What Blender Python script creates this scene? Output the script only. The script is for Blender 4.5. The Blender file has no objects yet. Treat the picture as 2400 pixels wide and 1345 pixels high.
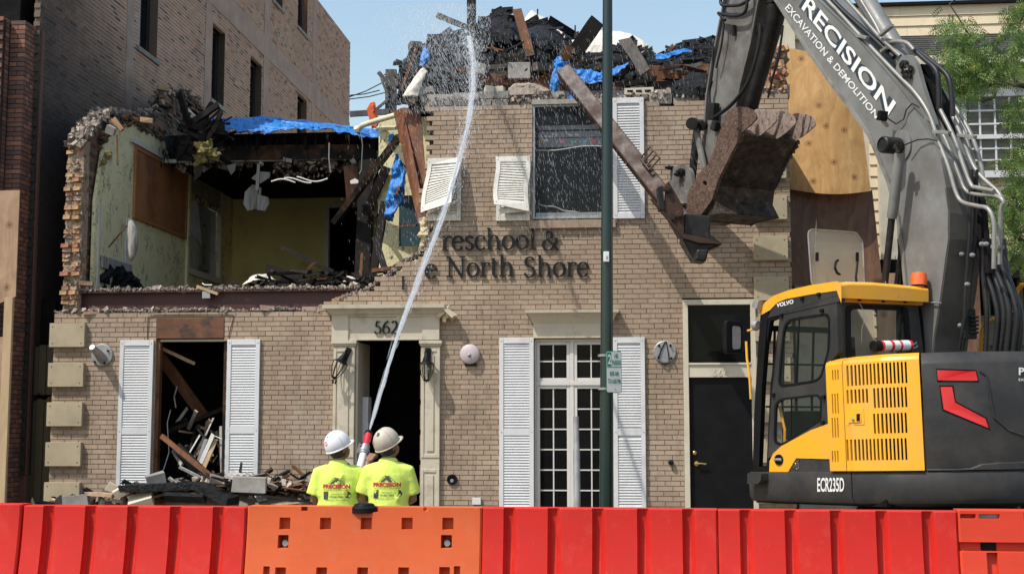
import bpy, math, random
from math import radians as R, sin, cos, pi
from mathutils import Vector, Matrix, Euler, noise
from mathutils.bvhtree import BVHTree
random.seed(7)
S = bpy.context.scene
COL = S.collection
# ---------------------------------------------------------------- camera
FPX = 3150.0; HORIZON = 1000.0; CAMZ = 1.7
PITCH = math.atan((HORIZON - 672.5) / FPX)
cam = bpy.data.cameras.new('camera'); camo = bpy.data.objects.new('camera', cam); COL.objects.link(camo)
camo.location = (0, 0, CAMZ); camo.rotation_euler = (pi / 2 + PITCH, 0, 0)
cam.sensor_width = 36; cam.lens = FPX / 2400 * 36; cam.clip_start = .1; cam.clip_end = 2000
S.camera = camo
# ---------------------------------------------------------------- sky, sun, exposure
SUN_AZ = R(55); SUN_EL = R(56)          # sun stands to the left behind the camera
SUND = Vector((-sin(SUN_AZ) * cos(SUN_EL), -cos(SUN_AZ) * cos(SUN_EL), sin(SUN_EL)))
w = bpy.data.worlds.new('World'); S.world = w; w.use_nodes = True
nt = w.node_tree; nt.nodes.clear()
sky = nt.nodes.new('ShaderNodeTexSky'); sky.sky_type = 'NISHITA'; sky.sun_disc = False
sky.sun_elevation = SUN_EL; sky.sun_rotation = math.atan2(SUND.x, SUND.y)
sky.dust_density = 1.8; sky.air_density = 1.6; sky.ozone_density = 1.0
bg = nt.nodes.new('ShaderNodeBackground'); bg.inputs[1].default_value = 0.15
ow = nt.nodes.new('ShaderNodeOutputWorld')
nt.links.new(sky.outputs[0], bg.inputs[0]); nt.links.new(bg.outputs[0], ow.inputs[0])
sl = bpy.data.lights.new('sun', 'SUN'); sl.energy = 3.8; sl.angle = R(.53); sl.color = (1, .95, .87)
so = bpy.data.objects.new('sun', sl); COL.objects.link(so)
so.rotation_euler = SUND.to_track_quat('Z', 'Y').to_euler(); so.location = SUND * 60
S.view_settings.view_transform = 'Standard'; S.view_settings.look = 'None'
S.view_settings.exposure = 0.28; S.view_settings.gamma = 1
S.cycles.max_bounces = 8; S.cycles.transparent_max_bounces = 16

# ---------------------------------------------------------------- frames and helpers
def ray(px, py):
    u = (px - 1200) / FPX; v = (672.5 - py) / FPX
    return Vector((u, cos(PITCH) - v * sin(PITCH), sin(PITCH) + v * cos(PITCH)))
CAMP = Vector((0, 0, CAMZ))
class Frame:
    def __init__(s, loc, rz, tilt=0):
        s.M = Matrix.Translation(loc) @ Matrix.Rotation(R(rz), 4, 'Z') @ Matrix.Rotation(R(tilt), 4, 'X')
        s.I = s.M.inverted()
    def hit(s, px, py, ax, val):
        o = s.I @ CAMP; d = (s.I.to_3x3() @ ray(px, py))
        return o + d * ((val - o[ax]) / d[ax])
    def loc(s, w): return s.I @ Vector(w)
WF = Frame((0, 0, 0), 0)
B = Frame((0, 19.3, 0), -5.5)                      # the school building: x along the facade, y into the building
def P(px, py, d=0.0): return B.hit(px, py, 1, d)
def WP(px, py, Y): return WF.hit(px, py, 1, Y)

class MB:
    def __init__(s): s.v = []; s.f = []; s.mi = []; s.r = []
    def add(s, vs, fs, mi=0, r=None):
        b = len(s.v); s.v += [tuple(v) for v in vs]
        rr = random.random() if r is None else r
        s.r += [rr] * len(vs)
        s.f += [tuple(b + i for i in f) for f in fs]; s.mi += [mi] * len(fs); return s
    def bx(s, x0, x1, y0, y1, z0, z1, mi=0, r=None):
        return s.add([(x0,y0,z0),(x1,y0,z0),(x1,y1,z0),(x0,y1,z0),(x0,y0,z1),(x1,y0,z1),(x1,y1,z1),(x0,y1,z1)],
                     [(3,2,1,0),(4,5,6,7),(0,1,5,4),(1,2,6,5),(2,3,7,6),(3,0,4,7)], mi, r)
    def box(s, c, sz, rot=None, mi=0, jit=0, r=None):
        c = Vector(c); m = (rot if isinstance(rot, Matrix) else (Euler(rot).to_matrix() if rot else Matrix.Identity(3)))
        vs = []
        for z in (-.5, .5):
            for x, y in ((-.5,-.5),(.5,-.5),(.5,.5),(-.5,.5)):
                p = Vector((x*sz[0], y*sz[1], z*sz[2]))
                if jit: p += Vector((random.uniform(-jit,jit), random.uniform(-jit,jit), random.uniform(-jit,jit)))
                vs.append(c + m @ p)
        return s.add(vs, [(3,2,1,0),(4,5,6,7),(0,1,5,4),(1,2,6,5),(2,3,7,6),(3,0,4,7)], mi, r)
    def prism(s, poly, off, mi=0, r=None):
        n = len(poly); off = Vector(off); a = [Vector(p) for p in poly]
        return s.add(a + [p + off for p in a], [tuple(range(n))[::-1], tuple(range(n, 2*n))] +
                     [(i, (i+1) % n, n + (i+1) % n, n + i) for i in range(n)], mi, r)
    def beam(s, p1, p2, w, t, up=(0,0,1), mi=0, ragged=0, r=None):
        p1 = Vector(p1); p2 = Vector(p2); d = (p2 - p1).normalized(); up = Vector(up)
        a = d.cross(up).normalized(); b = a.cross(d).normalized()
        if not ragged:
            vs = [p + a*x*t/2 + b*y*w/2 for p in (p1, p2) for x, y in ((-1,-1),(1,-1),(1,1),(-1,1))]
            return s.add(vs, [(3,2,1,0),(4,5,6,7),(0,1,5,4),(1,2,6,5),(2,3,7,6),(3,0,4,7)], mi, r)
        n = 6; L = (p2 - p1).length; vs = []
        for k in range(n + 1):
            q = p1.lerp(p2, k / n)
            for i in range(4):
                x, y = ((-1,-1),(1,-1),(1,1),(-1,1))[i]
                j = Vector((random.uniform(-1,1),)*3) * ragged * (.25 if 0 < k < n else 1)
                e = d * (random.uniform(-1, 1) * ragged * 2.5 if k in (0, n) else 0)
                vs.append(q + a*x*t/2 + b*y*w/2*(1 - random.random()*ragged/w*.8) + j*.5 + e)
        fs = [(3,2,1,0), tuple(4*n + i for i in range(4))]
        for k in range(n):
            for i in range(4): fs.append((4*k+i, 4*k+(i+1)%4, 4*k+4+(i+1)%4, 4*k+4+i))
        return s.add(vs, fs, mi, r)
    def tube(s, pts, rad, n=8, mi=0, caps=True, r=None):
        pts = [Vector(p) for p in pts]; m = len(pts); vs = []
        rads = rad if isinstance(rad, (list, tuple)) else [rad] * m
        up = None
        for i, p in enumerate(pts):
            t = (pts[min(i+1, m-1)] - pts[max(i-1, 0)]).normalized()
            if up is None: up = Vector((0,0,1)) if abs(t.z) < .9 else Vector((1,0,0))
            a = t.cross(up).normalized(); b = a.cross(t).normalized(); up = b
            for k in range(n):
                an = 2*pi*k/n; vs.append(p + (a*cos(an) + b*sin(an)) * rads[i])
        fs = []
        for i in range(m-1):
            for k in range(n): fs.append((i*n+k, i*n+(k+1)%n, (i+1)*n+(k+1)%n, (i+1)*n+k))
        if caps: fs += [tuple(range(n))[::-1], tuple((m-1)*n + k for k in range(n))]
        return s.add(vs, fs, mi, r)
    def lathe(s, c, prof, axis=(0,0,1), n=20, mi=0, sy=1.0):
        ax = Vector(axis).normalized(); up = Vector((0,0,1)) if abs(ax.z) < .9 else Vector((0,1,0))
        a = ax.cross(up).normalized(); b = ax.cross(a).normalized(); c = Vector(c); vs = []; m = len(prof)
        for (rr, h) in prof:
            for k in range(n): vs.append(c + ax*h + (a*cos(2*pi*k/n) + b*sin(2*pi*k/n)*sy)*rr)
        fs = []
        for i in range(m-1):
            for k in range(n): fs.append((i*n+k, i*n+(k+1)%n, (i+1)*n+(k+1)%n, (i+1)*n+k))
        if prof[0][0] > 1e-5: fs.append(tuple(range(n))[::-1])
        if prof[-1][0] > 1e-5: fs.append(tuple((m-1)*n+k for k in range(n)))
        return s.add(vs, fs, mi)
    def grid(s, fn, nu, nv, mi=0, wrap=False):
        vs = [fn(i/(nu), j/(nv)) for j in range(nv+1) for i in range(nu+1)]
        fs = [(j*(nu+1)+i, j*(nu+1)+i+1, (j+1)*(nu+1)+i+1, (j+1)*(nu+1)+i) for j in range(nv) for i in range(nu)]
        return s.add(vs, fs, mi)
    def base(s):
        xs = [v[0] for v in s.v]; ys = [v[1] for v in s.v]; zs = [v[2] for v in s.v]
        return Vector(((min(xs)+max(xs))/2, (min(ys)+max(ys))/2, min(zs)))
    def mesh(s, name, mats, off=Vector((0,0,0))):
        me = bpy.data.meshes.new(name)
        me.from_pydata([(v[0]-off.x, v[1]-off.y, v[2]-off.z) for v in s.v], [], s.f)
        for m in (mats if isinstance(mats, (list, tuple)) else [mats]): me.materials.append(m)
        if any(s.mi): me.polygons.foreach_set('material_index', s.mi)
        at = me.attributes.new('rnd', 'FLOAT', 'POINT'); at.data.foreach_set('value', s.r)
        me.update(); return me
BASE = {}
def tag(o, label=None, cat=None, group=None, kind=None):
    if label: o['label'] = label
    if cat: o['category'] = cat
    if group: o['group'] = group
    if kind: o['kind'] = kind
    return o
def thing(name, label, cat, fr=WF, base=(0,0,0), group=None, kind=None):
    o = bpy.data.objects.new(name, None); COL.objects.link(o); o.empty_display_size = .2
    b = Vector(base); o.matrix_world = fr.M @ Matrix.Translation(b); BASE[o.name] = b
    return tag(o, label, cat, group, kind)
def fin(o, smooth=False, bevel=0, solid=0, seg=2):
    if solid:
        m = o.modifiers.new('solid', 'SOLIDIFY'); m.thickness = solid; m.offset = 0
    if bevel:
        m = o.modifiers.new('bevel', 'BEVEL'); m.width = bevel; m.segments = seg; m.limit_method = 'ANGLE'; m.angle_limit = R(40)
    if smooth:
        o.data.polygons.foreach_set('use_smooth', [True]*len(o.data.polygons))
        if smooth is not True: o.data.set_sharp_from_angle(angle=R(smooth))
    return o
def part(mb, name, mat, parent, smooth=False, bevel=0, solid=0, kind=None, label=None):
    off = BASE[parent.name]
    o = bpy.data.objects.new(name, mb.mesh(name, mat, off)); COL.objects.link(o); o.parent = parent
    BASE[o.name] = off; tag(o, label, kind=kind)
    return fin(o, smooth, bevel, solid)
def top(mb, name, mat, label=None, cat=None, group=None, kind=None, fr=WF, smooth=False, bevel=0, solid=0):
    b = mb.base()
    o = bpy.data.objects.new(name, mb.mesh(name, mat, b)); COL.objects.link(o)
    o.matrix_world = fr.M @ Matrix.Translation(b); BASE[o.name] = b
    return fin(tag(o, label, cat, group, kind), smooth, bevel, solid)
SHARED = {}
def unit_piece(key, mat, jit=0.0):
    if key not in SHARED:
        mb = MB(); mb.box((0,0,0), (1,1,1), jit=jit, r=0.0)
        SHARED[key] = mb.mesh(key, mat)
    return SHARED[key]
def piece(name, key, mat, parent, c, sz, rot=None, jit=0.0):
    o = bpy.data.objects.new(name, unit_piece(key, mat, jit)); COL.objects.link(o); o.parent = parent
    o.location = Vector(c) - BASE[parent.name]; o.scale = sz
    if rot: o.rotation_euler = rot
    return o
def copy_tree(o, parent=None):
    c = o.copy(); COL.objects.link(c); c.parent = parent; BASE[c.name] = BASE.get(o.name, Vector())
    for ch in list(o.children): copy_tree(ch, c)
    return c

def unique_label(used, fmt, zones, px, py, ang, ln, mat, ymid):
    # a label that no other piece of the group has: colour, length, tilt, place; None when that combination is taken
    col = dict(brown='brown', halfchar='half burnt', charwood='black', tile='pale striped', pine='light pine', redwood='red brown', weather='grey').get(mat, mat)
    t = 'tilting left' if ang > .2 else 'tilting right' if ang < -.2 else 'lying level'
    z = next(n for lim, n in zones if px < lim)
    for extra in ('', ' lower' if py > ymid else ' higher'):
        lab = fmt % ('short' if ln < 42 else 'long', col, t+extra.replace(' lower', ' low down').replace(' higher', ' high up'), z)
        if lab not in used: used.add(lab); return lab
    return None
# ---------------------------------------------------------------- materials
def nmat(name):
    m = bpy.data.materials.new(name); m.use_nodes = True; nt = m.node_tree
    return m, nt, nt.nodes['Principled BSDF']
def N(nt, t, **kw):
    n = nt.nodes.new(t)
    for k, v in kw.items(): setattr(n, k, v)
    return n
def setin(n, **kw):
    for k, v in kw.items(): n.inputs[k.replace('_', ' ')].default_value = v
def mixc(nt, fac, a, b, bt='MIX'):
    n = N(nt, 'ShaderNodeMix', data_type='RGBA', blend_type=bt)
    for sock, val in ((n.inputs[0], fac), (n.inputs[6], a), (n.inputs[7], b)):
        if isinstance(val, bpy.types.NodeSocket): nt.links.new(val, sock)
        elif isinstance(val, (int, float)): sock.default_value = val
        else: sock.default_value = (*val[:3], 1)
    return n.outputs[2]
def ramp(nt, src, stops):
    n = N(nt, 'ShaderNodeValToRGB'); cr = n.color_ramp
    while len(cr.elements) < len(stops): cr.elements.new(.5)
    for e, (p, c) in zip(cr.elements, stops):
        e.position = p; e.color = (*(c if isinstance(c, (tuple, list)) else (c, c, c)), 1)
    nt.links.new(src, n.inputs[0]); return n.outputs[0]
def tex(nt, scale, detail=6, rough=.6, stretch=(1,1,1), dist=0, coord='Object', rot=(0,0,0)):
    tc = N(nt, 'ShaderNodeTexCoord'); mp = N(nt, 'ShaderNodeMapping'); mp.inputs['Scale'].default_value = stretch
    mp.inputs['Rotation'].default_value = rot
    nt.links.new(tc.outputs[coord], mp.inputs[0]); n = N(nt, 'ShaderNodeTexNoise')
    setin(n, Scale=scale, Detail=detail, Roughness=rough, Distortion=dist)
    nt.links.new(mp.outputs[0], n.inputs['Vector']); return n.outputs['Fac']
def bump(nt, b, src, strength=.3, dist=.01):
    n = N(nt, 'ShaderNodeBump'); setin(n, Strength=strength, Distance=dist); nt.links.new(src, n.inputs['Height'])
    nt.links.new(n.outputs[0], b.inputs['Normal'])
def addm(nt, a, b, op='ADD', clamp=False):
    n = N(nt, 'ShaderNodeMath', operation=op); n.use_clamp = clamp
    for s, v in ((n.inputs[0], a), (n.inputs[1], b)):
        if isinstance(v, bpy.types.NodeSocket): nt.links.new(v, s)
        else: s.default_value = v
    return n.outputs[0]
def rnd_socket(nt):
    a = N(nt, 'ShaderNodeAttribute', attribute_name='rnd'); oi = N(nt, 'ShaderNodeObjectInfo')
    return addm(nt, addm(nt, a.outputs['Fac'], oi.outputs['Random']), 1.0, 'MODULO')
def mk(name, col, rough=.7, metal=0, var=.25, vscale=4, dirt=None, dscale=2.5, dlo=.5, dhi=.7, bmp=.2, bscale=40,
       bdist=.004, stretch=(1,1,1), rndv=0, trans=0, dirt2=None, d2=(.62,.72), d2scale=9, coat=0, rvar=0):
    m, nt, b = nmat(name)
    f = tex(nt, vscale, stretch=stretch)
    lo = tuple(c*(1-var) for c in col); hi = tuple(min(1, c*(1+var)) for c in col)
    c = ramp(nt, f, [(.3, lo), (.7, hi)])
    if rndv:
        r = rnd_socket(nt); c = mixc(nt, 1.0, c, ramp(nt, r, [(0, 1-rndv), (1, 1.0)]), 'MULTIPLY')
    if dirt:
        c = mixc(nt, ramp(nt, tex(nt, dscale, 8, .7, stretch), [(dlo, 0), (dhi, 1)]), c, dirt)
    if dirt2:
        c = mixc(nt, ramp(nt, tex(nt, d2scale, 5, .75), [(d2[0], 0), (d2[1], 1)]), c, dirt2)
    nt.links.new(c, b.inputs['Base Color'])
    b.inputs['Roughness'].default_value = rough; b.inputs['Metallic'].default_value = metal
    if rvar:
        nt.links.new(ramp(nt, tex(nt, dscale*1.7, 6), [(.35, max(0, rough-rvar)), (.65, min(1, rough+rvar))]), b.inputs['Roughness'])
    if coat: b.inputs['Coat Weight'].default_value = coat
    if bmp: bump(nt, b, tex(nt, bscale, 8, .65, stretch), bmp, bdist)
    return m
def glass(name, col=(.02,.03,.03), rough=.02, alpha=.35, wavy=0):
    m, nt, b = nmat(name)
    b.inputs['Base Color'].default_value = (*col, 1); b.inputs['Roughness'].default_value = rough
    b.inputs['Alpha'].default_value = alpha; b.inputs['Specular IOR Level'].default_value = .8
    return m
M = {}
def brick_paint():
    m, nt, b = nmat('painted_brick')
    r = rnd_socket(nt)
    c = ramp(nt, r, [(0, (.32,.236,.168)), (.35, (.37,.277,.200)), (.7, (.39,.294,.212)), (1, (.42,.322,.237))])
    c = mixc(nt, ramp(nt, tex(nt, 1.1, 6, .7), [(.42, .0), (.64, .75)]), c, (.25,.185,.13))
    c = mixc(nt, ramp(nt, tex(nt, .9, 7, .75, (1,1,.5)), [(.54, .0), (.68, .4)]), c, (.42,.36,.29))
    c = mixc(nt, ramp(nt, tex(nt, 4, 7, .75, (2.5,2.5,.35)), [(.53, 0), (.72, .65)]), c, (.13,.10,.08))
    c = mixc(nt, ramp(nt, tex(nt, 60, 4, .7), [(.66, 0), (.74, .5)]), c, (.13,.11,.09))
    nt.links.new(c, b.inputs['Base Color']); b.inputs['Roughness'].default_value = .78
    bump(nt, b, tex(nt, 55, 6, .7), .35, .006); return m
M['brick'] = brick_paint()
M['mortar'] = mk('painted_mortar', (.25,.19,.135), .9, var=.3, vscale=3, dirt=(.09,.07,.055), dscale=5, dlo=.5, dhi=.75, bscale=80, bmp=.5)
def common_brick(name, stops, soot_shade=0, cscale=1):
    m, nt, b = nmat(name)
    c = ramp(nt, rnd_socket(nt), stops)
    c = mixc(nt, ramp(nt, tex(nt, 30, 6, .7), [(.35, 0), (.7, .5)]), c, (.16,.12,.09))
    if soot_shade:
        # smoke stain from the fire plus painted gap shade: strongest low near the street
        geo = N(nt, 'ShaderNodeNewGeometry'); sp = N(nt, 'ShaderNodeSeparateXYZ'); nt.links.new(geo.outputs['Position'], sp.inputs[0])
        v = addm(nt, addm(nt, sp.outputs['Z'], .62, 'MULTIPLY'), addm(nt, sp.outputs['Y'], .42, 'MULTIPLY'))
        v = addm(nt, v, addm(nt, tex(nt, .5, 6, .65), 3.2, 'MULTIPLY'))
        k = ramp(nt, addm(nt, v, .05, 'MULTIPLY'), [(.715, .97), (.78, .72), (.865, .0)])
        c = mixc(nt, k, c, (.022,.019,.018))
    nt.links.new(c, b.inputs['Base Color']); b.inputs['Roughness'].default_value = .9
    bump(nt, b, tex(nt, 60, 6, .7), .5, .008); return m
CB = [(0,(.07,.055,.05)),(.09,(.15,.11,.09)),(.18,(.36,.22,.15)),(.45,(.44,.28,.19)),(.6,(.42,.235,.16)),(.8,(.38,.26,.19)),(.92,(.42,.17,.095)),(1,(.50,.36,.26))]
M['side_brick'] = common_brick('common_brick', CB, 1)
M['side_mortar'] = mk('lime_mortar', (.62,.44,.33), .95, var=.2, vscale=.6, bscale=50, bmp=.4)
def add_soot_shade(m):  # lays the same smoke stain and painted gap shade over a material
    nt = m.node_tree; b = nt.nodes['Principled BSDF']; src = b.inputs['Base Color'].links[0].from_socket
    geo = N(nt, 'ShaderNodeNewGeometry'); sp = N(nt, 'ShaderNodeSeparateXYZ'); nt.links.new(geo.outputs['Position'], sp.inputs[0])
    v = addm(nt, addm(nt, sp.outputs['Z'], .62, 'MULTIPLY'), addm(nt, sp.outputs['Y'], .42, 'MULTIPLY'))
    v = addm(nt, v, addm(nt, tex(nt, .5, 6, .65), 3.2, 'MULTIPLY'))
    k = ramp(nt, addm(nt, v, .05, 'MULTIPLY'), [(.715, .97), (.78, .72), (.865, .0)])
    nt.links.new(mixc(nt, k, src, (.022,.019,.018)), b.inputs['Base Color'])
add_soot_shade(M['side_mortar'])
M['band'] = mk('grey_render', (.37,.265,.215), .95, var=.2, vscale=2, bscale=30); add_soot_shade(M['band'])
M['red_brick'] = common_brick('dark_red_brick', [(0,(.075,.045,.045)),(.3,(.13,.05,.04)),(.6,(.19,.075,.05)),(.85,(.26,.10,.06)),(1,(.30,.14,.09))])
M['old_brick'] = common_brick('broken_old_brick', [(0,(.22,.15,.10)),(.25,(.46,.27,.13)),(.5,(.55,.34,.17)),(.7,(.44,.24,.14)),(.85,(.42,.14,.08)),(1,(.48,.36,.26))])
M['burnt_brick'] = common_brick('sooty_brick', [(0,(.03,.028,.026)),(.4,(.09,.07,.055)),(.6,(.16,.11,.08)),(.8,(.20,.08,.05)),(1,(.26,.18,.11))])
M['dark_mortar'] = mk('dark_mortar', (.05,.035,.03), .95)
M['rubble'] = mk('crushed_mortar', (.40,.33,.27), .95, var=.3, vscale=30, rndv=.75, bscale=60)
M['concrete'] = mk('concrete', (.33,.31,.28), .9, var=.2, vscale=6, dirt=(.12,.11,.10), dlo=.55, dhi=.75, rndv=.35, bscale=50, bmp=.4)
M['stone'] = mk('limestone_trim', (.52,.46,.355), .75, var=.08, vscale=3, dirt=(.26,.22,.17), dscale=3, dlo=.52, dhi=.78, dirt2=(.12,.1,.08), d2=(.66,.73), d2scale=25, bscale=60, bmp=.15)
M['quoin'] = mk('painted_quoin', (.40,.335,.225), .7, var=.08, vscale=2, dirt=(.30,.245,.165), dscale=3, dlo=.45, dhi=.75, dirt2=(.12,.1,.08), d2=(.70,.75), d2scale=22, bscale=60, bmp=.12)
M['white'] = mk('white_shutter_plastic', (.60,.605,.61), .5, var=.05, dirt=(.42,.40,.38), dscale=3, dlo=.55, dhi=.82, dirt2=(.15,.13,.12), d2=(.69,.75), d2scale=40, bmp=.05)
M['white2'] = mk('dirty_white_shutter', (.66,.64,.58), .55, var=.06, dirt=(.33,.29,.24), dscale=4, dlo=.5, dhi=.8, dirt2=(.06,.05,.045), d2=(.62,.68), d2scale=30, bmp=.05)
M['trim'] = mk('white_window_paint', (.60,.575,.54), .5, var=.06, dirt=(.35,.32,.28), dscale=4, dlo=.55, dhi=.8, bmp=.05)
def wood(name, a, b_, rough=.75, char=0, scale=1.0, knots=False, wet=0, rndv=.3, gdir=(1,1,1)):
    m, nt, b = nmat(name)
    g = tex(nt, 4*scale, 8, .6, gdir, 1.5, 'Object')
    c = ramp(nt, g, [(.3, a), (.5, tuple((x+y)/2 for x, y in zip(a, b_))), (.7, b_)])
    if knots:
        v = N(nt, 'ShaderNodeTexVoronoi'); v.inputs['Scale'].default_value = 2.3
        v.voronoi_dimensions = '2D'; tc = N(nt, 'ShaderNodeTexCoord'); sq = N(nt, 'ShaderNodeSeparateXYZ'); cq = N(nt, 'ShaderNodeCombineXYZ'); nt.links.new(tc.outputs['Object'], sq.inputs[0]); nt.links.new(sq.outputs[0], cq.inputs[0]); nt.links.new(sq.outputs[2], cq.inputs[1]); nt.links.new(cq.outputs[0], v.inputs['Vector'])
        c = mixc(nt, ramp(nt, v.outputs['Distance'], [(.02, .95), (.05, .7), (.07, .25), (.10, .55), (.14, 0)]), c, (.15,.05,.015))
        c = mixc(nt, ramp(nt, tex(nt, 1.6, 6, .7), [(.48, 0), (.72, .75)]), c, tuple(x*.62 for x in a))
    if char: c = mixc(nt, ramp(nt, tex(nt, 1.7, 7, .7), [(.62-char*.4, 0), (.74-char*.4, 1)]), c, (.012,.011,.011))
    if rndv: c = mixc(nt, 1, c, ramp(nt, rnd_socket(nt), [(0, 1-rndv), (1, 1.0)]), 'MULTIPLY')
    nt.links.new(c, b.inputs['Base Color']); b.inputs['Roughness'].default_value = rough
    if wet: b.inputs['Coat Weight'].default_value = wet; b.inputs['Coat Roughness'].default_value = .15
    bump(nt, b, g, .5, .006); return m
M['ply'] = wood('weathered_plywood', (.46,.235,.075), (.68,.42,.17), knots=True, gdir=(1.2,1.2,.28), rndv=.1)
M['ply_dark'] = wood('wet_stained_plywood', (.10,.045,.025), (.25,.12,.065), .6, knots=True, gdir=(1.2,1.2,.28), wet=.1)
M['ply_grey'] = wood('old_hoarding_plywood', (.33,.20,.115), (.50,.33,.20), knots=True, gdir=(1.2,1.2,.3))
M['pine'] = wood('pine_timber', (.42,.28,.15), (.60,.44,.26), gdir=(1,1,.2))
M['brown'] = wood('aged_brown_timber', (.075,.03,.014), (.22,.095,.04), .7, char=.2, wet=.05, gdir=(1,1,.3))
M['lintel'] = wood('scorched_lintel_wood', (.09,.03,.012), (.25,.09,.03), .6, char=.28, wet=.15, gdir=(.3,1,1))
M['redwood'] = wood('wet_red_brown_board', (.085,.026,.011), (.25,.095,.035), .65, char=.15, wet=.12, gdir=(1,1,.2))
M['charwood'] = wood('charred_timber', (.008,.0075,.0075), (.028,.022,.018), .75, char=.3, wet=0, rndv=.2)
M['halfchar'] = wood('half_burnt_timber', (.022,.014,.010), (.12,.06,.03), .75, char=.5, wet=0)
M['char'] = mk('burnt_roofing_tar', (.007,.008,.010), .5, var=.5, vscale=5, dirt=(.02,.024,.03), dscale=6, dlo=.6, dhi=.75, bmp=1.0, bscale=16, bdist=.06, rvar=.2)
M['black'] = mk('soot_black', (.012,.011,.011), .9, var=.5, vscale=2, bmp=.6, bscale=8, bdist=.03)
M['burnt'] = mk('burnt_lath', (.035,.026,.021), .85, var=.6, vscale=3, dirt=(.10,.05,.03), dscale=2, dlo=.58, dhi=.72, bmp=.6, bscale=10, bdist=.03)
M['tarp'] = mk('blue_tarpaulin', (.012,.17,.52), .38, var=.3, vscale=5, bmp=.8, bscale=14, bdist=.03, dirt=(.02,.06,.13), dlo=.6, dhi=.75)
M['membrane'] = mk('roof_membrane', (.66,.60,.52), .7, var=.12, vscale=3, dirt=(.20,.15,.12), dlo=.58, dhi=.75, bmp=.4, bscale=8, bdist=.03)
def plaster():
    m, nt, b = nmat('yellow_plaster')
    c = ramp(nt, tex(nt, 1.2, 5), [(.3,(.66,.595,.33)),(.7,(.78,.71,.43))])
    k = addm(nt, tex(nt, 5, 8, .8, (.8,.8,.5)), tex(nt, 38, 5, .8, (1,1,.45)), 'MULTIPLY')
    c = mixc(nt, ramp(nt, k, [(.285, 0), (.33, .9)]), c, (.05,.05,.042))
    nt.links.new(c, b.inputs['Base Color']); b.inputs['Roughness'].default_value = .85
    bump(nt, b, tex(nt, 20), .2); return m
M['plaster'] = plaster()
M['plaster_back'] = mk('yellow_painted_wall', (.66,.59,.24), .8, var=.1, vscale=1.5, dirt=(.16,.14,.07), dscale=1, dlo=.55, dhi=.8)
M['ceiling'] = mk('ceiling_board', (.42,.42,.38), .85, var=.15, dirt=(.10,.09,.08), dlo=.5, dhi=.7)
M['cork'] = mk('brown_hardboard', (.34,.145,.06), .65, var=.22, vscale=2, dirt=(.09,.035,.016), dscale=1.5, dlo=.5, dhi=.75)
M['corkframe'] = mk('oak_frame', (.36,.15,.05), .5, var=.2)
M['steel_red'] = mk('red_primer_steel', (.055,.014,.012), .55, var=.3, vscale=2, dirt=(.14,.09,.08), dscale=3, dlo=.62, dhi=.75, dirt2=(.4,.35,.32), d2=(.72,.76))
M['rust'] = mk('wet_rusty_steel', (.042,.019,.012), .58, metal=.0, var=.35, vscale=4, dirt=(.035,.025,.022), dscale=2.4, dlo=.5, dhi=.7, dirt2=(.22,.085,.03), d2=(.62,.72), d2scale=14, bscale=50, bmp=.3, rvar=.15)
M['rust_dry'] = mk('rough_rusted_steel', (.12,.078,.058), .8, var=.4, vscale=22, dirt=(.07,.04,.03), dscale=16, dlo=.5, dhi=.62, dirt2=(.27,.22,.185), d2=(.58,.68), d2scale=34, bmp=1, bscale=45, bdist=.02)
M['worn_steel'] = mk('muddy_worn_steel', (.055,.042,.034), .6, metal=.2, var=.5, vscale=7, dirt=(.22,.18,.14), dscale=5, dlo=.58, dhi=.74, dirt2=(.018,.015,.013), d2=(.5,.62), bmp=.8, bscale=30, bdist=.015, rvar=.2)
M['tooth'] = mk('worn_bucket_tooth', (.33,.25,.21), .6, metal=.3, var=.3, vscale=20, dirt=(.10,.07,.055), dscale=14, dlo=.52, dhi=.66, bmp=.8, bscale=40, bdist=.01)
M['steel_dark'] = mk('greasy_black_steel', (.022,.021,.021), .42, metal=.4, var=.4, vscale=8, dirt=(.09,.08,.07), dscale=6, dlo=.6, dhi=.75, rvar=.15)
M['boom'] = mk('grey_boom_paint', (.175,.178,.172), .5, var=.14, vscale=1.7, dirt=(.105,.10,.09), dscale=1.6, dlo=.42, dhi=.72, dirt2=(.24,.20,.165), d2=(.66,.74), d2scale=7, bmp=.08, rvar=.15)
M['arm'] = mk('dusty_arm_paint', (.15,.145,.135), .62, var=.22, vscale=2.4, dirt=(.075,.065,.055), dscale=2.5, dlo=.42, dhi=.68, dirt2=(.26,.22,.18), d2=(.60,.7), d2scale=9, bmp=.2)
M['boom_dark'] = mk('grey_brown_boom_back', (.085,.078,.068), .6, var=.2, vscale=2, dirt=(.05,.045,.04), dlo=.45, dhi=.7, bmp=.1)
M['pipe'] = mk('grey_hydraulic_pipe', (.24,.235,.215), .42, metal=.2, var=.15, vscale=4, dirt=(.12,.11,.1), dlo=.5, dhi=.7)
M['hose'] = mk('rubber_hose', (.016,.016,.017), .45, var=.3)
M['yellow'] = mk('machine_yellow', (.80,.38,.018), .36, var=.05, vscale=1.2, dirt=(.60,.33,.08), dscale=2.6, dlo=.45, dhi=.72, dirt2=(.30,.19,.08), d2=(.66,.73), d2scale=9, bmp=.02, coat=.25)
M['grey'] = mk('machine_dark_grey', (.026,.026,.027), .5, var=.12, vscale=2, dirt=(.055,.05,.044), dscale=2.2, dlo=.42, dhi=.72, dirt2=(.13,.10,.075), d2=(.66,.74), d2scale=6, bmp=.05, rvar=.12)
M['blackp'] = mk('black_plastic', (.007,.007,.008), .5, var=.3, bmp=.05)
M['redp'] = mk('red_reflector', (.62,.012,.018), .3, var=.08, coat=.5, bmp=0)
M['whitep'] = mk('white_print', (.72,.72,.70), .5, var=.05, dirt=(.45,.44,.42), dlo=.55, dhi=.8, bmp=0)
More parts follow.
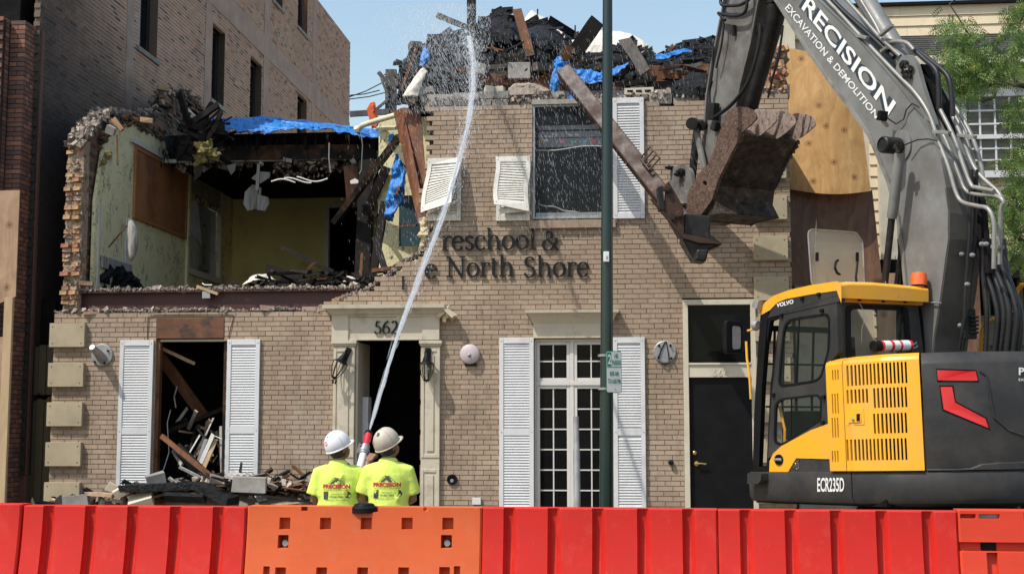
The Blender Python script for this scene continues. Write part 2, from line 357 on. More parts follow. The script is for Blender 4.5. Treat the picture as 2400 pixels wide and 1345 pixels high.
M['navy'] = mk('dark_blue_print', (.022,.034,.05), .5, var=.1, bmp=0)
M['chrome'] = mk('bright_steel', (.55,.55,.54), .25, metal=1, var=.1, bmp=0)
M['glass'] = glass('cab_glass', (.05,.07,.055), .02, .22)
M['glass_dark'] = glass('window_glass', (.008,.009,.010), .03, .8)
M['amber'] = mk('amber_lens', (.85,.12,.01), .15, var=.1, coat=.6, bmp=0)
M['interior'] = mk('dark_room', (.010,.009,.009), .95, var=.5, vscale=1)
M['pole'] = mk('green_painted_pole', (.004,.020,.018), .35, var=.2, vscale=2, bmp=.02, coat=.3)
M['signwhite'] = mk('sign_white', (.68,.70,.68), .4, var=.03, bmp=0)
M['signgreen'] = mk('sign_green', (.012,.20,.13), .4, var=.05, bmp=0)
M['galv'] = mk('galvanised_steel', (.36,.36,.36), .5, metal=.6, var=.2, vscale=8, dirt=(.2,.19,.18), dlo=.5, dhi=.7)
M['asphalt'] = mk('asphalt', (.05,.05,.05), .9, var=.2, vscale=3, bscale=120, bmp=.6)
M['pavement'] = mk('pavement_concrete', (.34,.32,.29), .9, var=.12, dirt=(.2,.19,.17), bscale=60)
M['dirt'] = mk('dusty_ground', (.20,.165,.125), .95, var=.3, vscale=2, bscale=30, bmp=.6)
def plastic(name, col, worn, edge):
    m, nt, b = nmat(name)
    c = ramp(nt, tex(nt, 1.5, 5), [(.3, tuple(x*.88 for x in col)), (.7, col)])
    c = mixc(nt, ramp(nt, tex(nt, 7, 8, .8, (1,1,.7)), [(.52, 0), (.76, .5)]), c, worn)
    c = mixc(nt, ramp(nt, tex(nt, 2.2, 8, .8, (1,1,1.6)), [(.52, 0), (.72, .45)]), c, tuple(x*.62+.02 for x in col))
    c = mixc(nt, ramp(nt, tex(nt, 14, 8, .85, (3.5,1,.6), rot=(0,.5,.3)), [(.655, 0), (.70, .8)]), c, (.56,.34,.28))
    c = mixc(nt, ramp(nt, tex(nt, 45, 4, .7), [(.70, 0), (.74, .8)]), c, edge)
    nt.links.new(c, b.inputs['Base Color']); b.inputs['Roughness'].default_value = .55
    b.inputs['Subsurface Weight'].default_value = .12; b.inputs['Subsurface Radius'].default_value = (.09,.02,.01); b.inputs['Subsurface Scale'].default_value = .3
    bump(nt, b, tex(nt, 60, 4), .06, .003); return m
M['red_plastic'] = plastic('red_barrier_plastic', (.60,.020,.013), (.64,.085,.055), (.28,.03,.02))
M['orange_plastic'] = plastic('orange_barrier_plastic', (.66,.115,.030), (.55,.18,.10), (.22,.08,.05))
M['redor_plastic'] = plastic('red_orange_barrier_plastic', (.64,.05,.02), (.62,.12,.07), (.35,.08,.05))
M['shirt'] = mk('fluorescent_yellow_cotton', (.62,.78,.13), .85, var=.06, vscale=3, bmp=.6, bscale=7, bdist=.03)
M['skin'] = mk('brown_skin', (.22,.105,.06), .5, var=.12, vscale=10, bmp=.05)
M['jeans'] = mk('dark_denim', (.03,.04,.065), .85, var=.2)
M['boot'] = mk('leather_boot', (.08,.05,.03), .6)
M['hair'] = mk('black_hair', (.012,.010,.009), .6, bmp=.6, bscale=80)
M['helmet_w'] = mk('white_helmet', (.74,.76,.78), .3, var=.03, dirt=(.5,.5,.5), dlo=.62, dhi=.8, bmp=0)
M['helmet_b'] = mk('dusty_beige_helmet', (.50,.445,.36), .5, var=.08, vscale=6, dirt=(.34,.28,.22), dscale=6, dlo=.48, dhi=.7, bmp=.05)
M['printdark'] = mk('dark_shirt_print', (.05,.07,.05), .8, bmp=0)
M['printred'] = mk('red_shirt_print', (.42,.03,.03), .8, bmp=0)
M['decalred'] = mk('red_sticker', (.65,.08,.07), .5, bmp=0)
M['decalblue'] = mk('blue_sticker', (.03,.06,.25), .5, bmp=0)
M['siding'] = mk('cream_siding', (.66,.55,.38), .7, var=.07, vscale=2, dirt=(.40,.31,.20), dscale=3, dlo=.56, dhi=.75, dirt2=(.2,.15,.1), d2=(.66,.72), d2scale=12, bmp=.15)
M['cream'] = mk('cream_trim', (.55,.50,.39), .7, var=.08, dirt=(.36,.32,.25), dlo=.5, dhi=.75)
M['shingle'] = mk('dark_roof_shingle', (.055,.052,.052), .9, var=.3, vscale=10, rndv=.4, bscale=100)
M['greenpanel'] = mk('olive_metal_siding', (.115,.10,.062), .7, var=.1, vscale=2, dirt=(.03,.027,.022), dscale=4, dlo=.6, dhi=.68)
M['bark'] = mk('dark_bark', (.045,.032,.024), .9, var=.3, vscale=10, bmp=.8, bscale=40)
def leafm():
    m, nt, b = nmat('locust_leaf')
    c = ramp(nt, rnd_socket(nt), [(0,(.03,.075,.015)),(.35,(.07,.14,.025)),(.75,(.14,.23,.045)),(.93,(.24,.32,.06)),(1,(.5,.38,.05))])
    nt.links.new(c, b.inputs['Base Color']); b.inputs['Roughness'].default_value = .5
    tr = N(nt, 'ShaderNodeBsdfTranslucent'); nt.links.new(c, tr.inputs[0]); mx = N(nt, 'ShaderNodeMixShader'); mx.inputs[0].default_value = .3
    nt.links.new(b.outputs[0], mx.inputs[1]); nt.links.new(tr.outputs[0], mx.inputs[2])
    nt.links.new(mx.outputs[0], nt.nodes['Material Output'].inputs[0]); return m
M['leaf'] = leafm()
def waterm(name, alpha, col=(.80,.84,.88)):
    m, nt, b = nmat(name)
    b.inputs['Base Color'].default_value = (*col, 1); b.inputs['Roughness'].default_value = .25; b.inputs['Alpha'].default_value = alpha
    return m
M['water'] = waterm('water_drops', .30)
def jetm():
    m, nt, b = nmat('water_stream')
    b.inputs['Base Color'].default_value = (.86,.89,.92,1); b.inputs['Roughness'].default_value = .35
    nt.links.new(ramp(nt, tex(nt, 10, 8, .7, (1.5,1.5,.35)), [(.44, .02), (.70, .26)]), b.inputs['Alpha']); return m
M['jet'] = jetm(); M['strand'] = waterm('water_strands', .17)
M['foam'] = mk('yellow_insulation', (.20,.165,.05), .95, var=.35, vscale=8, bmp=1, bscale=25, bdist=.03)
M['foam2'] = mk('cream_insulation', (.62,.52,.33), .95, var=.3, vscale=12, bmp=1, bscale=30, bdist=.03)
M['tile'] = mk('dirty_ceiling_tile', (.36,.34,.31), .9, var=.25, vscale=3, dirt=(.13,.10,.08), dscale=5, dlo=.5, dhi=.65, stretch=(4,4,.4))
M['orange_obj'] = mk('orange_plastic_scrap', (.72,.11,.02), .45, var=.2)
M['cream_pipe'] = mk('cream_pipe', (.66,.60,.44), .5, var=.1)
M['weather'] = wood('weathered_grey_timber', (.05,.045,.04), (.16,.14,.12), gdir=(1,1,.2))
M['brass'] = mk('brass', (.55,.38,.14), .3, metal=.8, var=.2, bmp=0)
M['pinkbell'] = mk('faded_alarm_bell', (.47,.40,.41), .5, var=.06, bmp=0)
M['blind'] = mk('grey_blind', (.26,.27,.30), .7, var=.1)
M['signletter'] = mk('black_sign_metal', (.012,.013,.015), .4, var=.2, bmp=0)

for k_, v_ in dict(char=.25, black=.1, burnt=.15, charwood=.15, halfchar=.2, blackp=.15, signletter=.2, interior=0, steel_dark=.35, hose=.3, redwood=.3, brown=.2,
                   red_plastic=.3, orange_plastic=.3, redor_plastic=.3, grey=.3, rust=.35, rust_dry=.15, worn_steel=.25, weather=.2, glass_dark=.12, glass_house=.2, brick=.3, dark_mortar=.1, burnt_brick=.2, greenpanel=.2, teal_=.2).items():
    if k_ in M: M[k_].node_tree.nodes['Principled BSDF'].inputs['Specular IOR Level'].default_value = v_
# ---------------------------------------------------------------- lettering
def text2d(s, size=1, bold=0.0, spacing=1.0):
    """flat text outline as (verts, faces) in the xy plane, from Blender's built-in font"""
    cu = bpy.data.curves.new('t', 'FONT'); cu.body = s; cu.size = size; cu.offset = bold; cu.space_character = spacing
    cu.resolution_u = 3; ob = bpy.data.objects.new('t', cu); COL.objects.link(ob)
    dg = bpy.context.evaluated_depsgraph_get(); me = ob.evaluated_get(dg).to_mesh()
    vs = [tuple(v.co) for v in me.vertices]; fs = [tuple(p.vertices) for p in me.polygons]
    ob.evaluated_get(dg).to_mesh_clear(); bpy.data.objects.remove(ob); bpy.data.curves.remove(cu)
    x0 = min(v[0] for v in vs); x1 = max(v[0] for v in vs); y0 = min(v[1] for v in vs); y1 = max(v[1] for v in vs)
    return [((v[0]-x0)/(x1-x0), (v[1]-y0)/(y1-y0)) for v in vs], fs
def decal(s, mp, mat, parent, name='lettering', bold=0.0, spacing=1.0, off=(0,0), mb=None):
    """map the unit rectangle of a text through mp(u, v) -> point"""
    vs, fs = text2d(s, 1, bold, spacing)
    m = mb or MB(); m.add([mp(u, v) for u, v in vs], fs, r=.5)
    return part(m, name, mat, parent) if mb is None else m
# serif glyphs drawn with a broad nib: every stroke is a path whose width follows its direction
def arc(cx, cy, rx, ry, a0, a1, n=14):
    return [(cx + rx*cos(R(a0+(a1-a0)*i/n)), cy + ry*sin(R(a0+(a1-a0)*i/n))) for i in range(n+1)]
GL = {
 'r': (.72, [[(.22,0),(.22,1)], arc(.52,.62,.28,.36,165,60), ], [(.04,.44,0),(.05,.22,.96)], [(.66,.90)]),
 'e': (.92, [[(.12,.56),(.80,.56)], arc(.46,.49,.36,.49,12,325,24)], [], []),
 's': (.70, [arc(.36,.75,.22,.23,20,250,12)[:-1] + arc(.34,.26,.24,.25,80,-165,14)], [], []),
 'c': (.84, [arc(.47,.49,.36,.49,40,320,20)], [], [(.72,.80)]),
 'h': (1.08,[[(.22,0),(.22,1.52)], arc(.55,.62,.30,.36,165,0)+[(.85,0)]], [(.04,.42,0),(.66,1.04,0),(.05,.22,1.48)], []),
 'o': (.98, [arc(.49,.49,.37,.48,0,360,26)], [], []),
 'l': (.50, [[(.24,0),(.24,1.52)]], [(.05,.44,0),(.06,.24,1.48)], []),
 't': (.62, [[(.24,1.3),(.24,.22)]+arc(.42,.22,.18,.22,180,300,6), [(.04,.97),(.56,.97)]], [], []),
 'N': (1.42,[[(.24,0),(.24,1.4)], [(.22,1.4),(1.14,0)], [(1.16,0),(1.16,1.4)]], [(.04,.46,0),(.02,.3,1.38),(.95,1.36,1.38)], []),
 'S': (.96, [arc(.47,1.06,.30,.33,25,245,14)[:-1] + arc(.44,.37,.33,.38,75,-165,16)], [(.70,.76,1.2)], []),
 '&': (1.40,[arc(.52,1.12,.22,.27,-60,200,14)+[(.36,.92),(1.18,0)], [(.44,.80)]+arc(.46,.38,.38,.38,130,340,14)+[(1.05,.62),(1.12,.84)]], [(.92,1.34,.84)], []),
 '5': (.85, [[(.66,1.30),(.28,1.30),(.24,.78)], arc(.38,.40,.34,.40,120,-150,16)], [], [(.12,.2)]),
 '6': (.92, [arc(.46,.40,.33,.40,0,360,20), [(.13,.45),(.2,.85),(.42,1.2),(.70,1.36)]], [], []),
 '2': (.88, [arc(.42,.98,.28,.36,150,-25,12)+[(.55,.55),(.12,.06)], [(.1,.06),(.78,.06)]], [], []),
 '4': (.95, [[(.62,0),(.62,1.34)],[(.62,1.30),(.06,.42)],[(.06,.42),(.86,.42)]], [], []),
}
def glyph(ch, x, y, s, d0, th, thick=.19, thin=.075):
    mb = MB(); adv, strokes, serifs, dots = GL[ch]; k = 0
    def put(poly):
        nonlocal k
        dd = d0 - k*.0012; k += 1
        n = len(poly)
        mb.prism([(x+p[0]*s, dd, y+p[1]*s) for p in poly][::1], (0, th + k*.0012, 0), r=.5)
    for st in strokes:
        for i in range(len(st)-1):
            pass
        L = []; Rr = []
        for i, p in enumerate(st):
            a = st[max(i-1,0)]; b_ = st[min(i+1,len(st)-1)]
            dx = b_[0]-a[0]; dy = b_[1]-a[1]; l = math.hypot(dx, dy) or 1
            wd = (thin + (thick-thin)*abs(dy/l)**1.3)/2
            if ch == 'N' and 0 < abs(dx/l) < .8 and abs(dx) > .3: wd = thick*.5
            elif ch == 'N': wd = thin*.62
            nx, ny = -dy/l*wd, dx/l*wd
            L.append((p[0]+nx, p[1]+ny)); Rr.append((p[0]-nx, p[1]-ny))
        vs = []; fs = []; dd = d0 - k*.0012; k += 1; n = len(st)
        for q in (L, Rr): vs += [(x+a*s, dd, y+b*s) for a, b in q]
        for q in (L, Rr): vs += [(x+a*s, d0+th, y+b*s) for a, b in q]
        for i in range(n-1):
            fs += [(i, i+1, n+i+1, n+i), (i, 2*n+i, 2*n+i+1, i+1), (n+i, n+i+1, 3*n+i+1, 3*n+i)]
        fs += [(0, n, 3*n, 2*n), (n-1, 3*n-1, 4*n-1, 2*n-1)]
        mb.add(vs, fs, r=.5)
    for (a, b_, yy) in serifs: put([(a, yy-.012),(b_, yy-.012),(b_, yy+.055),(a, yy+.055)])
    for (a, b_) in dots: put([(a+.085*cos(t*pi/4), b_+.085*sin(t*pi/4)) for t in range(8)])
    return mb, adv*s
# ================================================================= ground
def sheet(name, mat, x0, x1, y0, y1, z, kind='structure'):
    mb = MB(); mb.add([(x0,y0,z),(x1,y0,z),(x1,y1,z),(x0,y1,z)], [(0,1,2,3)])
    o = top(mb, name, mat); o['kind'] = kind; return o
sheet('ground', M['dirt'], -600, 600, -300, 900, -.13)
sheet('road', M['asphalt'], -60, 60, -9, 9.6, -.126)
mb = MB(); mb.bx(-60, 60, 9.6, 9.75, -.128, .0); top(mb, 'kerb', M['pavement'])['kind'] = 'structure'
mb = MB()
for i in range(-20, 21): mb.bx(i*1.5+.008, i*1.5+1.492, 9.76, 11.4, -.12, 0.0)
top(mb, 'pavement', M['pavement'])['kind'] = 'structure'
sheet('lot_ground', M['dirt'], -40, 40, 11.42, 17.3, -.02)
# ================================================================= school building
SB = thing('school_building', 'half demolished tan painted brick school building with burnt roof and white shutters', 'building', B, (0, 0, 0))
def rect(px0, py0, px1, py1, d=0.0):
    a = [P(px0, (py0+py1)/2, d), P(px1, (py0+py1)/2, d), P((px0+px1)/2, py0, d), P((px0+px1)/2, py1, d)]
    return a[0].x, a[1].x, a[3].z, a[2].z      # x0,x1,z0,z1
SIL = [(128,1260),(128,736),(300,733),(480,731),(640,728),(760,722),(800,700),(850,684),(905,650),(945,615),(985,596),(1000,560),(1000,247),
       (1245,245),(1246,238),(1510,236),(1530,246),(1640,238),(1760,226),(1846,222),(1850,700),(1850,1260)]
silp = [(P(a, b, 0).x, P(a, b, 0).z) for a, b in SIL]
xL = P(120, 950).x; xR = P(1853, 500).x
silp[0] = (xL, -.1); silp[1] = (xL, silp[1][1]); silp[-1] = (xR, -.1); silp[-2] = (xR, silp[-2][1]); silp[-3] = (xR, silp[-3][1])
def inside(x, z, poly):
    c = False; n = len(poly)
    for i in range(n):
        x1, z1 = poly[i]; x2, z2 = poly[(i+1) % n]
        if (z1 > z) != (z2 > z) and x < (x2-x1)*(z-z1)/(z2-z1)+x1: c = not c
    return c
OPEN = {'leftwin': rect(362, 795, 528, 1150), 'lintel': rect(367, 742, 525, 795), 'door': rect(832, 800, 984, 1262),
        'upwin': rect(1248, 243, 1440, 512), 'midwin': rect(1253, 790, 1437, 1192), 'rdoor': rect(1603, 702, 1775, 1262)}
CH = .0716; BL = .2145
def row_bricks(z0, off, xa, xb, openings, test):
    out = []; k = math.floor((xa-off)/BL)
    zc = z0+CH/2
    ops = sorted([(o[0], o[1]) for o in openings if o[2] < zc < o[3]])
    while off+k*BL < xb:
        a = max(xa, off+k*BL); b = min(xb, off+(k+1)*BL); k += 1
        segs = [(a, b)]
        for o0, o1 in ops:
            ns = []
            for s0, s1 in segs:
                if s1 <= o0 or s0 >= o1: ns.append((s0, s1)); continue
                if s0 < o0: ns.append((s0, o0))
                if s1 > o1: ns.append((o1, s1))
            segs = ns
        for s0, s1 in segs:
            if s1-s0 > .045 and test((s0+s1)/2, zc): out.append((s0, s1))
    return out
def lay(parent, test, openings, xa, xb, z0, z1, mats, mortar, fmap, vis, key, jog=.009, thick=.10, nmax=300, ch=CH, tilt=0.0, gz=.0055):
    """running bond: the largest-showing bricks as objects, the rest as one real mesh; mortar rows set back behind them.
    fmap maps (x along wall, depth, z); vis ranks a brick"""
    rows = []; z = z0; r = 0; mort = MB()
    while z < z1:
        bs = row_bricks(z, (r % 2)*BL/2 + (.02 if r % 3 else 0), xa, xb, openings, test)
        for a, b in bs: rows.append((a, b, z))
        if bs:
            s = bs[0][0]; e = bs[0][1]
            for a, b in bs[1:]+[(1e9, 1e9)]:
                if a-e > .03:
                    mort.add(*fmap(s, e, z, z+ch, jog, thick)); s = a
                e = b
        z += ch; r += 1
    rows.sort(key=lambda q: -vis((q[0]+q[1])/2, q[2]+ch/2))
    rest = MB()
    for i, (a, b, z) in enumerate(rows):
        g = random.choice([.004, .005, .006]); dj = random.uniform(-.0025, .003); j = random.uniform(-.003, .003)
        vs, fs = fmap(a+g, b-g, z+gz, z+ch-gz, dj, .09)
        if i < nmax:
            m = MB(); m.add(vs, fs, r=0.0)
            c = sum((Vector(v) for v in vs), Vector())/8
            o = piece('brick', key, mats, parent, c, (1,1,1))
            e1 = Vector(vs[1])-Vector(vs[0]); e2 = Vector(vs[3])-Vector(vs[0]); e3 = Vector(vs[4])-Vector(vs[0])
            o.scale = (e1.length, e2.length, e3.length); o.rotation_euler = (0, 0, math.atan2(e1.y, e1.x) + random.uniform(-tilt, tilt))
        else: rest.add(vs, fs)
    if rest.v: part(rest, 'brickwork', mats, parent, kind='stuff')
    part(mort, 'mortar', mortar, parent, kind='stuff')
BOXF = [(3,2,1,0),(4,5,6,7),(0,1,5,4),(1,2,6,5),(2,3,7,6),(3,0,4,7)]
def fm_facade(a, b, z0, z1, d0, d1):
    return [(a,d0,z0),(b,d0,z0),(b,d1,z0),(a,d1,z0),(a,d0,z1),(b,d0,z1),(b,d1,z1),(a,d1,z1)], BOXF
def visf(x, z):     # clear of the machine, the shutters and the barrier: the bricks that show in full
    return (z > 1.0)*1.0 + (.25 if 2.6 < z < 5.2 else 0) - abs(x-1.0)*.05 - (0 if x > -2.0 else .2) + random.random()*.02
nudge = {i: random.uniform(-.04, .04) for i in range(200)}
lay(SB, lambda x, z: inside(x + nudge[int(z/CH) % 200], z, silp), list(OPEN.values()), xL, xR, -.13, 7.2, M['brick'], M['mortar'], fm_facade, visf, 'facade_brick')
# backing wall behind the face bricks (visible at the reveals and along the broken edges)
def bpart(name, mat, px0, py0, px1, py1, d0, d1, parent=SB, bevel=0, **k):
    x0, x1, z0, z1 = rect(px0, py0, px1, py1, d0); mb = MB(); mb.bx(x0, x1, d0, d1, z0, z1)
    return part(mb, name, mat, parent, bevel=bevel, **k)
# ---- quoins
for ys, x0, x1 in (([757,850,942.5,1036,1130], 110, 190), ([172+95, 362, 458, 553, 648, 743, 838, 933, 1028, 1123], 1775, 1857)):
    q = rect(x0 if x0 > 1000 else 106, 1000, x1 if x0 > 1000 else 189, 1100, -.075)
    for y in ys:
        z1 = P(150 if x0 < 500 else 1815, y, -.075).z; z0 = P(150 if x0 < 500 else 1815, y+56, -.075).z
        mb = MB(); mb.bx(q[0], q[1], -.075, .0, z0, z1); o = part(mb, 'quoin', M['quoin'], SB, bevel=.004)
        mb = MB()
        for sx in (q[0]+.05, q[1]-.05):
            for sz in (z0+.055, z1-.055): mb.lathe((sx, -.075, sz), [(.009, .002), (.008, -.004), (0, -.004)], (0,1,0), 8)
        part(mb, 'screw', M['dark_mortar'], o, kind='stuff')
# ---- shutters
def shutter(px0, py0, px1, py1, mid=None, mat=None, arch=True, d=-.045, bend=None, label=None, parent=SB):
    mat = mat or M['white']; x0, x1, z0, z1 = rect(px0, py0, px1, py1, d)
    bw = .062; bt = .085; f = bend or (lambda p: p)
    m = MB()
    def bb(m, a, b, c, e, g, h, n=1):
        for i in range(n):
            ga = g+(h-g)*i/n; gb = g+(h-g)*(i+1)/n
            vs = [f(Vector(p)) for p in [(a,c,ga),(b,c,ga),(b,e,ga),(a,e,ga),(a,c,gb),(b,c,gb),(b,e,gb),(a,e,gb)]]
            m.add(vs, BOXF, r=.5)
    n = 8 if bend else 1
    bb(m, x0, x0+bw, d, d+.04, z0, z1, n); bb(m, x1-bw, x1, d, d+.04, z0, z1, n)
    bb(m, x0+bw+.001, x1-bw-.001, d+.001, d+.04, z0, z0+bt); bb(m, x0+bw+.001, x1-bw-.001, d+.001, d+.04, z1-bt, z1)
    if mid:
        zm = P((px0+px1)/2, mid, d).z; bb(m, x0+bw+.001, x1-bw-.001, d+.003, d+.04, zm-.05, zm+.05)
    o = part(m, 'shutter', mat, parent, bevel=0.004 if not bend else 0, label=label)
    if arch:
        a = MB(); xc = (x0+x1)/2; hw = (x1-x0)/2-bw-.01
        pts = [(xc+hw*cos(t*pi/12), z1-bt+.004+.030*sin(t*pi/12)) for t in range(13)]
        a.add([f(Vector((x, d-.004, z))) for x, z in pts]+[f(Vector((x, d+.01, z))) for x, z in pts],
              [tuple(range(13))]+[(i,i+1,14+i,13+i) for i in range(12)], r=.5)
        part(a, 'arched_rail', mat, o)
    s = MB(); z = z0+bt+.012
    bb(s, x0+bw+.002, x1-bw-.002, d+.024, d+.036, z0+bt*.5, z1-bt*.5, n)
    while z < z1-bt-.01:
        if not (mid and abs(z-zm) < .062):
            xa, xb = x0+bw+.002, x1-bw-.002
            vs = [(xa,d+.006,z-.016),(xb,d+.006,z-.016),(xb,d+.028,z+.004),(xa,d+.028,z+.004),
                  (xa,d+.008,z-.004),(xb,d+.008,z-.004),(xb,d+.026,z+.018),(xa,d+.026,z+.018)]
            s.add([f(Vector(p)) for p in vs], BOXF, r=.5)
        z += .0385
    part(s, 'slats', mat, o, kind='stuff')
    sc = MB()
    for sx in (x0+bw/2, x1-bw/2):
        for sz in ([z0+.05, z1-.05] + ([zm] if mid else [])): 
            q = f(Vector((sx, d, sz))); sc.lathe(q, [(.008, .001), (.007, -.005), (0, -.005)], (0,1,0), 8)
    part(sc, 'screw', M['galv'], o, kind='stuff')
    return o
shutter(276, 797, 355, 1150, 1010); shutter(529, 795, 606, 1150, 1008)
shutter(1170, 791, 1251, 1200, 1012); shutter(1438, 790, 1513, 1200, 1012)
shutter(1437, 229, 1510, 512, None)
shutter(1003, 380, 1080, 517, None, M['white2'], False); shutter(1163, 372, 1242, 517, None, M['white2'], False)
def bendf(px0, py0, px1, py1, out, dx, roll):
    zt = P((px0+px1)/2, py0).z; zb = P((px0+px1)/2, py1).z; xc = (P(px0, py0).x+P(px1, py0).x)/2
    def f(p):
        t = max(0, (zt-p.z)/(zt-zb)); e = t**1.3*out
        return Vector((p.x + dx*t + .015*sin(t*7), p.y-.055-e-roll*(p.x-xc)*t, p.z + .03*sin(t*9+p.x*6)*t + roll*.6*(p.x-xc)*t))
    return f
shutter(1003, 372, 1080, 492, None, M['white2'], False, bend=bendf(1003, 372, 1080, 492, .16, -.10, .55), label='torn louvred panel peeling away from the wall')
shutter(1162, 368, 1242, 492, None, M['white2'], False, bend=bendf(1162, 368, 1242, 492, .14, -.01, -.12), label='buckled louvred panel hanging outward')
for (a, b_, sgn) in (((1003,498),(1075,470),1),):     # snapped lower rails
    m = MB(); m.beam(P(a[0], a[1], -.12), P(b_[0], b_[1], -.16), .09, .03, (0,1,0)); part(m, 'broken_rail', M['white2'], SB)
m = MB(); m.beam(P(1166, 497, -.14), P(1240, 488, -.15), .07, .03, (0,0,1)); part(m, 'broken_rail', M['white2'], SB)
# ---- windows
def frame_rect(m, x0, x1, z0, z1, d0, d1, w):
    m.bx(x0, x0+w, d0, d1, z0, z1); m.bx(x1-w, x1, d0, d1, z0, z1)
    m.bx(x0+w+.001, x1-w-.001, d0+.001, d1, z0, z0+w); m.bx(x0+w+.001, x1-w-.001, d0+.001, d1, z1-w, z1)
def casement(x0, x1, z0, z1, cols, rows, d):
    m = MB(); frame_rect(m, x0, x1, z0, z1, d, d+.05, .045)
    f = part(m, 'window', M['trim'], SB, bevel=.004)
    a0, a1, b0, b1 = x0+.046, x1-.046, z0+.046, z1-.046; k = MB()
    for i in range(1, cols):
        xx = a0+(a1-a0)*i/cols; k.bx(xx-.009, xx+.009, d+.012, d+.034, b0, b1)
    for j in range(1, rows):
        zz = b0+(b1-b0)*j/rows; k.bx(a0, a1, d+.010, d+.036, zz-.009, zz+.009)
    part(k, 'muntins', M['trim'], f)
    for i in range(cols):
        for j in range(rows):
            g = MB(); xx0 = a0+(a1-a0)*i/cols+.0095; xx1 = a0+(a1-a0)*(i+1)/cols-.0095; zz0 = b0+(b1-b0)*j/rows+.0095; zz1 = b0+(b1-b0)*(j+1)/rows-.0095
            t = random.uniform(-.0015, .0015)
            g.add([(xx0,d+.02+t,zz0),(xx1,d+.02-t,zz0),(xx1,d+.02-t,zz1),(xx0,d+.02+t,zz1)], [(0,1,2,3)]); part(g, 'pane', M['glass_dark'], f)
x0, x1, z0, z1 = OPEN['midwin']; dW = .07
zt = P(1340, 898, dW).z; xm = P(1341, 1000, dW).x; zb = P(1340, 1205, dW).z; ztop = P(1340, 800, dW).z
xl = P(1258, 1000, dW).x; xr = P(1427, 1000, dW).x
m = MB(); m.bx(xl-.035, xl, dW-.03, dW+.06, zb, ztop+.02); m.bx(xr, xr+.035, dW-.03, dW+.06, zb, ztop+.02); m.bx(xm-.028, xm+.028, dW-.02, dW+.06, zb, ztop)
m.bx(xl+.001, xr-.001, dW-.028, dW+.055, zt-.03, zt+.03); m.bx(xl-.035, xr+.035, dW-.032, dW+.06, ztop, ztop+.045); m.bx(xl-.04, xr+.04, -.02, .1, zb-.12, zb)
part(m, 'window_frame', M['trim'], SB, bevel=.004)
for a, b_ in ((xl+.002, xm-.030), (xm+.030, xr-.002)):
    casement(a, b_, zt+.032, ztop-.003, 2, 2, dW-.01); casement(a, b_, zb+.003, zt-.032, 2, 6, dW-.01)
m = MB(); m.bx(x0-.01, xl-.037, .005, .09, z0, z1); m.bx(xr+.037, x1+.01, .005, .09, z0, z1); part(m, 'window_reveal', M['brick'], SB)
# frieze and crown over the middle window
a, b_, c, e = rect(1250, 755, 1430, 790, -.03); m = MB(); m.bx(a, b_, -.03, .02, c, e); m.bx(a-.015, b_+.015, -.045, .02, c-.012, c-.0005); part(m, 'frieze', M['stone'], SB, bevel=.004)
a, b_, c, e = rect(1246, 726, 1436, 756, -.1); m = MB()
prof = [(0, .02), (.07, .05), (.10, .075), (.125, .125), (.18, .135)]
H = e-c
lv = [(c, .035, .0), (c+.03, .055, .012), (c+H*.25, .065, .015), (c+H*.5, .10, .035), (c+H*.72, .14, .06), (c+H*.76, .175, .085), (e, .18, .09)]; vs = []
for (z_, o_, s_) in lv: vs += [(a-s_, 0, z_), (a-s_, -o_, z_), (b_+s_, -o_, z_), (b_+s_, 0, z_)]
m.add(vs, [(i*4+j, i*4+(j+1) % 4, i*4+4+(j+1) % 4, i*4+4+j) for i in range(len(lv)-1) for j in range(3)]+[(0,1,2,3), tuple(4*(len(lv)-1)+j for j in range(4))]); part(m, 'window_crown', M['stone'], SB)
# upper window
x0, x1, z0, z1 = OPEN['upwin']
m = MB(); frame_rect(m, x0, x1, z0, z1, .02, .07, .035); o = part(m, 'window', M['galv'], SB, bevel=.003)
g = MB(); g.add([(x0+.036,.05,z0+.036),(x1-.036,.05,z0+.036),(x1-.036,.05,z1-.036),(x0+.036,.05,z1-.036)], [(0,1,2,3)]); 
gm = glass('cracked_sheet', (.10,.11,.12), .08, .16); part(g, 'pane', gm, o)
m = MB()
for py, h in ((292, 10), (306, 14), (322, 20)): a, b_, c, e = rect(1262, py, 1410, py+h, .25); m.bx(a, b_, .25+py*.0002, .26+py*.0002, c, e)
part(m, 'rolled_blind', M['blind'], o)
m = MB(); m.tube([P(1256+i*15, 352-(i/10)*8+3*sin(i*.6), .2) for i in range(12)], .008, 5); part(m, 'curtain_string', M['trim'], o)
for px, col in ((1271,(.5,.3,.02)),(1317,(.55,.03,.08)),(1342,(.0,.28,.12)),(1370,(.02,.25,.4)),(1392,(.55,.02,.03))):
    m = MB(); c = P(px, 331, .2); m.prism([(c.x-.028, c.y, c.z), (c.x, c.y, c.z-.035), (c.x+.028, c.y, c.z), (c.x, c.y, c.z+.03)], (0,.004,0))
    k = 'pennant%d' % px; M[k] = mk('paper_pennant', col, .8, bmp=0); part(m, 'paper_pennant', M[k], o)
bpart('window_sill', M['brick'], 1240, 515, 1443, 534, -.06, .06, bevel=.004)
bpart('window_header', M['concrete'], 1246, 232, 1440, 243, -.02, .1)
m = MB(); m.tube([P(1262+i*8, 478+i*1.9+2*sin(i), .1) for i in range(19)], .012, 6); part(m, 'fallen_wire', M['galv'], SB)
bpart('bottom_rail', M['galv'], 1256, 498, 1425, 508, .075, .11)
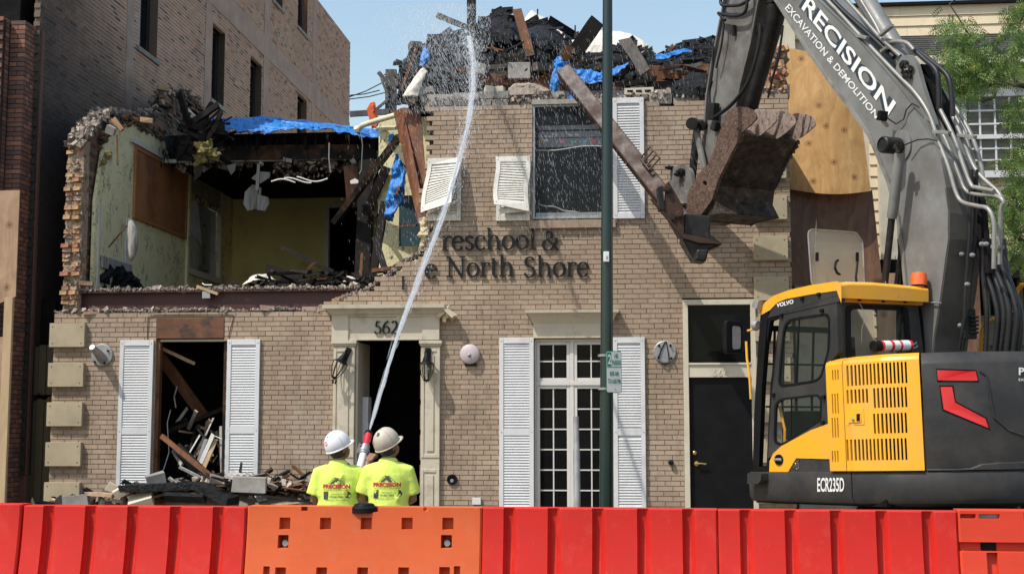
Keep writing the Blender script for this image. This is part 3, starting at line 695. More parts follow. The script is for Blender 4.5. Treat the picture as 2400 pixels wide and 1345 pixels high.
# left ground window: scorched lintel, jambs
bpart('lintel', M['lintel'], 367, 744, 525, 793, -.012, .12, bevel=.006)
x0, x1, z0, z1 = OPEN['leftwin']
m = MB(); m.bx(x0, x0+.05, .03, .14, z0, z1); part(m, 'window_jamb', M['brown'], SB)
m = MB(); m.bx(x1-.05, x1, .03, .14, z0, z1); part(m, 'window_jamb', M['halfchar'], SB)
m = MB(); m.bx(x0+.05, x1-.05, .03, .14, z1-.03, z1); part(m, 'window_head', M['stone'], SB)
m = MB(); m.tube([P(x, y, -.01) for x, y in ((345,800),(347,742),(365,738),(520,737),(548,739),(545,752),(535,790))], .006, 5); part(m, 'wire', M['dark_mortar'], SB)
# ---- door 562 surround
for (pa, pb) in ((779, 829), (986, 1030)):
    a, b_, c, e = rect(pa, 800, pb, 1262, -.06)
    m = MB(); w_ = b_-a
    m.bx(a, b_, -.05, .02, -.1, e)
    for z0_, z1_ in ((-.05, P(900, 1098, -.06).z), (P(900, 1072, -.06).z, e-.10)):
        m.bx(a, a+.045, -.062, -.0505, z0_, z1_); m.bx(b_-.045, b_, -.062, -.0505, z0_, z1_)
        m.bx(a+.046, b_-.046, -.0615, -.0505, z1_-.05, z1_); m.bx(a+.046, b_-.046, -.0615, -.0505, z0_, z0_+.05)
        m.bx(a+.085, b_-.085, -.064, -.0505, z0_+.09, z1_-.09)
    o = part(m, 'door_pilaster', M['stone'], SB, bevel=.006)
    m = MB(); m.bx(a-.03, b_+.03, -.09, .02, e-.035, e+.012); m.bx(a-.02, b_+.02, -.078, .02, e-.06, e-.036); part(m, 'pilaster_cap', M['stone'], o, bevel=.005)
a, b_, c, e = rect(778, 740, 1030, 797, -.06); m = MB(); m.bx(a, b_, -.055, .02, c, e)
m.bx(a, a+.13*1.9, -.075, -.0555, c, e); m.bx(b_-.13*1.9, b_, -.075, -.0555, c, e)
m.bx(a+.25, b_-.25, -.062, -.0555, c+.0, c+.03); part(m, 'entablature', M['stone'], SB, bevel=.004)
a, b_, c, e = rect(776, 714, 1034, 741, -.14); H = e-c; m = MB()
lv = [(c, .08, .0), (c+.03, .085, .0), (c+.035, .11, .02), (c+H*.45, .14, .05), (c+H*.62, .18, .09), (c+H*.68, .21, .115), (e, .215, .12)]; vs = []
for (z_, o_, s_) in lv: vs += [(a-s_, 0, z_), (a-s_, -o_, z_), (b_+s_*.5, -o_, z_), (b_+s_*.5, 0, z_)]
m.add(vs, [(i*4+j, i*4+(j+1) % 4, i*4+4+(j+1) % 4, i*4+4+j) for i in range(len(lv)-1) for j in range(3)]+[(0,1,2,3), tuple(4*(len(lv)-1)+j for j in range(4))]); part(m, 'door_cornice', M['stone'], SB)
m = MB(); q = P(1040, 735, -.1)
for i in range(6): m.box((q.x+random.uniform(-.06,.1), -.09+random.uniform(-.06,.04), q.z+random.uniform(-.06,.09)), (.12,.05,.05), (random.random()*3,random.random()*3,random.random()*3), jit=.012)
part(m, 'splintered_cornice_end', M['foam2'], SB)
m = MB(); m.beam(P(1040, 718, -.12), P(1066, 742, -.16), .13, .04, (0,1,.4)); part(m, 'loose_cornice_piece', M['stone'], SB)
# inner jamb, mailbox
bpart('door_jamb', M['stone'], 832, 802, 837, 1262, .0, .35); 
x0, x1, z0, z1 = OPEN['door']; m = MB(); m.bx(x0, x0+.02, .02, .9, z0, z1); part(m, 'hall_side_wall', M['stone'], SB)
m = MB(); m.bx(x0+.021, x0+.11, .38, .62, P(846, 1035, .4).z, P(846, 930, .4).z); part(m, 'mailbox', M['white'], SB, bevel=.006)
# numbers
def glyph_row(s, px, base_py, size, d, th, parent, mat, name='letter', skip=(), gap=0, sc=1.0):
    q = P(px, base_py, d); x = q.x
    for ch in s:
        if ch == ' ': x += .42*size; continue
        mb, adv = glyph(ch, x, q.z, size, d, th)
        if ch not in skip: part(mb, name, mat, parent)
        x += adv*sc + gap
    return x
glyph_row('562', 876, 782, .136, -.085, .02, SB, M['signletter'], 'number')
# ---- right door 564
x0, x1, z0, z1 = OPEN['rdoor']
m = MB(); m.bx(x0, x0+.075, -.03, .06, z0, z1); m.bx(x1-.07, x1, -.03, .06, z0, z1); m.bx(x0+.076, x1-.071, -.029, .06, z1-.075, z1)
zt0 = P(1690, 884, 0).z; zt1 = P(1690, 850, 0).z; m.bx(x0+.076, x1-.071, -.015, .06, zt0, zt1); m.bx(x0+.076, x1-.071, -.035, -.0155, zt1-.03, zt1)
part(m, 'door_frame', M['cream'], SB, bevel=.004)
g = MB(); g.add([(x0+.076,.03,zt1),(x1-.071,.03,zt1),(x1-.071,.03,z1-.076),(x0+.076,.03,z1-.076)], [(0,1,2,3)]); part(g, 'transom_pane', M['glass_dark'], SB)
m = MB(); m.bx(x0+.08, x1-.075, .03, .075, -.02, zt0-.01); do = part(m, 'door', M['blackp'], SB, bevel=.004)
m = MB(); q = P(1633, 1086, .03); m.lathe(q, [(.034,0),(.034,-.012),(.012,-.016),(.012,-.05)], (0,1,0), 14); m.tube([q+Vector((0,-.045,0)), q+Vector((.06,-.05,.004)), q+Vector((.13,-.045,-.006))], .012, 8); part(m, 'handle', M['brass'], do, smooth=40)
m = MB(); q = P(1628, 1061, .03); m.lathe(q, [(.028,0),(.028,-.01),(.018,-.018),(0,-.018)], (0,1,0), 14); part(m, 'lock', M['brass'], do, smooth=40)
q = P(1672, 881, -.018)
glyph_row('564', 1672, 881, .062, -.02, .008, SB, M['stone'], 'number', gap=.02)
# ---- sign lettering on the facade
xa = glyph_row('reschool', 1034, 586, .206, -.035, .022, SB, M['signletter'])
xb = glyph_row('&', 1270, 586, .196, -.035, .022, SB, M['signletter'])
glyph_row('e', 995, 652, .206, -.035, .022, SB, M['signletter'])
glyph_row('North', 1045, 649, .206, -.035, .022, SB, M['signletter'])
glyph_row('Shore', 1226, 649, .206, -.035, .022, SB, M['signletter'])
mbx, _ = glyph('l', 0, 0, .13, 0, .02); q = P(943, 650, -.04)
mm = MB(); mm.add([(q.x+.04-v[0]*1.0, q.y+v[1], q.z-v[2]*.95+.01) for v in mbx.v], mbx.f); part(mm, 'dangling_letter', M['signletter'], SB)
m = MB(); mbx, _ = glyph('o', P(985,590,-.03).x, P(985,590,-.03).z, .16, -.03, .02)
# ---- interior shell: floors, party walls, back walls, charred rooms
xDiv = P(1002, 400, .25).x                  # where the upper front wall breaks off
xPL = B.hit(221, 560, 1, .32).x             # inner face of the left party wall
xPO = P(150, 560, .05).x
DB = B.hit(545, 560, 0, xPL).y              # depth of the classroom's back wall
zF = P(500, 668, .12).z                     # upper floor level
def PX(px, py, x=None): return B.hit(px, py, 0, xPL if x is None else x)
m = MB(); m.bx(xPL+.002, xR-.05, .32, DB+2, zF-.30, zF-.02); part(m, 'upper_floor', M['burnt'], SB)
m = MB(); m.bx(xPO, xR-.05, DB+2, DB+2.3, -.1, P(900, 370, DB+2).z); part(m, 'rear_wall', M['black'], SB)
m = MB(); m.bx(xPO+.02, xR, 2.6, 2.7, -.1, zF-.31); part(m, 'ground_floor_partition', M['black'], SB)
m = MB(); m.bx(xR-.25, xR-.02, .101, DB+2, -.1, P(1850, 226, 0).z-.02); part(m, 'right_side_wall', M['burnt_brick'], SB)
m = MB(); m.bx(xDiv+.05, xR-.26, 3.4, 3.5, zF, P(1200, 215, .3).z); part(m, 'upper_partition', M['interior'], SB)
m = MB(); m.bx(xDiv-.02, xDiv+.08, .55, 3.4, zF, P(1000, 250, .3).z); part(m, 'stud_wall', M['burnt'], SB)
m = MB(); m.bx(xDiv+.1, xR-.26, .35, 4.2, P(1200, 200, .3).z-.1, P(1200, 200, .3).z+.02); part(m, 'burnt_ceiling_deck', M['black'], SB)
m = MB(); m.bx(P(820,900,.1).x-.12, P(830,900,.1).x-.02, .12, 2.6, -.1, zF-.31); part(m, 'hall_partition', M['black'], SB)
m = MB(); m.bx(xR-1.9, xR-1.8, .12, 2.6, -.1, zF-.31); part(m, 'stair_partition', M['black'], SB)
# plaster lining of the classroom's left wall with the burnt upper outline
prof = [(221,668),(216,560),(216,470),(221,398),(243,345),(262,305),(300,286),(350,308),(402,338),(455,371),(545,404)]
pts = [PX(a, b) for a, b in prof]
zc = PX(545, 404).z
top_ = [(p.y, p.z) for p in pts[1:]]
yF = .32
poly = [(yF, zF), (yF, P(218,470,yF).z)] + [(max(yF, PX(a, b).y), PX(a, b).z) for a, b in prof[4:]]
poly += [(DB, zc), (DB, zF)]
wy0, wy1 = PX(441, 600).y, PX(513, 600).y; wz0, wz1 = PX(475, 640).z, PX(475, 478).z
m = MB(); T = .05
# wall as strips so the window opening stays open
def zat(y):
    pp = sorted([(a, b) for a, b in poly[1:-1]])
    for (a, b), (c, e) in zip(pp, pp[1:]):
        if a <= y <= c and c > a: return b+(e-b)*(y-a)/(c-a)
    return pp[-1][1]
ys = [yF + (DB-yF)*i/60 for i in range(61)] + [wy0, wy1]; ys = sorted(set(ys))
for a, b_ in zip(ys, ys[1:]):
    ja = .0; za, zb_ = zat(a), zat(b_)
    def strip(z0a, z1a, z0b, z1b): m.add([(xPL,a,z0a),(xPL,b_,z0b),(xPL-T,b_,z0b),(xPL-T,a,z0a),(xPL,a,z1a),(xPL,b_,z1b),(xPL-T,b_,z1b),(xPL-T,a,z1a)], BOXF, r=.5)
    if wy0-.001 <= (a+b_)/2 <= wy1: strip(zF, wz0, zF, wz0); strip(wz1, za, wz1, zb_)
    else: strip(zF, za, zF, zb_)
part(m, 'plaster_wall', M['plaster'], SB)
# back wall with doorway
dx0, dx1 = B.hit(770, 600, 1, DB).x, B.hit(850, 600, 1, DB).x; dz1 = B.hit(800, 487, 1, DB).z; zcb = B.hit(600, 405, 1, DB).z
m = MB(); m.bx(xPL, dx0, DB, DB+.1, zF, zcb); m.bx(dx0, dx1, DB, DB+.1, dz1, zcb); m.bx(dx1, dx1+4.2, DB, DB+.1, zF, zcb+.5); part(m, 'classroom_back_wall', M['plaster_back'], SB)
m = MB(); m.bx(dx0-.09, dx0, DB-.03, DB+.05, zF, dz1+.09); m.bx(dx1, dx1+.09, DB-.03, DB+.05, zF, dz1+.09); m.bx(dx0+.001, dx1-.001, DB-.028, DB+.05, dz1, dz1+.09); part(m, 'inner_door_frame', M['trim'], SB)
m = MB(); zr = B.hit(600, 450, 1, DB).z; m.bx(xPL+.03, dx1, DB-.03, DB-.001, zr-.02, zr+.02); m.bx(xPL+.001, xPL+.03, wy1+.2, DB-.03, zr-.02, zr+.02); part(m, 'picture_rail', M['plaster_back'], SB)
# ceiling slab that is left, its charred thickness and rafters
dC = 3.0; z_c0 = P(600, 378, dC).z; z_r1 = P(600, 296, dC).z
m = MB(); m.add([(xPL, dC, z_c0),(xDiv-.4, dC, z_c0),(xDiv-.4, DB, zcb),(xPL, DB, zcb),(xPL, dC, z_c0+.06),(xDiv-.4, dC, z_c0+.06),(xDiv-.4, DB, zcb+.06),(xPL, DB, zcb+.06)], BOXF); part(m, 'ceiling', M['ceiling'], SB)
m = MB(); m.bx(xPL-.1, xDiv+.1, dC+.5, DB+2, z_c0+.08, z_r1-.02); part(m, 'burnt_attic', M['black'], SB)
m = MB()
for i in range(15):
    x = xPL+.15+i*.40; m.box((x, dC+.2+random.random()*.3, (z_c0+z_r1)/2), (.05,.9,.24), (0, random.uniform(-.1,.1), random.uniform(-.1,.1)), jit=.01)
m.bx(xPL, xDiv, dC+.42, dC+.47, z_c0+.02, z_c0+.26)
part(m, 'burnt_joists', M['charwood'], SB, kind='stuff')
m = MB(); m.beam((xPL+.3, dC-.02, z_c0+.16), (xDiv-.9, dC+.02, z_c0+.12), .26, .05, ragged=.01); part(m, 'burnt_header_joist', M['halfchar'], SB)
m = MB()   # ragged hanging shreds along the broken ceiling edge
for i in range(240):
    x = random.uniform(xPL, xDiv-.2); q = Vector((x, dC+random.uniform(-.15,.4), z_c0+random.uniform(-.02,.5)))
    l = random.uniform(.06,.28); a = random.uniform(-.5,.5)
    m.beam(q, q+Vector((sin(a)*l, random.uniform(-.1,.05), -cos(a)*l)), random.uniform(.01,.05), .008, (0,1,0), ragged=.004)
part(m, 'hanging_lath_shreds', M['burnt'], SB, kind='stuff')
m = MB()
for i in range(70):
    x = random.uniform(xPL+.2, xDiv-.5); q = Vector((x, dC+random.uniform(-.1,.5), z_c0+random.uniform(-.05,.06)))
    m.box(q, (random.uniform(.05,.2), .02, random.uniform(.04,.12)), (random.uniform(-.6,.6), random.uniform(-.6,.6), random.uniform(-.6,.6)), jit=.02)
part(m, 'broken_ceiling_edge', M['tile'], SB, kind='stuff')
# noticeboard, valance, window in the left wall
def wallbox(m, pys, off0, off1, mi=0):      # polygon on the left wall plane
    m.prism([(xPL+off0, PX(a, b).y, PX(a, b).z) for a, b in pys], (off1-off0, 0, 0), mi)
zb1, zb0 = PX(310, 340).z, PX(305, 509).z; yb0, yb1 = PX(312, 420).y, PX(434, 480).y
m = MB(); m.bx(xPL+.004, xPL+.03, yb0+.05, yb1-.05, zb0+.05, zb1-.05); nb = part(m, 'noticeboard', M['cork'], SB)
m = MB(); m.bx(xPL+.004, xPL+.045, yb0, yb0+.05, zb0, zb1); m.bx(xPL+.004, xPL+.045, yb1-.05, yb1, zb0, zb1)
m.bx(xPL+.004, xPL+.044, yb0+.051, yb1-.051, zb0, zb0+.05); m.bx(xPL+.004, xPL+.044, yb0+.051, yb1-.051, zb1-.05, zb1); part(m, 'board_frame', M['corkframe'], nb)
m = MB(); zr = zb1+.06; m.bx(xPL+.004, xPL+.05, yb0-.2, yb1+.15, zr-.03, zr); m.bx(xPL+.004, xPL+.03, yb0-.2, yb1+.15, zr+.01, zr+.045); part(m, 'picture_rail', M['trim'], SB)
m = MB(); m.bx(xPL+.004, xPL+.05, yb1+.06, yb1+.15, zb0-.9, zr-.06); part(m, 'casing_strip', M['plaster'], SB)
m = MB(); t_ = .09
m.bx(xPL, xPL+.03, wy0-t_, wy0, wz0-t_, wz1+.9); m.bx(xPL, xPL+.03, wy1, wy1+t_, wz0-t_, wz1+.9); m.bx(xPL, xPL+.05, wy0-t_, wy1+t_, wz0-t_*1.2, wz0-.001)
m.bx(xPL, xPL+.025, wy0+.001, wy1-.001, wz1, wz1+.06); iw = part(m, 'side_window', M['trim'], SB)
M['curtain'] = mk('blue_grey_curtain', (.50,.55,.66), .85, var=.15)
m = MB(); m.bx(xPL-.10, xPL-.08, wy0, wy1, wz0, wz1); part(m, 'painted_glow_pane', M['curtain'], iw)  # opaque pane, the window's glow put into its pale colour
m = MB()
for i in range(40):
    z = wz1-.03-i*(wz1-wz0)/40*.98; m.box((xPL-.055, wy0+(wy1-wy0)*.55, z), (.03, (wy1-wy0)*.5, .004), (0,.5,0))
part(m, 'venetian_blind', M['ceiling'], iw, kind='stuff')
m = MB(); m.add([(xPL+.012,wy0+.02,wz1+.05),(xPL+.012,wy1-.02,wz1+.05),(xPL+.012,wy1-.02,wz1+.85),(xPL+.012,wy0+.02,wz1+.85)], [(0,1,2,3)])
M['valance'] = mk('patterned_valance', (.34,.31,.24), .9, var=.2, dirt=(.12,.12,.12), dscale=30, dlo=.45, dhi=.6); part(m, 'valance', M['valance'], iw, solid=.01)
m = MB(); m.add([(xPL-.06,wy0+.05,wz0+.75),(xPL-.05,wy0+(wy1-wy0)*.5,wz0+.55),(xPL-.03,wy0+(wy1-wy0)*.3,wz1),(xPL-.06,wy0+.05,wz1)], [(0,1,2,3)])
part(m, 'curtain', M['curtain'], iw, solid=.01)
m = MB(); m.add([(xPL-.06,wy0+.05,wz0+.02),(xPL-.05,wy0+(wy1-wy0)*.5,wz0+.02),(xPL-.05,wy0+(wy1-wy0)*.5,wz0+.54),(xPL-.06,wy0+.05,wz0+.74)], [(0,1,2,3)]); part(m, 'lower_shade', M['ceiling'], iw, solid=.01)
for i in range(9):
    m = MB(); y = wy0+.1+i*(wy1-wy0-.2)/8; c = Vector((xPL+.03, y, wz1+.03+.03*sin(i*1.3))); m.box(c, (.012,.13,.07), (.3*sin(i*2), 0, 0))
    k = 'bunt%d' % (i % 4); 
    if k not in M: M[k] = mk('paper_bunting', [(.4,.3,.03),(.03,.1,.35),(.35,.04,.03),(.03,.25,.2)][i % 4], .8, bmp=0)
    part(m, 'bunting_scrap', M[k], iw)
# exposed studs, torn drywall by the street end of that wall
m = MB()
for py in (232, 297):
    q = B.hit(py, 560, 0, xPL+.012); m.bx(xPL+.002, xPL+.02, q.y-.035, q.y+.035, zF, q.z+.55 if py < 250 else q.z+.35)
part(m, 'exposed_stud', M['trim'], SB)
m = MB(); q0 = B.hit(238, 622, 0, xPL+.03); q1 = B.hit(308, 626, 0, xPL+.03); m.box(((xPL+.03), (q0.y+q1.y)/2, (q0.z+q1.z)/2-.0), (.03, q1.y-q0.y, .18)); part(m, 'torn_plasterboard', M['tile'], SB)
m = MB()
for i in range(26):
    y = random.uniform(B.hit(240,640,0,xPL).y, B.hit(310,640,0,xPL).y); m.box((xPL+.05, y, zF+random.uniform(.02,.35)), (.1, random.uniform(.1,.3), random.uniform(.06,.2)), (random.random(), random.random(), random.random()), jit=.03)
part(m, 'blackened_insulation', M['char'], SB, kind='stuff')
# ---- steel beam at the broken floor edge and rubble lying along both edges
xa_, xb_ = P(172, 700, .05).x, P(838, 690, .05).x
zs1, zs0 = P(500, 684, .05).z, P(500, 722, .05).z
m = MB(); m.bx(xa_, xb_, .05, .25, zs1, zs1+.02); m.bx(xa_, xb_, .13, .15, zs0-.04, zs1); m.bx(xa_, xb_, .05, .25, zs0-.06, zs0-.04); part(m, 'steel_beam', M['steel_red'], SB)
m = MB(); m.bx(xa_, xb_, .151, .33, zs0-.3, zF-.03); part(m, 'beam_pocket', M['burnt'], SB)
def rubble(m, x0, x1, zf, d0, d1, n, s0, s1, hz=.03):
    for i in range(n):
        x = random.uniform(x0, x1); s = random.uniform(s0, s1)*random.choice((.5, .7, 1, 1))
        m.box((x, random.uniform(d0, d1), zf(x)+random.random()*hz), (s*random.uniform(.8,1.6), s, s*random.uniform(.5,1)), (random.random()*6, random.random()*6, random.random()*6), jit=s*.22)
zw = lambda x: P(300, 734, 0).z + .0
m = MB(); rubble(m, xL, P(838, 728, 0).x, lambda x: silp[2][1] + .012 + .02*math.sin(x*5), -.0, .25, 2200, .010, .030, .035)
rubble(m, xL, P(760, 728, 0).x, lambda x: silp[2][1] + .03, .0, .25, 100, .04, .085, .02)
rubble(m, xa_, xb_, lambda x: zs1+.03, .03, .32, 2200, .010, .028, .035); rubble(m, xa_, xb_, lambda x: zs1+.05, .05, .4, 110, .035, .08, .03)
edge = [silp[5], silp[6], silp[7], silp[8], silp[9], silp[10]]
def zedge(x):
    for (a, b), (c, e) in zip(edge, edge[1:]):
        if a <= x <= c: return b+(e-b)*(x-a)/(c-a)
    return edge[-1][1]
rubble(m, edge[0][0], edge[-1][0], lambda x: zedge(x)+.0, .0, .3, 700, .012, .045, .05)
part(m, 'crushed_mortar', M['rubble'], SB, kind='stuff')
m = MB(); m.bx(xL, P(832,728,0).x, .10, .32, silp[2][1]-.35, silp[2][1]-.005); part(m, 'backing_wall', M['concrete'], SB)
# ---- left party wall: broken brick end and burnt stepped top
def zparty(d):
    pr = [(0.0, P(170, 338, 0).z)] + [(B.hit(a, b, 0, xPL-.2).y, B.hit(a, b, 0, xPL-.2).z) for a, b in ((205,290),(240,262),(300,268),(352,262),(372,215),(430,212),(470,262),(500,300))] 
    pr = sorted(pr)
    if d <= pr[0][0]: return pr[0][1]
    for (a, b), (c, e) in zip(pr, pr[1:]):
        if a <= d <= c: return b+(e-b)*(d-a)/(c-a)
    return pr[-1][1]
PWL = xPL-.07
zdL, zd0 = P(180, 735, 0).z, 0
pieces_ = []; rest = MB(); cnt = 0
z = zdL; r_ = 0
while z < zparty(DB)+2.0:
    d = .02 + (r_ % 2)*.03 + random.uniform(-.02,.05)
    first = True
    while d < DB*.8:
        zp = zparty(d)
        if z < zp + random.uniform(-.14, .02):
            wdt = (PWL-xPO-.015)
            nx = 2 if first or z > zp-.35 else 1
            for k in range(2 if first or z > zp-.3 else 1):
                L = .20; xx0 = xPO + (k*wdt/2 if nx == 2 else 0); ww = wdt/2-.01 if nx == 2 else wdt
                if first and random.random() < .07: continue
                c = (xx0+ww/2+random.uniform(-.008,.008), d+L/2+random.uniform(-.05,.03)*(1 if first else .3), z+.034)
                sz = (ww*random.uniform(.8,1), L, random.uniform(.052,.064)); rt = (random.uniform(-.06,.06), random.uniform(-.08,.08), random.uniform(-.15,.15))
                burnt = d > .8 + random.random()*.6
                if (first or z > zp-.25) and cnt < 290:
                    piece('brick', 'rough_brick_burnt' if burnt else 'rough_brick', M['burnt_brick'] if burnt else M['old_brick'], SB, c, sz, rt, jit=.06); cnt += 1
                else: rest.box(c, sz, rt, jit=.012)
        first = False; d += .21
    z += .071; r_ += 1
part(rest, 'party_wall_brickwork', M['burnt_brick'], SB, kind='stuff')
M['old_mortar'] = mk('old_lime_mortar', (.36,.27,.19), .95, var=.4, vscale=14, dirt=(.10,.08,.06), dscale=9, dlo=.5, dhi=.65, bscale=40, bmp=1, bdist=.02)
m = MB(); mF = MB()
z = zdL
while z < zparty(2)+.1:
    for d0, d1 in [(i*.21+.06, (i+1)*.21+.06) for i in range(int(DB*.8/.21))]:
        if z < zparty((d0+d1)/2)-.12: (mF if d0 < .2 else m).bx(xPO+.015, PWL-.02, d0, d1-.0, z, z+.0715)
    z += .0715
part(m, 'party_wall_core', M['burnt_brick'], SB, kind='stuff'); part(mF, 'party_wall_bedding', M['old_mortar'], SB, kind='stuff')
m = MB()     # loose rubble and mortar on the wall head and down its end
for i in range(420):
    d = abs(random.gauss(0, .9)) if random.random() < .6 else random.uniform(0, DB*.75)
    s = random.uniform(.02, .075); m.box((random.uniform(xPO, PWL+.03), d, zparty(d)-.05+random.random()*.09), (s*1.4, s, s*.7), (random.random()*6,)*3, jit=s*.25)
for i in range(200):
    s = random.uniform(.012, .035); m.box((random.uniform(xPO+.02, PWL), random.uniform(-.01,.10), random.uniform(zdL, zparty(0))), (s*1.3, s, s*.8), (random.random()*6,)*3, jit=s*.25)
part(m, 'wall_rubble', M['rubble'], SB, kind='stuff')
m = MB()
for i in range(420):
    d = random.uniform(.55, DB*.78); s = random.uniform(.03, .12); m.box((xPL-.02+random.uniform(-.05,.04), d, zat(min(d,DB))+random.uniform(-.02,.14)), (s*.5, s*1.4, s*.8), (random.random()*6,)*3, jit=s*.25)
part(m, 'scorched_wall_debris', M['burnt_brick'], SB, kind='stuff')
# concrete block course and timbers at the roof line of the front wall
def block(px0, py0, px1, py1, d0=.0, d1=.2, mat='concrete', rot=0):
    x0, x1, z0, z1 = rect(px0, py0, px1, py1, d0); m = MB(); m.box(((x0+x1)/2, (d0+d1)/2, (z0+z1)/2), (x1-x0-.01, d1-d0, z1-z0-.006), (0, rot, 0), jit=.006); part(m, 'concrete_block', M[mat], SB, bevel=.004)
for a in ((1012,236,1062,248,.04,.3),(1064,236,1108,248,.03,.3),(1110,233,1152,248,.02,.3),(1153,233,1192,248,.03,.3),(1120,214,1192,232,.06,.3),
          (1520,215,1575,244,.03,.3),(1577,218,1640,244,.04,.3),(1512,236,1530,248,.02,.3),(1760,210,1800,225,.03,.3),(1802,206,1846,222,.03,.3)): block(*a)
m = MB()
x = xDiv
while x < xR-.1:
    l = random.choice((.39, .39, .2)); m.box((x+l/2, .22, P(1200, 225, .2).z-.06+random.uniform(-.01,.02)), (l-.012, .18, .19), (0,0,random.uniform(-.02,.02)), jit=.008); x += l
part(m, 'wall_head_blocks', M['concrete'], SB, kind='stuff')
m = MB(); rubble(m, xDiv, xR, lambda x: P(1200, 243, .1).z+.0, -.01, .4, 1500, .015, .05, .10); part(m, 'wall_head_rubble', M['rubble'], SB, kind='stuff')
m = MB(); rubble(m, xR-.35, xR-.02, lambda x: P(1820, 215, .1).z, .0, .5, 420, .03, .11, .62); part(m, 'broken_corner_rubble', M['old_brick'], SB, kind='stuff')
# ================================================================= tall brick building on the left
TB = thing('brick_apartment_building', 'tall dark brick apartment building with narrow windows in its sooty side wall', 'building', B, (P(60, 900, .3).x, .3, 0))
xS = B.hit(86, 300, 1, .22).x                   # plane of the side wall
def Q(px, py, x=None): return B.hit(px, py, 0, xS if x is None else x)
yE = Q(820, 200).y
zT = Q(506, -150).z + 1.5
def fm_side(a, b, z0, z1, d0, d1):              # along = depth into the lot, outward = +x
    return [(xS-d0,a,z0),(xS-d0,b,z0),(xS-d1,b,z0),(xS-d1,a,z0),(xS-d0,a,z1),(xS-d0,b,z1),(xS-d1,b,z1),(xS-d1,a,z1)], BOXF
wins = []
for (a, b_, t, s) in ((327,372,-110,128),(497,527,62,244),(586,613,142,320),(697,719,228,330),(699,722,-60,75),(640,664,-120,12)):
    q0, q1 = Q(a, (t+s)/2), Q(b_, (t+s)/2); wins.append((q0.y, q1.y, Q((a+b_)/2, s).z, Q((a+b_)/2, t).z))
bands_v = [(Q(296,100).y, Q(313,100).y), (Q(481,100).y, Q(498,100).y-.05), (Q(617,200).y, Q(630,200).y), (Q(731,200).y, Q(740,200).y)]
zb_hi = (Q(506, 0).z+Q(820,262).z)/2; 
bands_h = [(zb_hi-.55, zb_hi)]
allop = [(a, b, c, e) for a, b, c, e in wins] + [(a, b, -1, 99) for a, b in bands_v] + [(-9, 99, a, b) for a, b in bands_h]
def side_test(x, z):
    return not any(a < z < b for a, b in bands_h)
# only the stretch of wall above what hides it is laid brick by brick
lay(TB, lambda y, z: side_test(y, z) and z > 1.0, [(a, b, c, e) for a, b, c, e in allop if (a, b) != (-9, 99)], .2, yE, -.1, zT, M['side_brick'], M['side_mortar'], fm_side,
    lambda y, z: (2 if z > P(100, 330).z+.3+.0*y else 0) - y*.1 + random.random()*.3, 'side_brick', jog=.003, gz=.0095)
m = MB()
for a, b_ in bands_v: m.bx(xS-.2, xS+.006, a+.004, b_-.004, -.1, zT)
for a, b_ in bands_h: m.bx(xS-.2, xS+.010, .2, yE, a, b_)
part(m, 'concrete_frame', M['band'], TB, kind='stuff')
m = MB(); m.bx(xS-7, xS-.35, .25, yE, -.1, zT); part(m, 'rear_block', M['black'], TB)
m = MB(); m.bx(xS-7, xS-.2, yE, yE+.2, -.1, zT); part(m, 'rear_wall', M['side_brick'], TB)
for i, (a, b_, c, e) in enumerate(wins):
    m = MB(); m.bx(xS-.24, xS-.18, a, a+.06, c, e); m.bx(xS-.24, xS-.18, b_-.06, b_, c, e); m.bx(xS-.24, xS-.181, a+.061, b_-.061, e-.07, e); m.bx(xS-.24, xS-.181, a+.061, b_-.061, c, c+.07)
    m.bx(xS-.23, xS-.17, (a+b_)/2-.03, (a+b_)/2+.03, c+.071, e-.071)
    wo = part(m, 'window', M['grey'], TB)
    g = MB(); g.add([(xS-.21,a+.06,c+.07),(xS-.21,b_-.06,c+.07),(xS-.21,b_-.06,e-.07),(xS-.21,a+.06,e-.07)], [(0,1,2,3)]); part(g, 'pane', M['glass_dark'], wo)
    g = MB(); g.bx(xS-.17, xS+.035, a-.06, b_+.06, c-.09, c-.002); part(g, 'sill', M['concrete'], wo)
    g = MB(); g.bx(xS-.17, xS-.01, b_-.001, b_+.02, c, e); part(g, 'reveal', M['burnt_brick'], wo)
m = MB(); a, b_, c, e = wins[0]; m.bx(xS-.16, xS-.03, a+.0, a+.13, c, e); part(m, 'boarded_jamb', M['blind'], TB)
# red brick street corner: pilaster with a groove and a front pier, real bricks
xF1, xF0 = P(58, 100, -.13).x, P(24, 100, -.13).x
xG = P(19, 100, -.2).x
rest = MB(); n = 0
def corner_brick(c, sz, key='red_brick_piece'):
    global n
    if n < 300: piece('brick', key, M['red_brick'], PIL, c, sz, (0,0,random.uniform(-.01,.01))); n += 1
    else: rest.box(c, sz)
PIL = thing('corner_pier', 'dark red brick corner pier at the far left edge, taller than the frame', 'brick pier', B, ((xF0+xF1)/2, -.1, 0))
z = Q(60, 470).z-.4; zt_ = 7.8; rows = []
zz = zt_
while zz > -.1:
    rows.append(zz); zz -= .0716
for ri, z in enumerate(rows):
    if z > 2.2 or True:
        off = ri % 2; wd = xF1-xF0
        if off: segs = [(xF0, xF0+wd*.5-.006), (xF0+wd*.5+.006, xF1)]
        else: segs = [(xF0, xF1)]
        dj = -.13 if True else 0
        for a, b_ in segs: corner_brick(((a+b_)/2, -.13+.05+random.uniform(-.002,.002), z), (b_-a, .1, .060))
        for k in range(3):     # return face
            a = -.02+k*.11+(0 if off else -.03); rest.box((xF1-.05, a+.05, z), (.104, .10, .060))
        a = -.36
        o = .10 if off else 0
        corner_brick(((xG-.16-o/2), -.31+random.uniform(-.003,.003), z), (.30-o, .1, .061))
        rest.box((xG-.45, -.31, z), (.2, .1, .061)); rest.box((xG-.05,-.22,z), (.1,.1,.06))
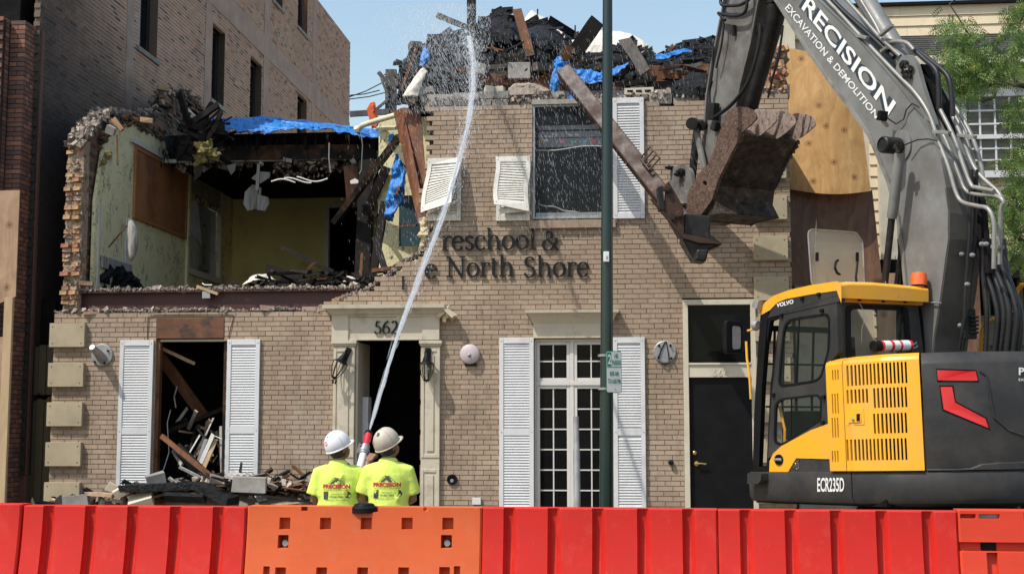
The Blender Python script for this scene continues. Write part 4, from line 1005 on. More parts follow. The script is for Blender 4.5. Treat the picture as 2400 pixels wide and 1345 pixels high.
part(rest, 'brickwork', M['red_brick'], PIL, kind='stuff')
m = MB(); m.bx(xF0-.35, xF1-.008, -.115, .3, -.1, zt_); m.bx(xG-2, xG-.008, -.345, .3, -.1, zt_); part(m, 'mortar', M['dark_mortar'], PIL)
m = MB(); m.bx(xF1-.25, xS+.02, .26, .34, -.1, zt_); part(m, 'wall_return', M['red_brick'], PIL)
# olive metal siding panel closing the gap
GP = thing('metal_siding_panel', 'olive ribbed metal panel with torn top closing the gap beside the school', 'metal panel', B, (P(75, 1000, .45).x, .45, 0))
for (pa, pb, pt, pbm) in ((47, 112, 806, 925), (41, 112, 937, 1262)):
    m = MB(); x0, x1 = P(pa, 1000, .45).x, P(118, 1000, .45).x; nst = 24; zt0 = P(80, pt, .45).z; zb0_ = P(80, pbm, .45).z
    prev = None
    for i in range(nst):
        a = x0+(x1-x0)*i/nst; b_ = x0+(x1-x0)*(i+1)/nst; k = i % 6
        yo = .45 - (.02 if k == 0 else 0)
        zt1 = zt0 + noise.noise(Vector((a*7, pt*.1, 0)))*.16 - (.09 if 4 < i < 9 and pt < 900 else 0)
        m.bx(a, b_+.0005, yo, yo+.012, zb0_, zt1)
    part(m, 'ribbed_sheet', M['greenpanel'], GP)
m = MB(); m.bx(P(30,1000,.6).x, P(120,1000,.6).x, .6, .7, -.1, P(80,700,.6).z); part(m, 'backing_board', M['black'], GP)
# plywood hoarding and timber at the far left
HF = Frame((0, 17.2, 0), -5.5)
def H_(px, py, d=0): return HF.hit(px, py, 1, d)
m = MB(); m.add([(H_(46,445).x,0,H_(46,446).z),(H_(46,445).x-1.3,0,H_(46,446).z),(H_(46,445).x-1.3,0,2.9),(H_(36,700).x,0,H_(36,695).z),
   (H_(46,445).x,.02,H_(46,446).z),(H_(46,445).x-1.3,.02,H_(46,446).z),(H_(46,445).x-1.3,.02,2.9),(H_(36,700).x,.02,H_(36,695).z)], [(0,1,2,3),(7,6,5,4),(0,3,7,4),(0,1,5,4),(1,2,6,5),(2,3,7,6)])
HB = thing('plywood_hoarding', 'tall weathered plywood hoarding with a pale upright stud at the left edge', 'hoarding', HF, (H_(10,900).x, 0, 0))
part(m, 'upper_board', M['ply_grey'], HB)
m = MB(); xr_ = H_(36, 800).x; m.bx(xr_-1.3, xr_-.10, .0, .02, -.1, 2.89); part(m, 'lower_board', M['ply_grey'], HB)
m = MB(); m.beam(H_(22, 697, -.06), Vector((H_(2, 1190, -.06).x, -.06, -.05)), .115, .05, (1,0,0)); part(m, 'stud', M['pine'], HB, bevel=.003)
# ================================================================= roof debris (frame B)
def heap(name, tops, base_py, d0, d1, mat, label=None, cat=None, kind=None, amp=.12, nu=150, nv=26, group=None, fq=1.3, parent=None):
    xs = [(P(a, b, (d0+d1)/2).x, P(a, b, (d0+d1)/2).z) for a, b in tops]; zb = P(tops[0][0], base_py, d0).z
    def zt(x):
        for (a, b), (c, e) in zip(xs, xs[1:]):
            if a <= x <= c: return b+(e-b)*(x-a)/(c-a)
        return xs[-1][1]
    def f(u, v):
        x = xs[0][0]+(xs[-1][0]-xs[0][0])*u; h = zt(x)-zb
        an = pi*v; y = (d0+d1)/2 - cos(an)*(d1-d0)/2; z = zb + h*(sin(an)**.62)
        p = Vector((x*fq, y*fq, z*fq)); nn = noise.fractal(p*1.6, .9, 2.2, 6)*amp
        rg = (1-abs(noise.noise(p*2.3)))*amp*.9 - amp*.5 + (.5-abs(noise.noise(p*6.1)))*amp*.55 + noise.noise(p*14)*amp*.25
        k = sin(an)**.3 if 0 < v < 1 else 0
        return Vector((x + noise.noise(p*2+Vector((9,9,9)))*amp*.7, y + nn*1.4*k + rg, z + (nn+rg)*k))
    m = MB(); m.grid(f, nu, nv)
    if mat is M['char'] and nu > 60:
        for i in range(int(nu*.9)):      # torn felt and board ends lying in the crust
            q = f(random.random(), random.uniform(.12, .62)); a = random.gauss(0, .45); l = random.uniform(.05, .5)*random.choice((.4,1,1)); w_ = random.uniform(.02, .14)
            e1 = Vector((cos(a), random.uniform(-.6,.2), sin(a)*.8))*l; e2 = Vector((-sin(a)*.6, random.uniform(-.5,.5), cos(a)))*w_
            t_ = Vector((0,.02,.012)); jj = lambda: Vector((random.uniform(-.02,.02),)*3); Q4 = [q-e1*.4, q-e1*.4+e2+jj(), q+e1*.6+e2+jj(), q+e1*.6+jj()]; m.add(Q4+[v+t_ for v in Q4], BOXF)
    return top(m, name, mat, label, cat, group, kind, B) if parent is None else part(m, name, mat, parent, kind=kind)
heap('burnt_roof_mass', [(948,225),(958,165),(1000,125),(1052,104),(1090,98),(1128,86),(1150,66),(1165,52),(1180,46),(1205,54),(1222,72),(1240,86),(1262,80),(1290,84),(1312,100),(1342,122),(1362,148),(1385,160),(1410,168)],
     246, .5, 2.6, M['char'], 'glossy black heap of burnt tar roofing left of the green pole', 'roof debris', amp=.15, kind=None)
heap('burnt_roof_mass', [(1380,188),(1400,164),(1425,140),(1450,128),(1478,132),(1500,144),(1520,158),(1545,162),(1575,162),(1620,160),(1680,162),(1700,178)],
     244, .7, 2.9, M['char'], 'black burnt roof heap between the green pole and the digger arm', 'roof debris', amp=.12)
heap('roof_membrane', [(1222,110),(1232,44),(1246,28),(1262,38),(1280,48),(1302,64),(1325,80),(1350,82),(1385,78),(1420,80),(1455,82),(1480,86),(1505,102),(1525,122),(1535,140)],
     235, 2.0, 3.4, M['membrane'], 'pale roof membrane crumpled behind the black roof heap', 'roof sheet', amp=.05)
heap('roof_membrane', [(1540,190),(1560,128),(1600,118),(1640,110),(1690,105),(1740,108)], 235, 2.7, 4.2, M['char'], 'grey burnt roof edge rising behind the digger arm', 'roof sheet', amp=.04)
PLB = 'timbers on the burnt roof'
def plank(name, label, p1, p2, w_, t_, mat, up=(0,-1,.2), ragged=0, cat='timber', group=PLB, bevel=0):
    m = MB(); m.beam(P(*p1), P(*p2), w_, t_, up, ragged=ragged); return top(m, name, M[mat], label, cat, group, None, B, bevel=bevel)
U1 = (0, 0, 1)
plank('charred_plank', 'grey charred plank jutting up and left over the water jet top', (1024,36,1.0), (1122,76,1.2), .09, .04, 'weather', (0,0,1), .012)
plank('wood_plank', 'brown upright plank leaning over the middle of the black heap', (1212,24,.75), (1243,132,.35), .14, .04, 'brown', (1,0,0), .004)
plank('charred_plank', 'broad black board slanting up to the right, nearest left of the green pole', (1345,128,.4), (1402,46,.2), .24, .04, 'charwood', (-1,0,1), .015)
plank('timber_block', 'short brown block standing beside the blue tarp knot', (1322,140,.2), (1334,108,.15), .13, .1, 'brown', (1,0,0))
plank('charred_plank', 'grey scorched board leaning left just right of the green pole', (1464,92,.5), (1512,168,.3), .19, .03, 'weather', (1,0,0), .02)
plank('wood_plank', 'reddish sliver sticking up where the blue tarp ends', (1566,124,.5), (1577,108,.5), .05, .02, 'redwood', (1,0,0), .008)
plank('charred_plank', 'black beam stub poking out left under the torn blue tarp', (960,108,.5), (986,110,.6), .13, .1, 'weather')
plank('wood_plank', 'thin brown batten slanting down beside the white flap', (975,118,.3), (942,210,.2), .05, .04, 'brown', (1,0,0), .006)
plank('charred_plank', 'long scorched rafter lying level above the upper window', (1108,192,.45), (1345,188,.45), .20, .08, 'redwood', U1, .004)
plank('charred_plank', 'wide wet red timber lying over the window head', (1195,220,.2), (1330,226,.2), .16, .1, 'lintel', U1, .012)
plank('charred_plank', 'red brown timber end between the pole and the hollow block', (1415,218,.2), (1452,217,.2), .15, .1, 'lintel', U1, .008)
plank('wood_plank', 'brown joist lying level behind the digger arm', (1515,172,.6), (1672,168,.6), .22, .08, 'redwood', U1, .01)
plank('charred_plank', 'black wavy plank on the right wall head', (1462,200,.1), (1535,186,.2), .07, .12, 'charwood', U1, .015)
plank('charred_plank', 'black thin strip crossing over the right wall head', (1545,212,.2), (1640,190,.3), .05, .08, 'charwood', U1, .015)
plank('charred_plank', 'dark twig-like lath crossing the heap below the brown plank', (1140,112,.3), (1180,118,.2), .02, .02, 'redwood', U1, .004)
plank('charred_plank', 'black splintered lath over the heap left of the tarp knot', (1180,122,.3), (1226,100,.2), .03, .03, 'charwood', U1, .01)
plank('wood_plank', 'orange brown splinter in the middle of the black heap', (1152,109,.25), (1168,121,.2), .03, .02, 'redwood', U1, .006)
plank('timber_stub', 'grey squared beam end jutting left under the tarp knot', (1254,156,.1), (1300,160,.4), .12, .1, 'weather', U1)
plank('charred_plank', 'black rafter end under the water spray at the left of the roof', (965,195,.3), (1100,182,.4), .06, .1, 'charwood', U1, .015)
plank('charred_plank', 'grey scorched beam stub at the broken wall corner', (960,245,.3), (1016,222,.2), .09, .1, 'halfchar', U1, .012)
used_ = set(); cnt_ = 0
RZ = [(1020,'above the broken left corner'),(1110,'left of the roof jet'),(1180,'right of the roof jet'),(1240,'behind the large grey block'),(1310,'left of the tarp knot'),(1412,'left of the pole on the roof'),(1470,'right of the pole on the roof'),(1560,'above the upper right shutter'),(1640,'under the blue tarp strip'),(9999,'beside the digger arm')]
for i in range(400):
    x = random.uniform(965, 1690); y = random.uniform(120, 226) if 1100 < x < 1400 else random.uniform(150, 226); a = random.uniform(-.6,.6); l = random.uniform(25, 95); mt = random.choice(['charwood','charwood','halfchar','redwood','weather'])
    lab = unique_label(used_, '%s %s lath %s %s', RZ, x, y, a, l, mt, 185)
    if lab and cnt_ < 70: plank('charred_lath', lab, (x, y, random.uniform(.25,.5)), (x+l*cos(a), y+l*sin(a)*.6, random.uniform(.3,.7)), random.uniform(.03,.08), .03, mt, U1, .012, group='burnt laths scattered on the roof edge'); cnt_ += 1
def cblock(label, px0, py0, px1, py1, d, dep=.2, rot=(0,0,0), mat='concrete', hollow=False, grp='loose concrete blocks on the roof edge'):
    x0, x1, z0, z1 = rect(px0, py0, px1, py1, d); c = Vector(((x0+x1)/2, d+dep/2, (z0+z1)/2)); w_, h_ = x1-x0, z1-z0
    e = Euler(rot).to_matrix(); m = MB(); m.box(c, (w_, dep, h_), rot, jit=.008)
    if hollow:
        for k in (-.3, 0, .3): m.box(c+e@Vector((w_*k, -dep/2, 0)), (w_*.2, .012, h_*.35), rot, mi=1)
    return top(m, 'concrete_block', [M[mat], M['black']], label, 'concrete block', grp, None, B, bevel=.005 if not hollow else 0)
cblock('large grey block standing in the black heap below the brown upright plank', 1190, 146, 1242, 184, .3)
cblock('pale block with grooved side beside the jet on the roof', 1108, 148, 1136, 172, .25, .2, (0,.25,.2))
cblock('small tan block on the block course right of the jet', 1134, 202, 1156, 218, .12, .15, (0,.05,.3), 'stone')
cblock('tan half block next to a smaller one above the block course', 1158, 201, 1182, 217, .16, .15, (0,0,-.2), 'stone')
cblock('grey block tilted beneath the white flap', 980, 206, 1018, 238, .2, .2, (0,-.25,.15))
cblock('hollow block with dark slots above the upper right shutter', 1463, 206, 1532, 222, .05, .2, (0,0,0), 'stone', True)
cblock('tilted grey slab at the wall corner under the jet', 1020, 246-18, 1030+10, 240, .1, .2, (0,.1,.3))
# crumpled foil-like wet sheets
heap('wet_plastic_sheet', [(1572,215),(1590,196),(1615,180),(1640,176),(1660,190)], 226, -.02, .5, M['char'], 'wet dark plastic sheet crumpled on the right wall head', 'plastic sheet', amp=.08, nu=40, nv=14)
heap('insulation_heap', [(1196,215),(1212,200),(1240,196),(1265,206),(1290,214)], 222, .05, .5, M['rubble'], 'grey loose insulation heap on the wet timber', 'insulation', amp=.07, nu=40, nv=14)
# tarps
def cloth(name, pts, mat, label, cat='tarpaulin', fold=.06, nu=40, nv=14, fr=B, group=None, solid=.004):
    """pts: rows of (px,py,d) control points, bilinear with folds"""
    g = [[P(*q) if fr is B else fr.hit(q[0], q[1], 1, q[2]) for q in row] for row in pts]
    def cr(row, u):
        k = min(int(u*(len(row)-1)), len(row)-2); t = u*(len(row)-1)-k
        a, b_ = row[k], row[k+1]; p0 = row[max(k-1,0)]; p3 = row[min(k+2,len(row)-1)]
        return .5*((2*a)+(b_-p0)*t+(2*p0-5*a+4*b_-p3)*t*t+(3*a-p0-3*b_+p3)*t**3)
    def f(u, v):
        rr = [cr(r_, u) for r_ in g]; k = min(int(v*(len(rr)-1)), len(rr)-2); t = v*(len(rr)-1)-k
        p = rr[k].lerp(rr[k+1], t)
        n_ = noise.fractal(p*4.5, 1, 2, 4)*fold; n2 = (abs(noise.noise(p*9+Vector((3,1,4))))-.25)*fold
        return p + Vector((n_*.4, n_+n2, n_*.8-n2*.5))
    m = MB(); m.grid(f, nu, nv); return top(m, name, M[mat], label, cat, group, None, fr, smooth=True, solid=solid)
cloth('blue_tarpaulin', [[(470,283,2.7),(520,278,2.8),(575,284,2.8),(620,273,2.9),(690,287,2.9),(760,292,2.9),(830,305,2.9),(880,308,2.9),(926,312,2.9)],
                         [(478,290,2.5),(530,303,2.45),(585,313,2.4),(640,308,2.45),(700,302,2.5),(770,306,2.5),(830,315,2.5),(880,324,2.5),(922,330,2.5)]], 'tarp', 'long blue tarp draped along the left roof edge', nu=110, nv=18, fold=.09)
cloth('blue_tarpaulin', [[(470,284,3.0),(620,276,4.5),(760,290,5),(925,310,4)],[(470,290,2.8),(620,283,3),(760,293,3),(925,312,3)]], 'tarp', 'flat part of the blue tarp further back on the left roof', nu=30)
cloth('blue_tarpaulin', [[(1300,140,.1),(1318,128,.1),(1332,148,.05)],[(1296,165,-.02),(1312,162,-.08),(1330,165,-.02)],[(1290,200,.0),(1304,214,-.05),(1316,185,.05)]], 'tarp', 'blue tarp knotted round the upper end of the steel beam', fold=.09, nu=26, nv=26)
cloth('blue_tarpaulin', [[(1322,152,.15),(1350,162,.1),(1385,168,.1),(1415,172,.1),(1445,160,.1),(1474,146,.15)],[(1330,170,.0),(1355,186,.0),(1390,198,-.05),(1410,190,.0),(1440,176,.0),(1474,150,.1)]], 'tarp', 'blue tarp sagging behind the green pole on the roof', fold=.07, nu=60)
cloth('blue_tarpaulin', [[(1533,130,.5),(1560,124,.6),(1590,118,.8),(1620,120,.9)],[(1536,142,.4),(1556,140,.45),(1588,126,.6),(1622,124,.8)]], 'tarp', 'strip of blue tarp on the right part of the burnt roof', fold=.05)
cloth('blue_tarpaulin', [[(1330,196,.1),(1338,205,.1),(1346,215,.1)],[(1330,230,.02),(1340,238,.0),(1352,236,.05)]], 'tarp', 'small blue tarp scrap under the upper end of the steel beam', fold=.05, nu=14)
cloth('blue_tarpaulin', [[(993,110,.3),(1003,116,.3),(1010,124,.3)],[(982,158,.2),(994,152,.2),(1006,140,.25)]], 'tarp', 'narrow blue tarp strip at the left end of the roof heap', fold=.05, nu=14)
cloth('white_flap', [[(984,166,.2),(992,160,.2),(1000,168,.2)],[(962,195,.15),(976,196,.1),(990,190,.15)],[(942,229,.1),(960,226,.05),(979,228,.1)]], 'membrane', 'white torn roofing flap hanging at the broken roof corner', 'roof sheet', fold=.03, nu=16)
cloth('blue_tarpaulin', [[(925,365,1.6),(940,372,1.5),(952,392,1.5)],[(918,415,1.5),(938,425,1.4),(950,435,1.4)],[(905,470,1.5),(922,480,1.4),(946,470,1.4)],[(908,520,1.5),(916,524,1.45),(932,488,1.5)]], 'tarp', 'blue tarp rag hanging inside behind the leaning red board', fold=.12, nu=18, nv=26)
cloth('blue_tarpaulin', [[(925,310,2.3),(905,312,2.4)],[(920,335,2.2),(900,322,2.4)]], 'tarp', 'blue tarp corner at the right end of the left roof', fold=.05, nu=8, nv=8)
cloth('white_sheet', [[(423,238,2.2),(450,262,2.3),(478,283,2.5)],[(426,262,2.2),(446,275,2.3),(470,284,2.5)],[(438,280,2.2),(446,282,2.3),(460,283,2.4)]], 'membrane', 'white sheet in the gap of the burnt left roof end', 'roof sheet', fold=.02, nu=10)
# leaning boards at the broken corner
m = MB(); m.prism([P(922,262,.9), P(944,252,.7), P(1001,520,.12), P(980,524,.2)], (.01,.05,0)); m.prism([P(944,252,.7), P(985,256,.65), P(1004,500,.35), P(1000,520,.13)], (.0,.05,0)); top(m, 'leaning_board', M['redwood'], 'wide wet red board leaning on the broken wall corner', 'board', None, None, B)
m = MB(); m.beam(P(938,318,1.4), P(786,520,2.4), .17, .09, (0,-1,0), ragged=.004); top(m, 'leaning_rafter', M['halfchar'], 'long brown rafter slanting down across the open classroom', 'timber', None, None, B)
INR = 'burnt timbers inside the upper room'
def inr(label, p1, p2, w_, t_, mat='charwood', up=(0,0,1), rg=.012): 
    m = MB(); m.beam(P(*p1), P(*p2), w_, t_, up, ragged=rg); top(m, 'charred_timber', M[mat], label, 'timber', INR, None, B)
inr('black upright post right of the inner doorway', (862,380,2.6), (850,665,2.4), .25, .2, up=(1,0,0))
inr('black stud leaning left near the blue rag', (903,470,1.8), (872,660,1.6), .12, .1, up=(1,0,0))
inr('black diagonal brace crossing high in the room', (905,395,2.2), (858,500,2.3), .14, .1, up=(1,0,0))
inr('black strut slanting right beside the post', (850,480,2.3), (885,505,2.0), .06, .05)
inr('thin brown batten beside the black post', (848,596,1.6), (845,660,1.5), .05, .04, 'brown', (1,0,0))
inr('thin black beam slanting down across the yellow wall', (662,581,2.0), (782,638,1.4), .07, .06)
inr('thick short charred beam on the rubble', (630,630,1.3), (712,655,1.1), .14, .08)
inr('charred stick crossing the short beam', (740,614,1.5), (708,642,1.4), .04, .03, 'brown')
inr('black plank lying low on the floor debris', (655,655,.9), (770,662,1.0), .06, .1)
inr('brown lath lying flat by the white sheet', (690,660,.8), (780,650,1.0), .04, .05, 'brown')
inr('small black stick at the left of the floor', (536,657,.9), (556,668,.7), .05, .05)
inr('black heavy timber in the corner by the wall break', (880,560,1.0), (905,640,.7), .1, .1, up=(1,0,0))
inr('red wet board lying on the stepped wall end', (872,636,.5), (935,628,.5), .06, .2, 'redwood')
inr('orange brown batten on the stepped wall end', (925,625,.35), (950,609,.3), .05, .06, 'brown')
inr('black stub over the stepped wall end', (895,650,.5), (860,662,.4), .08, .1)
inr('short brown rod through the blue rag', (936,438,1.3), (928,455,1.3), .04, .04, 'redwood')
inr('black horizontal rod by the teal board', (922,532,1.2), (978,528,1.0), .03, .03, 'brown')
m = MB()
for i in range(260):
    px = random.uniform(600, 880); d = random.uniform(.4, 3); q = P(px, 665, d); q.z = zF+random.random()**2*.38*(1-abs(px-745)/200)
    a = random.random()*6; l = random.uniform(.08, .7); m.box(q, (l, random.uniform(.02,.09), random.uniform(.02,.05)), (random.uniform(-.35,.35), random.uniform(-.35,.35), a), jit=.012)
top(m, 'floor_debris', M['charwood'], None, None, None, 'stuff', B)
cloth('white_sheet', [[(572,664,.7),(604,640,1.0),(640,652,1.2),(660,664,1.1)],[(576,668,.5),(604,655,.6),(630,662,.7),(650,668,.7)]], 'membrane', 'white crumpled sheet on the upper floor by the yellow wall', 'plastic sheet', fold=.06, nu=20)
cloth('white_sheet', [[(800,662,.6),(815,648,.8),(840,654,.9),(856,664,.8)],[(803,667,.4),(816,660,.5),(836,662,.5),(850,668,.5)]], 'membrane', 'small white sheet beside the stepped wall end', 'plastic sheet', fold=.05, nu=16)
m = MB(); x0, x1, z0, z1 = rect(935, 458, 984, 577, 1.9); m.bx(x0, x1, 1.9, 1.93, z0, z1); M['teal'] = mk('teal_board', (.01,.045,.06), .6, var=.3, dirt=(.008,.014,.018), dlo=.45); top(m, 'teal_board', M['teal'], 'dark teal board inside behind the leaning red board', 'board', None, None, B)
m = MB(); x0, x1, z0, z1 = rect(885, 500, 1000, 668, 2.3); m.bx(x0, x1+.3, 2.3, 2.4, zF, z1+1.6); part(m, 'pale_partition', M['plaster'], SB)
# hanging ceiling pieces, light fitting, insulation
def flat(name, polys, d, th, mat, label, cat='debris', group=None, tilt=.0):
    m = MB()
    for pl in polys:
        c = [P(a, b, d+tilt*(a-pl[0][0])*.01) for a, b in pl]; m.prism(c, (0,th,0))
    return top(m, name, M[mat], label, cat, group, None, B)
flat('ceiling_tile_scrap', [[(574,450),(592,432),(612,440),(611,458),(604,488),(580,494),(570,478)],[(604,456),(628,462),(631,476),(621,494),(602,492)]], 2.9, .02, 'tile', 'pale striped ceiling scrap dangling lowest in the room', tilt=.6)
flat('ceiling_tile_scrap', [[(589,418),(606,402),(633,404),(632,416),(610,430)],[(603,384),(609,385),(606,446),(598,446)]], 2.88, .02, 'tile', 'striped ceiling scrap hanging just above the lowest one', tilt=.4)
flat('ceiling_tile_scrap', [[(531,388),(553,383),(550,400),(541,410)]], 2.8, .02, 'tile', 'small pointed ceiling scrap near the yellow insulation', tilt=.4)
flat('ceiling_tile_scrap', [[(805,390),(838,388),(842,460),(812,470)]], 2.75, .03, 'ply_dark', 'brown board hanging under the roof near the rafter', tilt=.4)
flat('ceiling_tile_scrap', [[(820,424),(832,418),(842,424),(838,430),(822,431)]], 2.6, .03, 'white2', 'small white fixture scrap beside the hanging brown board')
m = MB(); rubble(m, P(638,400,2.7).x, P(775,400,2.7).x, lambda x: P(700,420,2.7).z, 2.6, 2.8, 60, .03, .09, .30); top(m, 'burnt_light_fitting', M['burnt'], 'burnt ceiling light fitting with curled white strips', 'lamp', None, 'stuff', B)
m = MB()
for k in range(3): m = MB(); m.tube([P(636+k*30+i*8, 426-3*k-6*sin(i*.5+k), 2.55) for i in range(8+k)], .013, 6); top(m, 'white_strip', M['white2'], ['left','middle','right'][k]+' curled white plastic strip under the burnt light fitting', 'plastic strip', 'curled strips under the light', None, B)
m = MB(); m.tube([P(772,335,2.4), P(771,370,2.4), P(775,405,2.4)], .012, 6); top(m, 'hanging_wire', M['galv'], 'short bright wire hanging under the middle of the left roof', 'wire', None, None, B)
m = MB(); m.tube([P(845,308,2.3), P(850,340,2.3), P(847,400,2.3), P(842,408,2.3)], .008, 5); top(m, 'hanging_wire', M['galv'], 'long thin wire hanging from the cream pipe end', 'wire', None, None, B)
def blob(name, cs, mat, label, cat, fr=B, kind=None, amp=.35, group=None):
    m = MB()
    for (px, py, d, r_) in cs:
        c = P(px, py, d)
        def f(u, v, c=c, r_=r_):
            a = 2*pi*u; b_ = pi*v; n_ = Vector((cos(a)*sin(b_), sin(a)*sin(b_)*.7, cos(b_)))
            return c + n_*r_*(1+amp*noise.fractal((c+n_*r_)*6/ max(.3, r_*3), 1, 2, 4))
        m.grid(f, 18, 10)
    return top(m, name, M[mat], label, cat, group, kind, fr)
blob('insulation_clump', [(480,352,2.0,.13),(500,362,2.05,.11),(470,372,2.0,.10)], 'foam', 'yellow insulation clump caught under the left roof', 'insulation', amp=1.0)
blob('insulation_clump', [(995,516,.0,.04),(993,528,.0,.05),(996,540,-.02,.055),(992,552,-.02,.06),(993,564,0,.05),(988,574,0,.035)], 'foam2', 'cream insulation stuck to the broken brick edge', 'insulation', amp=.9)
flat('torn_board', [[(455,360),(476,380),(470,412),(455,424)]], 2.0, .03, 'burnt', 'black torn board hanging below the yellow insulation')
m = MB(); m.beam(P(420,215,1.8), P(445,300,2.2), .10, .08, (1,0,0), ragged=.02); m.beam(P(440,290,2.2), P(520,300,2.4), .2, .1, ragged=.03); top(m, 'burnt_rafter', M['charwood'], 'burnt curved rafter end at the top of the left party wall', 'timber', None, None, B)
m = MB(); m.beam(P(458,283,2.0), P(512,246,1.9), .10, .08, ragged=.012); top(m, 'burnt_rafter', M['charwood'], 'black beam stub pointing up right beside the long blue tarp', 'timber', None, None, B)
m = MB()
for i in range(60):
    c = P(random.uniform(418, 500), random.uniform(285, 372), random.uniform(1.9, 3.0)); a = random.uniform(-.9, 1.2); l = random.uniform(.1, .5)
    m.beam(c, c+Vector((cos(a)*l, random.uniform(-.2,.2), sin(a)*l)), random.uniform(.02,.1), .03, ragged=.012)
tag(top(m, 'burnt_laths', M['charwood'], fr=B), kind='stuff')
# pieces on the party wall head
for (lab, a, b_, d, sz, rt, mt) in (('loose red brick tilted on top of the left wall end', 276, 292, .3, (.22,.1,.07), (0,.9,.2), 'old_brick'), ('grey mortar lump on the left wall end', 260, 306, .1, (.13,.12,.12), (.3,.4,.2), 'concrete'),
    ('small tan brick on the dark wall head', 343, 283, 1.2, (.2,.1,.07), (0,.05,.3), 'old_brick'), ('red brick perched highest on the wall head', 383, 208, 2.4, (.2,.1,.09), (0,.1,.5), 'old_brick')):
    m = MB(); m.box(P(a, b_, d), sz, rt, jit=.01); top(m, 'loose_brick', M[mt], lab, 'brick', 'loose bricks on the party wall', None, B)
m = MB(); m.beam(P(285,302,.35), P(320,280,.5), .02, .02); top(m, 'rusty_rod', M['brown'], 'thin rod pointing up right at the top of the yellow plaster wall', 'rod', None, None, B)
m = MB(); m.beam(P(274,316,.3), P(275,388,.3), .02, .02, (1,0,0)); top(m, 'rusty_rod', M['brown'], 'thin rod hanging straight down over the upper plaster corner', 'rod', None, None, B)
blob('torn_insulation', [(252,365,.42,.07),(243,380,.42,.05)], 'foam', 'tan torn paper lump at the upper plaster corner', 'insulation')
m = MB(); m.tube([P(a_, b__, .5) for a_, b__ in ((303,512),(306,520),(309,532),(311,548),(312,566),(311,584),(310,600),(308,612))], [.02,.045,.07,.08,.078,.072,.05,.012], 14); top(m, 'dangling_cushion', M['tile'], 'pale padded strip hanging on the yellow plaster wall', 'cushion', None, None, B, smooth=True)
m = MB(); m.beam(P(298,528,.45), P(254,580,.42), .02, .02); top(m, 'rusty_rod', M['brown'], 'rusty rod slanting against the yellow plaster wall', 'rod', None, None, B)
m = MB(); m.beam(P(462,671,.0), P(511,689,-.03), .04, .04); top(m, 'wood_batten', M['pine'], 'pale splintered batten lying over the red steel beam', 'timber', None, None, B)
m = MB(); m.bx(*[P(475,690,.0).x, P(493,690,.0).x], -.02, .03, P(480,699,0).z, P(480,683,0).z); m.tube([P(474,664,-.02),P(480,668,-.03),P(497,668,-.02)], .01, 5); top(m, 'metal_clip', M['galv'], 'bright bent metal clip on the red steel beam', 'clip', None, None, B)
for (lab, a, b_, sz, rt) in (('tan brick pair leaning over the door cornice', 795, 702, (.19,.1,.07), (0,-.3,.4)), ('tan brick standing on the cornice corner', 819, 696, (.12,.1,.1), (0,.2,.3)), ('brown brick on its side above the cornice', 806, 700, (.1,.1,.08), (0,.5,.3)),
    ('brick fragment on the lower rubble ledge', 626, 722, (.2,.09,.065), (0,.05,.3)), ('flat brick on the lower rubble ledge near the left end', 212, 734, (.2,.09,.05), (0,-.06,.3)), ('brick lying at the left end of the floor edge', 203, 664, (.2,.1,.07), (0,.1,.2))):
    m = MB(); m.box(P(a, b_, .08 if b_ < 712 else .02), sz, rt, jit=.008); top(m, 'loose_brick', M['old_brick'], lab, 'brick', 'loose bricks on the broken walls', None, B)
# ================================================================= behind: pole with wires, black post, scrap
UP = thing('utility_pole', 'weathered wooden utility pole with brackets behind the broken roof', 'utility pole', WF, WP(915, 1100, 24) * 1)
u = lambda px, py, Y=24: WP(px, py, Y)
m = MB(); m.beam(u(917,165), Vector((u(917,165).x-.0, 24, 0)), .20, .14, (1,0,0)); part(m, 'post', M['weather'], UP)
for a, b_, w_ in (((887,170),(915,200),.07),((893,180),(910,228),.05),((925,172),(948,198),.06),((820,268),(912,262),.10),((912,232),(880,258),.04)):
    m = MB(); m.beam(u(*a, 23.9), u(*b_, 23.9), w_, .06, (0,0,1)); part(m, 'bracket', M['weather'], UP)
m = MB()
for a, b_ in (((818,228),(895,195)),((818,224),(890,212)),((818,233),(912,215)),((900,175),(960,170))): m.tube([u(*a, 24.2), u((a[0]+b_[0])/2, (a[1]+b_[1])/2+3, 24.2), u(*b_, 24.2)], .010, 4)
part(m, 'wires', M['blackp'], UP)
m = MB()
vs = [((866,242),(877,238)),((861,258),(881,262)),((863,275),(876,278)),((869,300),(882,296)),((873,292),(888,268)),]
m.prism([u(*q, 23) for q in ((868,240),(878,238),(881,258),(888,280),(882,300),(875,296),(871,300),(864,275),(859,255))], (0,.12,0)); m.prism([u(*q, 22.96) for q in ((870,246),(876,245),(878,262),(872,262))], (0,.05,0))
top(m, 'orange_scrap', M['orange_obj'], 'torn orange plastic piece hanging in the roof gap', 'plastic scrap', bevel=.01)
m = MB(); m.tube([P(838,305,2.6), P(850,294,2.5), P(880,284,2.2), P(935,268,1.6)], .045, 10); m.tube([P(832,306,2.6), P(842,303,2.6)], .07, 8); m.tube([P(885,302,2.4), P(930,300,2.0)], .035, 8); top(m, 'cream_pipe', M['cream_pipe'], 'bent cream pipe sticking out over the left roof tarp', 'pipe', None, None, B, smooth=40)
m = MB(); m.beam(WP(1105,62,22.5), WP(1105,-90,22.5), .155, .15, (1,0,0)); m.beam(WP(1105,62,22.5), Vector((WP(1105,62,22.5).x,22.5,0)), .155, .15, (1,0,0)); top(m, 'dark_post', M['charwood'], 'black upright post rising out of the top of the frame', 'post')
m = MB(); m.tube([P(1260,44,2.5), P(1260,22,2.5)], .012, 4); top(m, 'roof_spike', M['blackp'], 'thin dark spike on the peak of the pale roof membrane', 'rod', None, None, B)
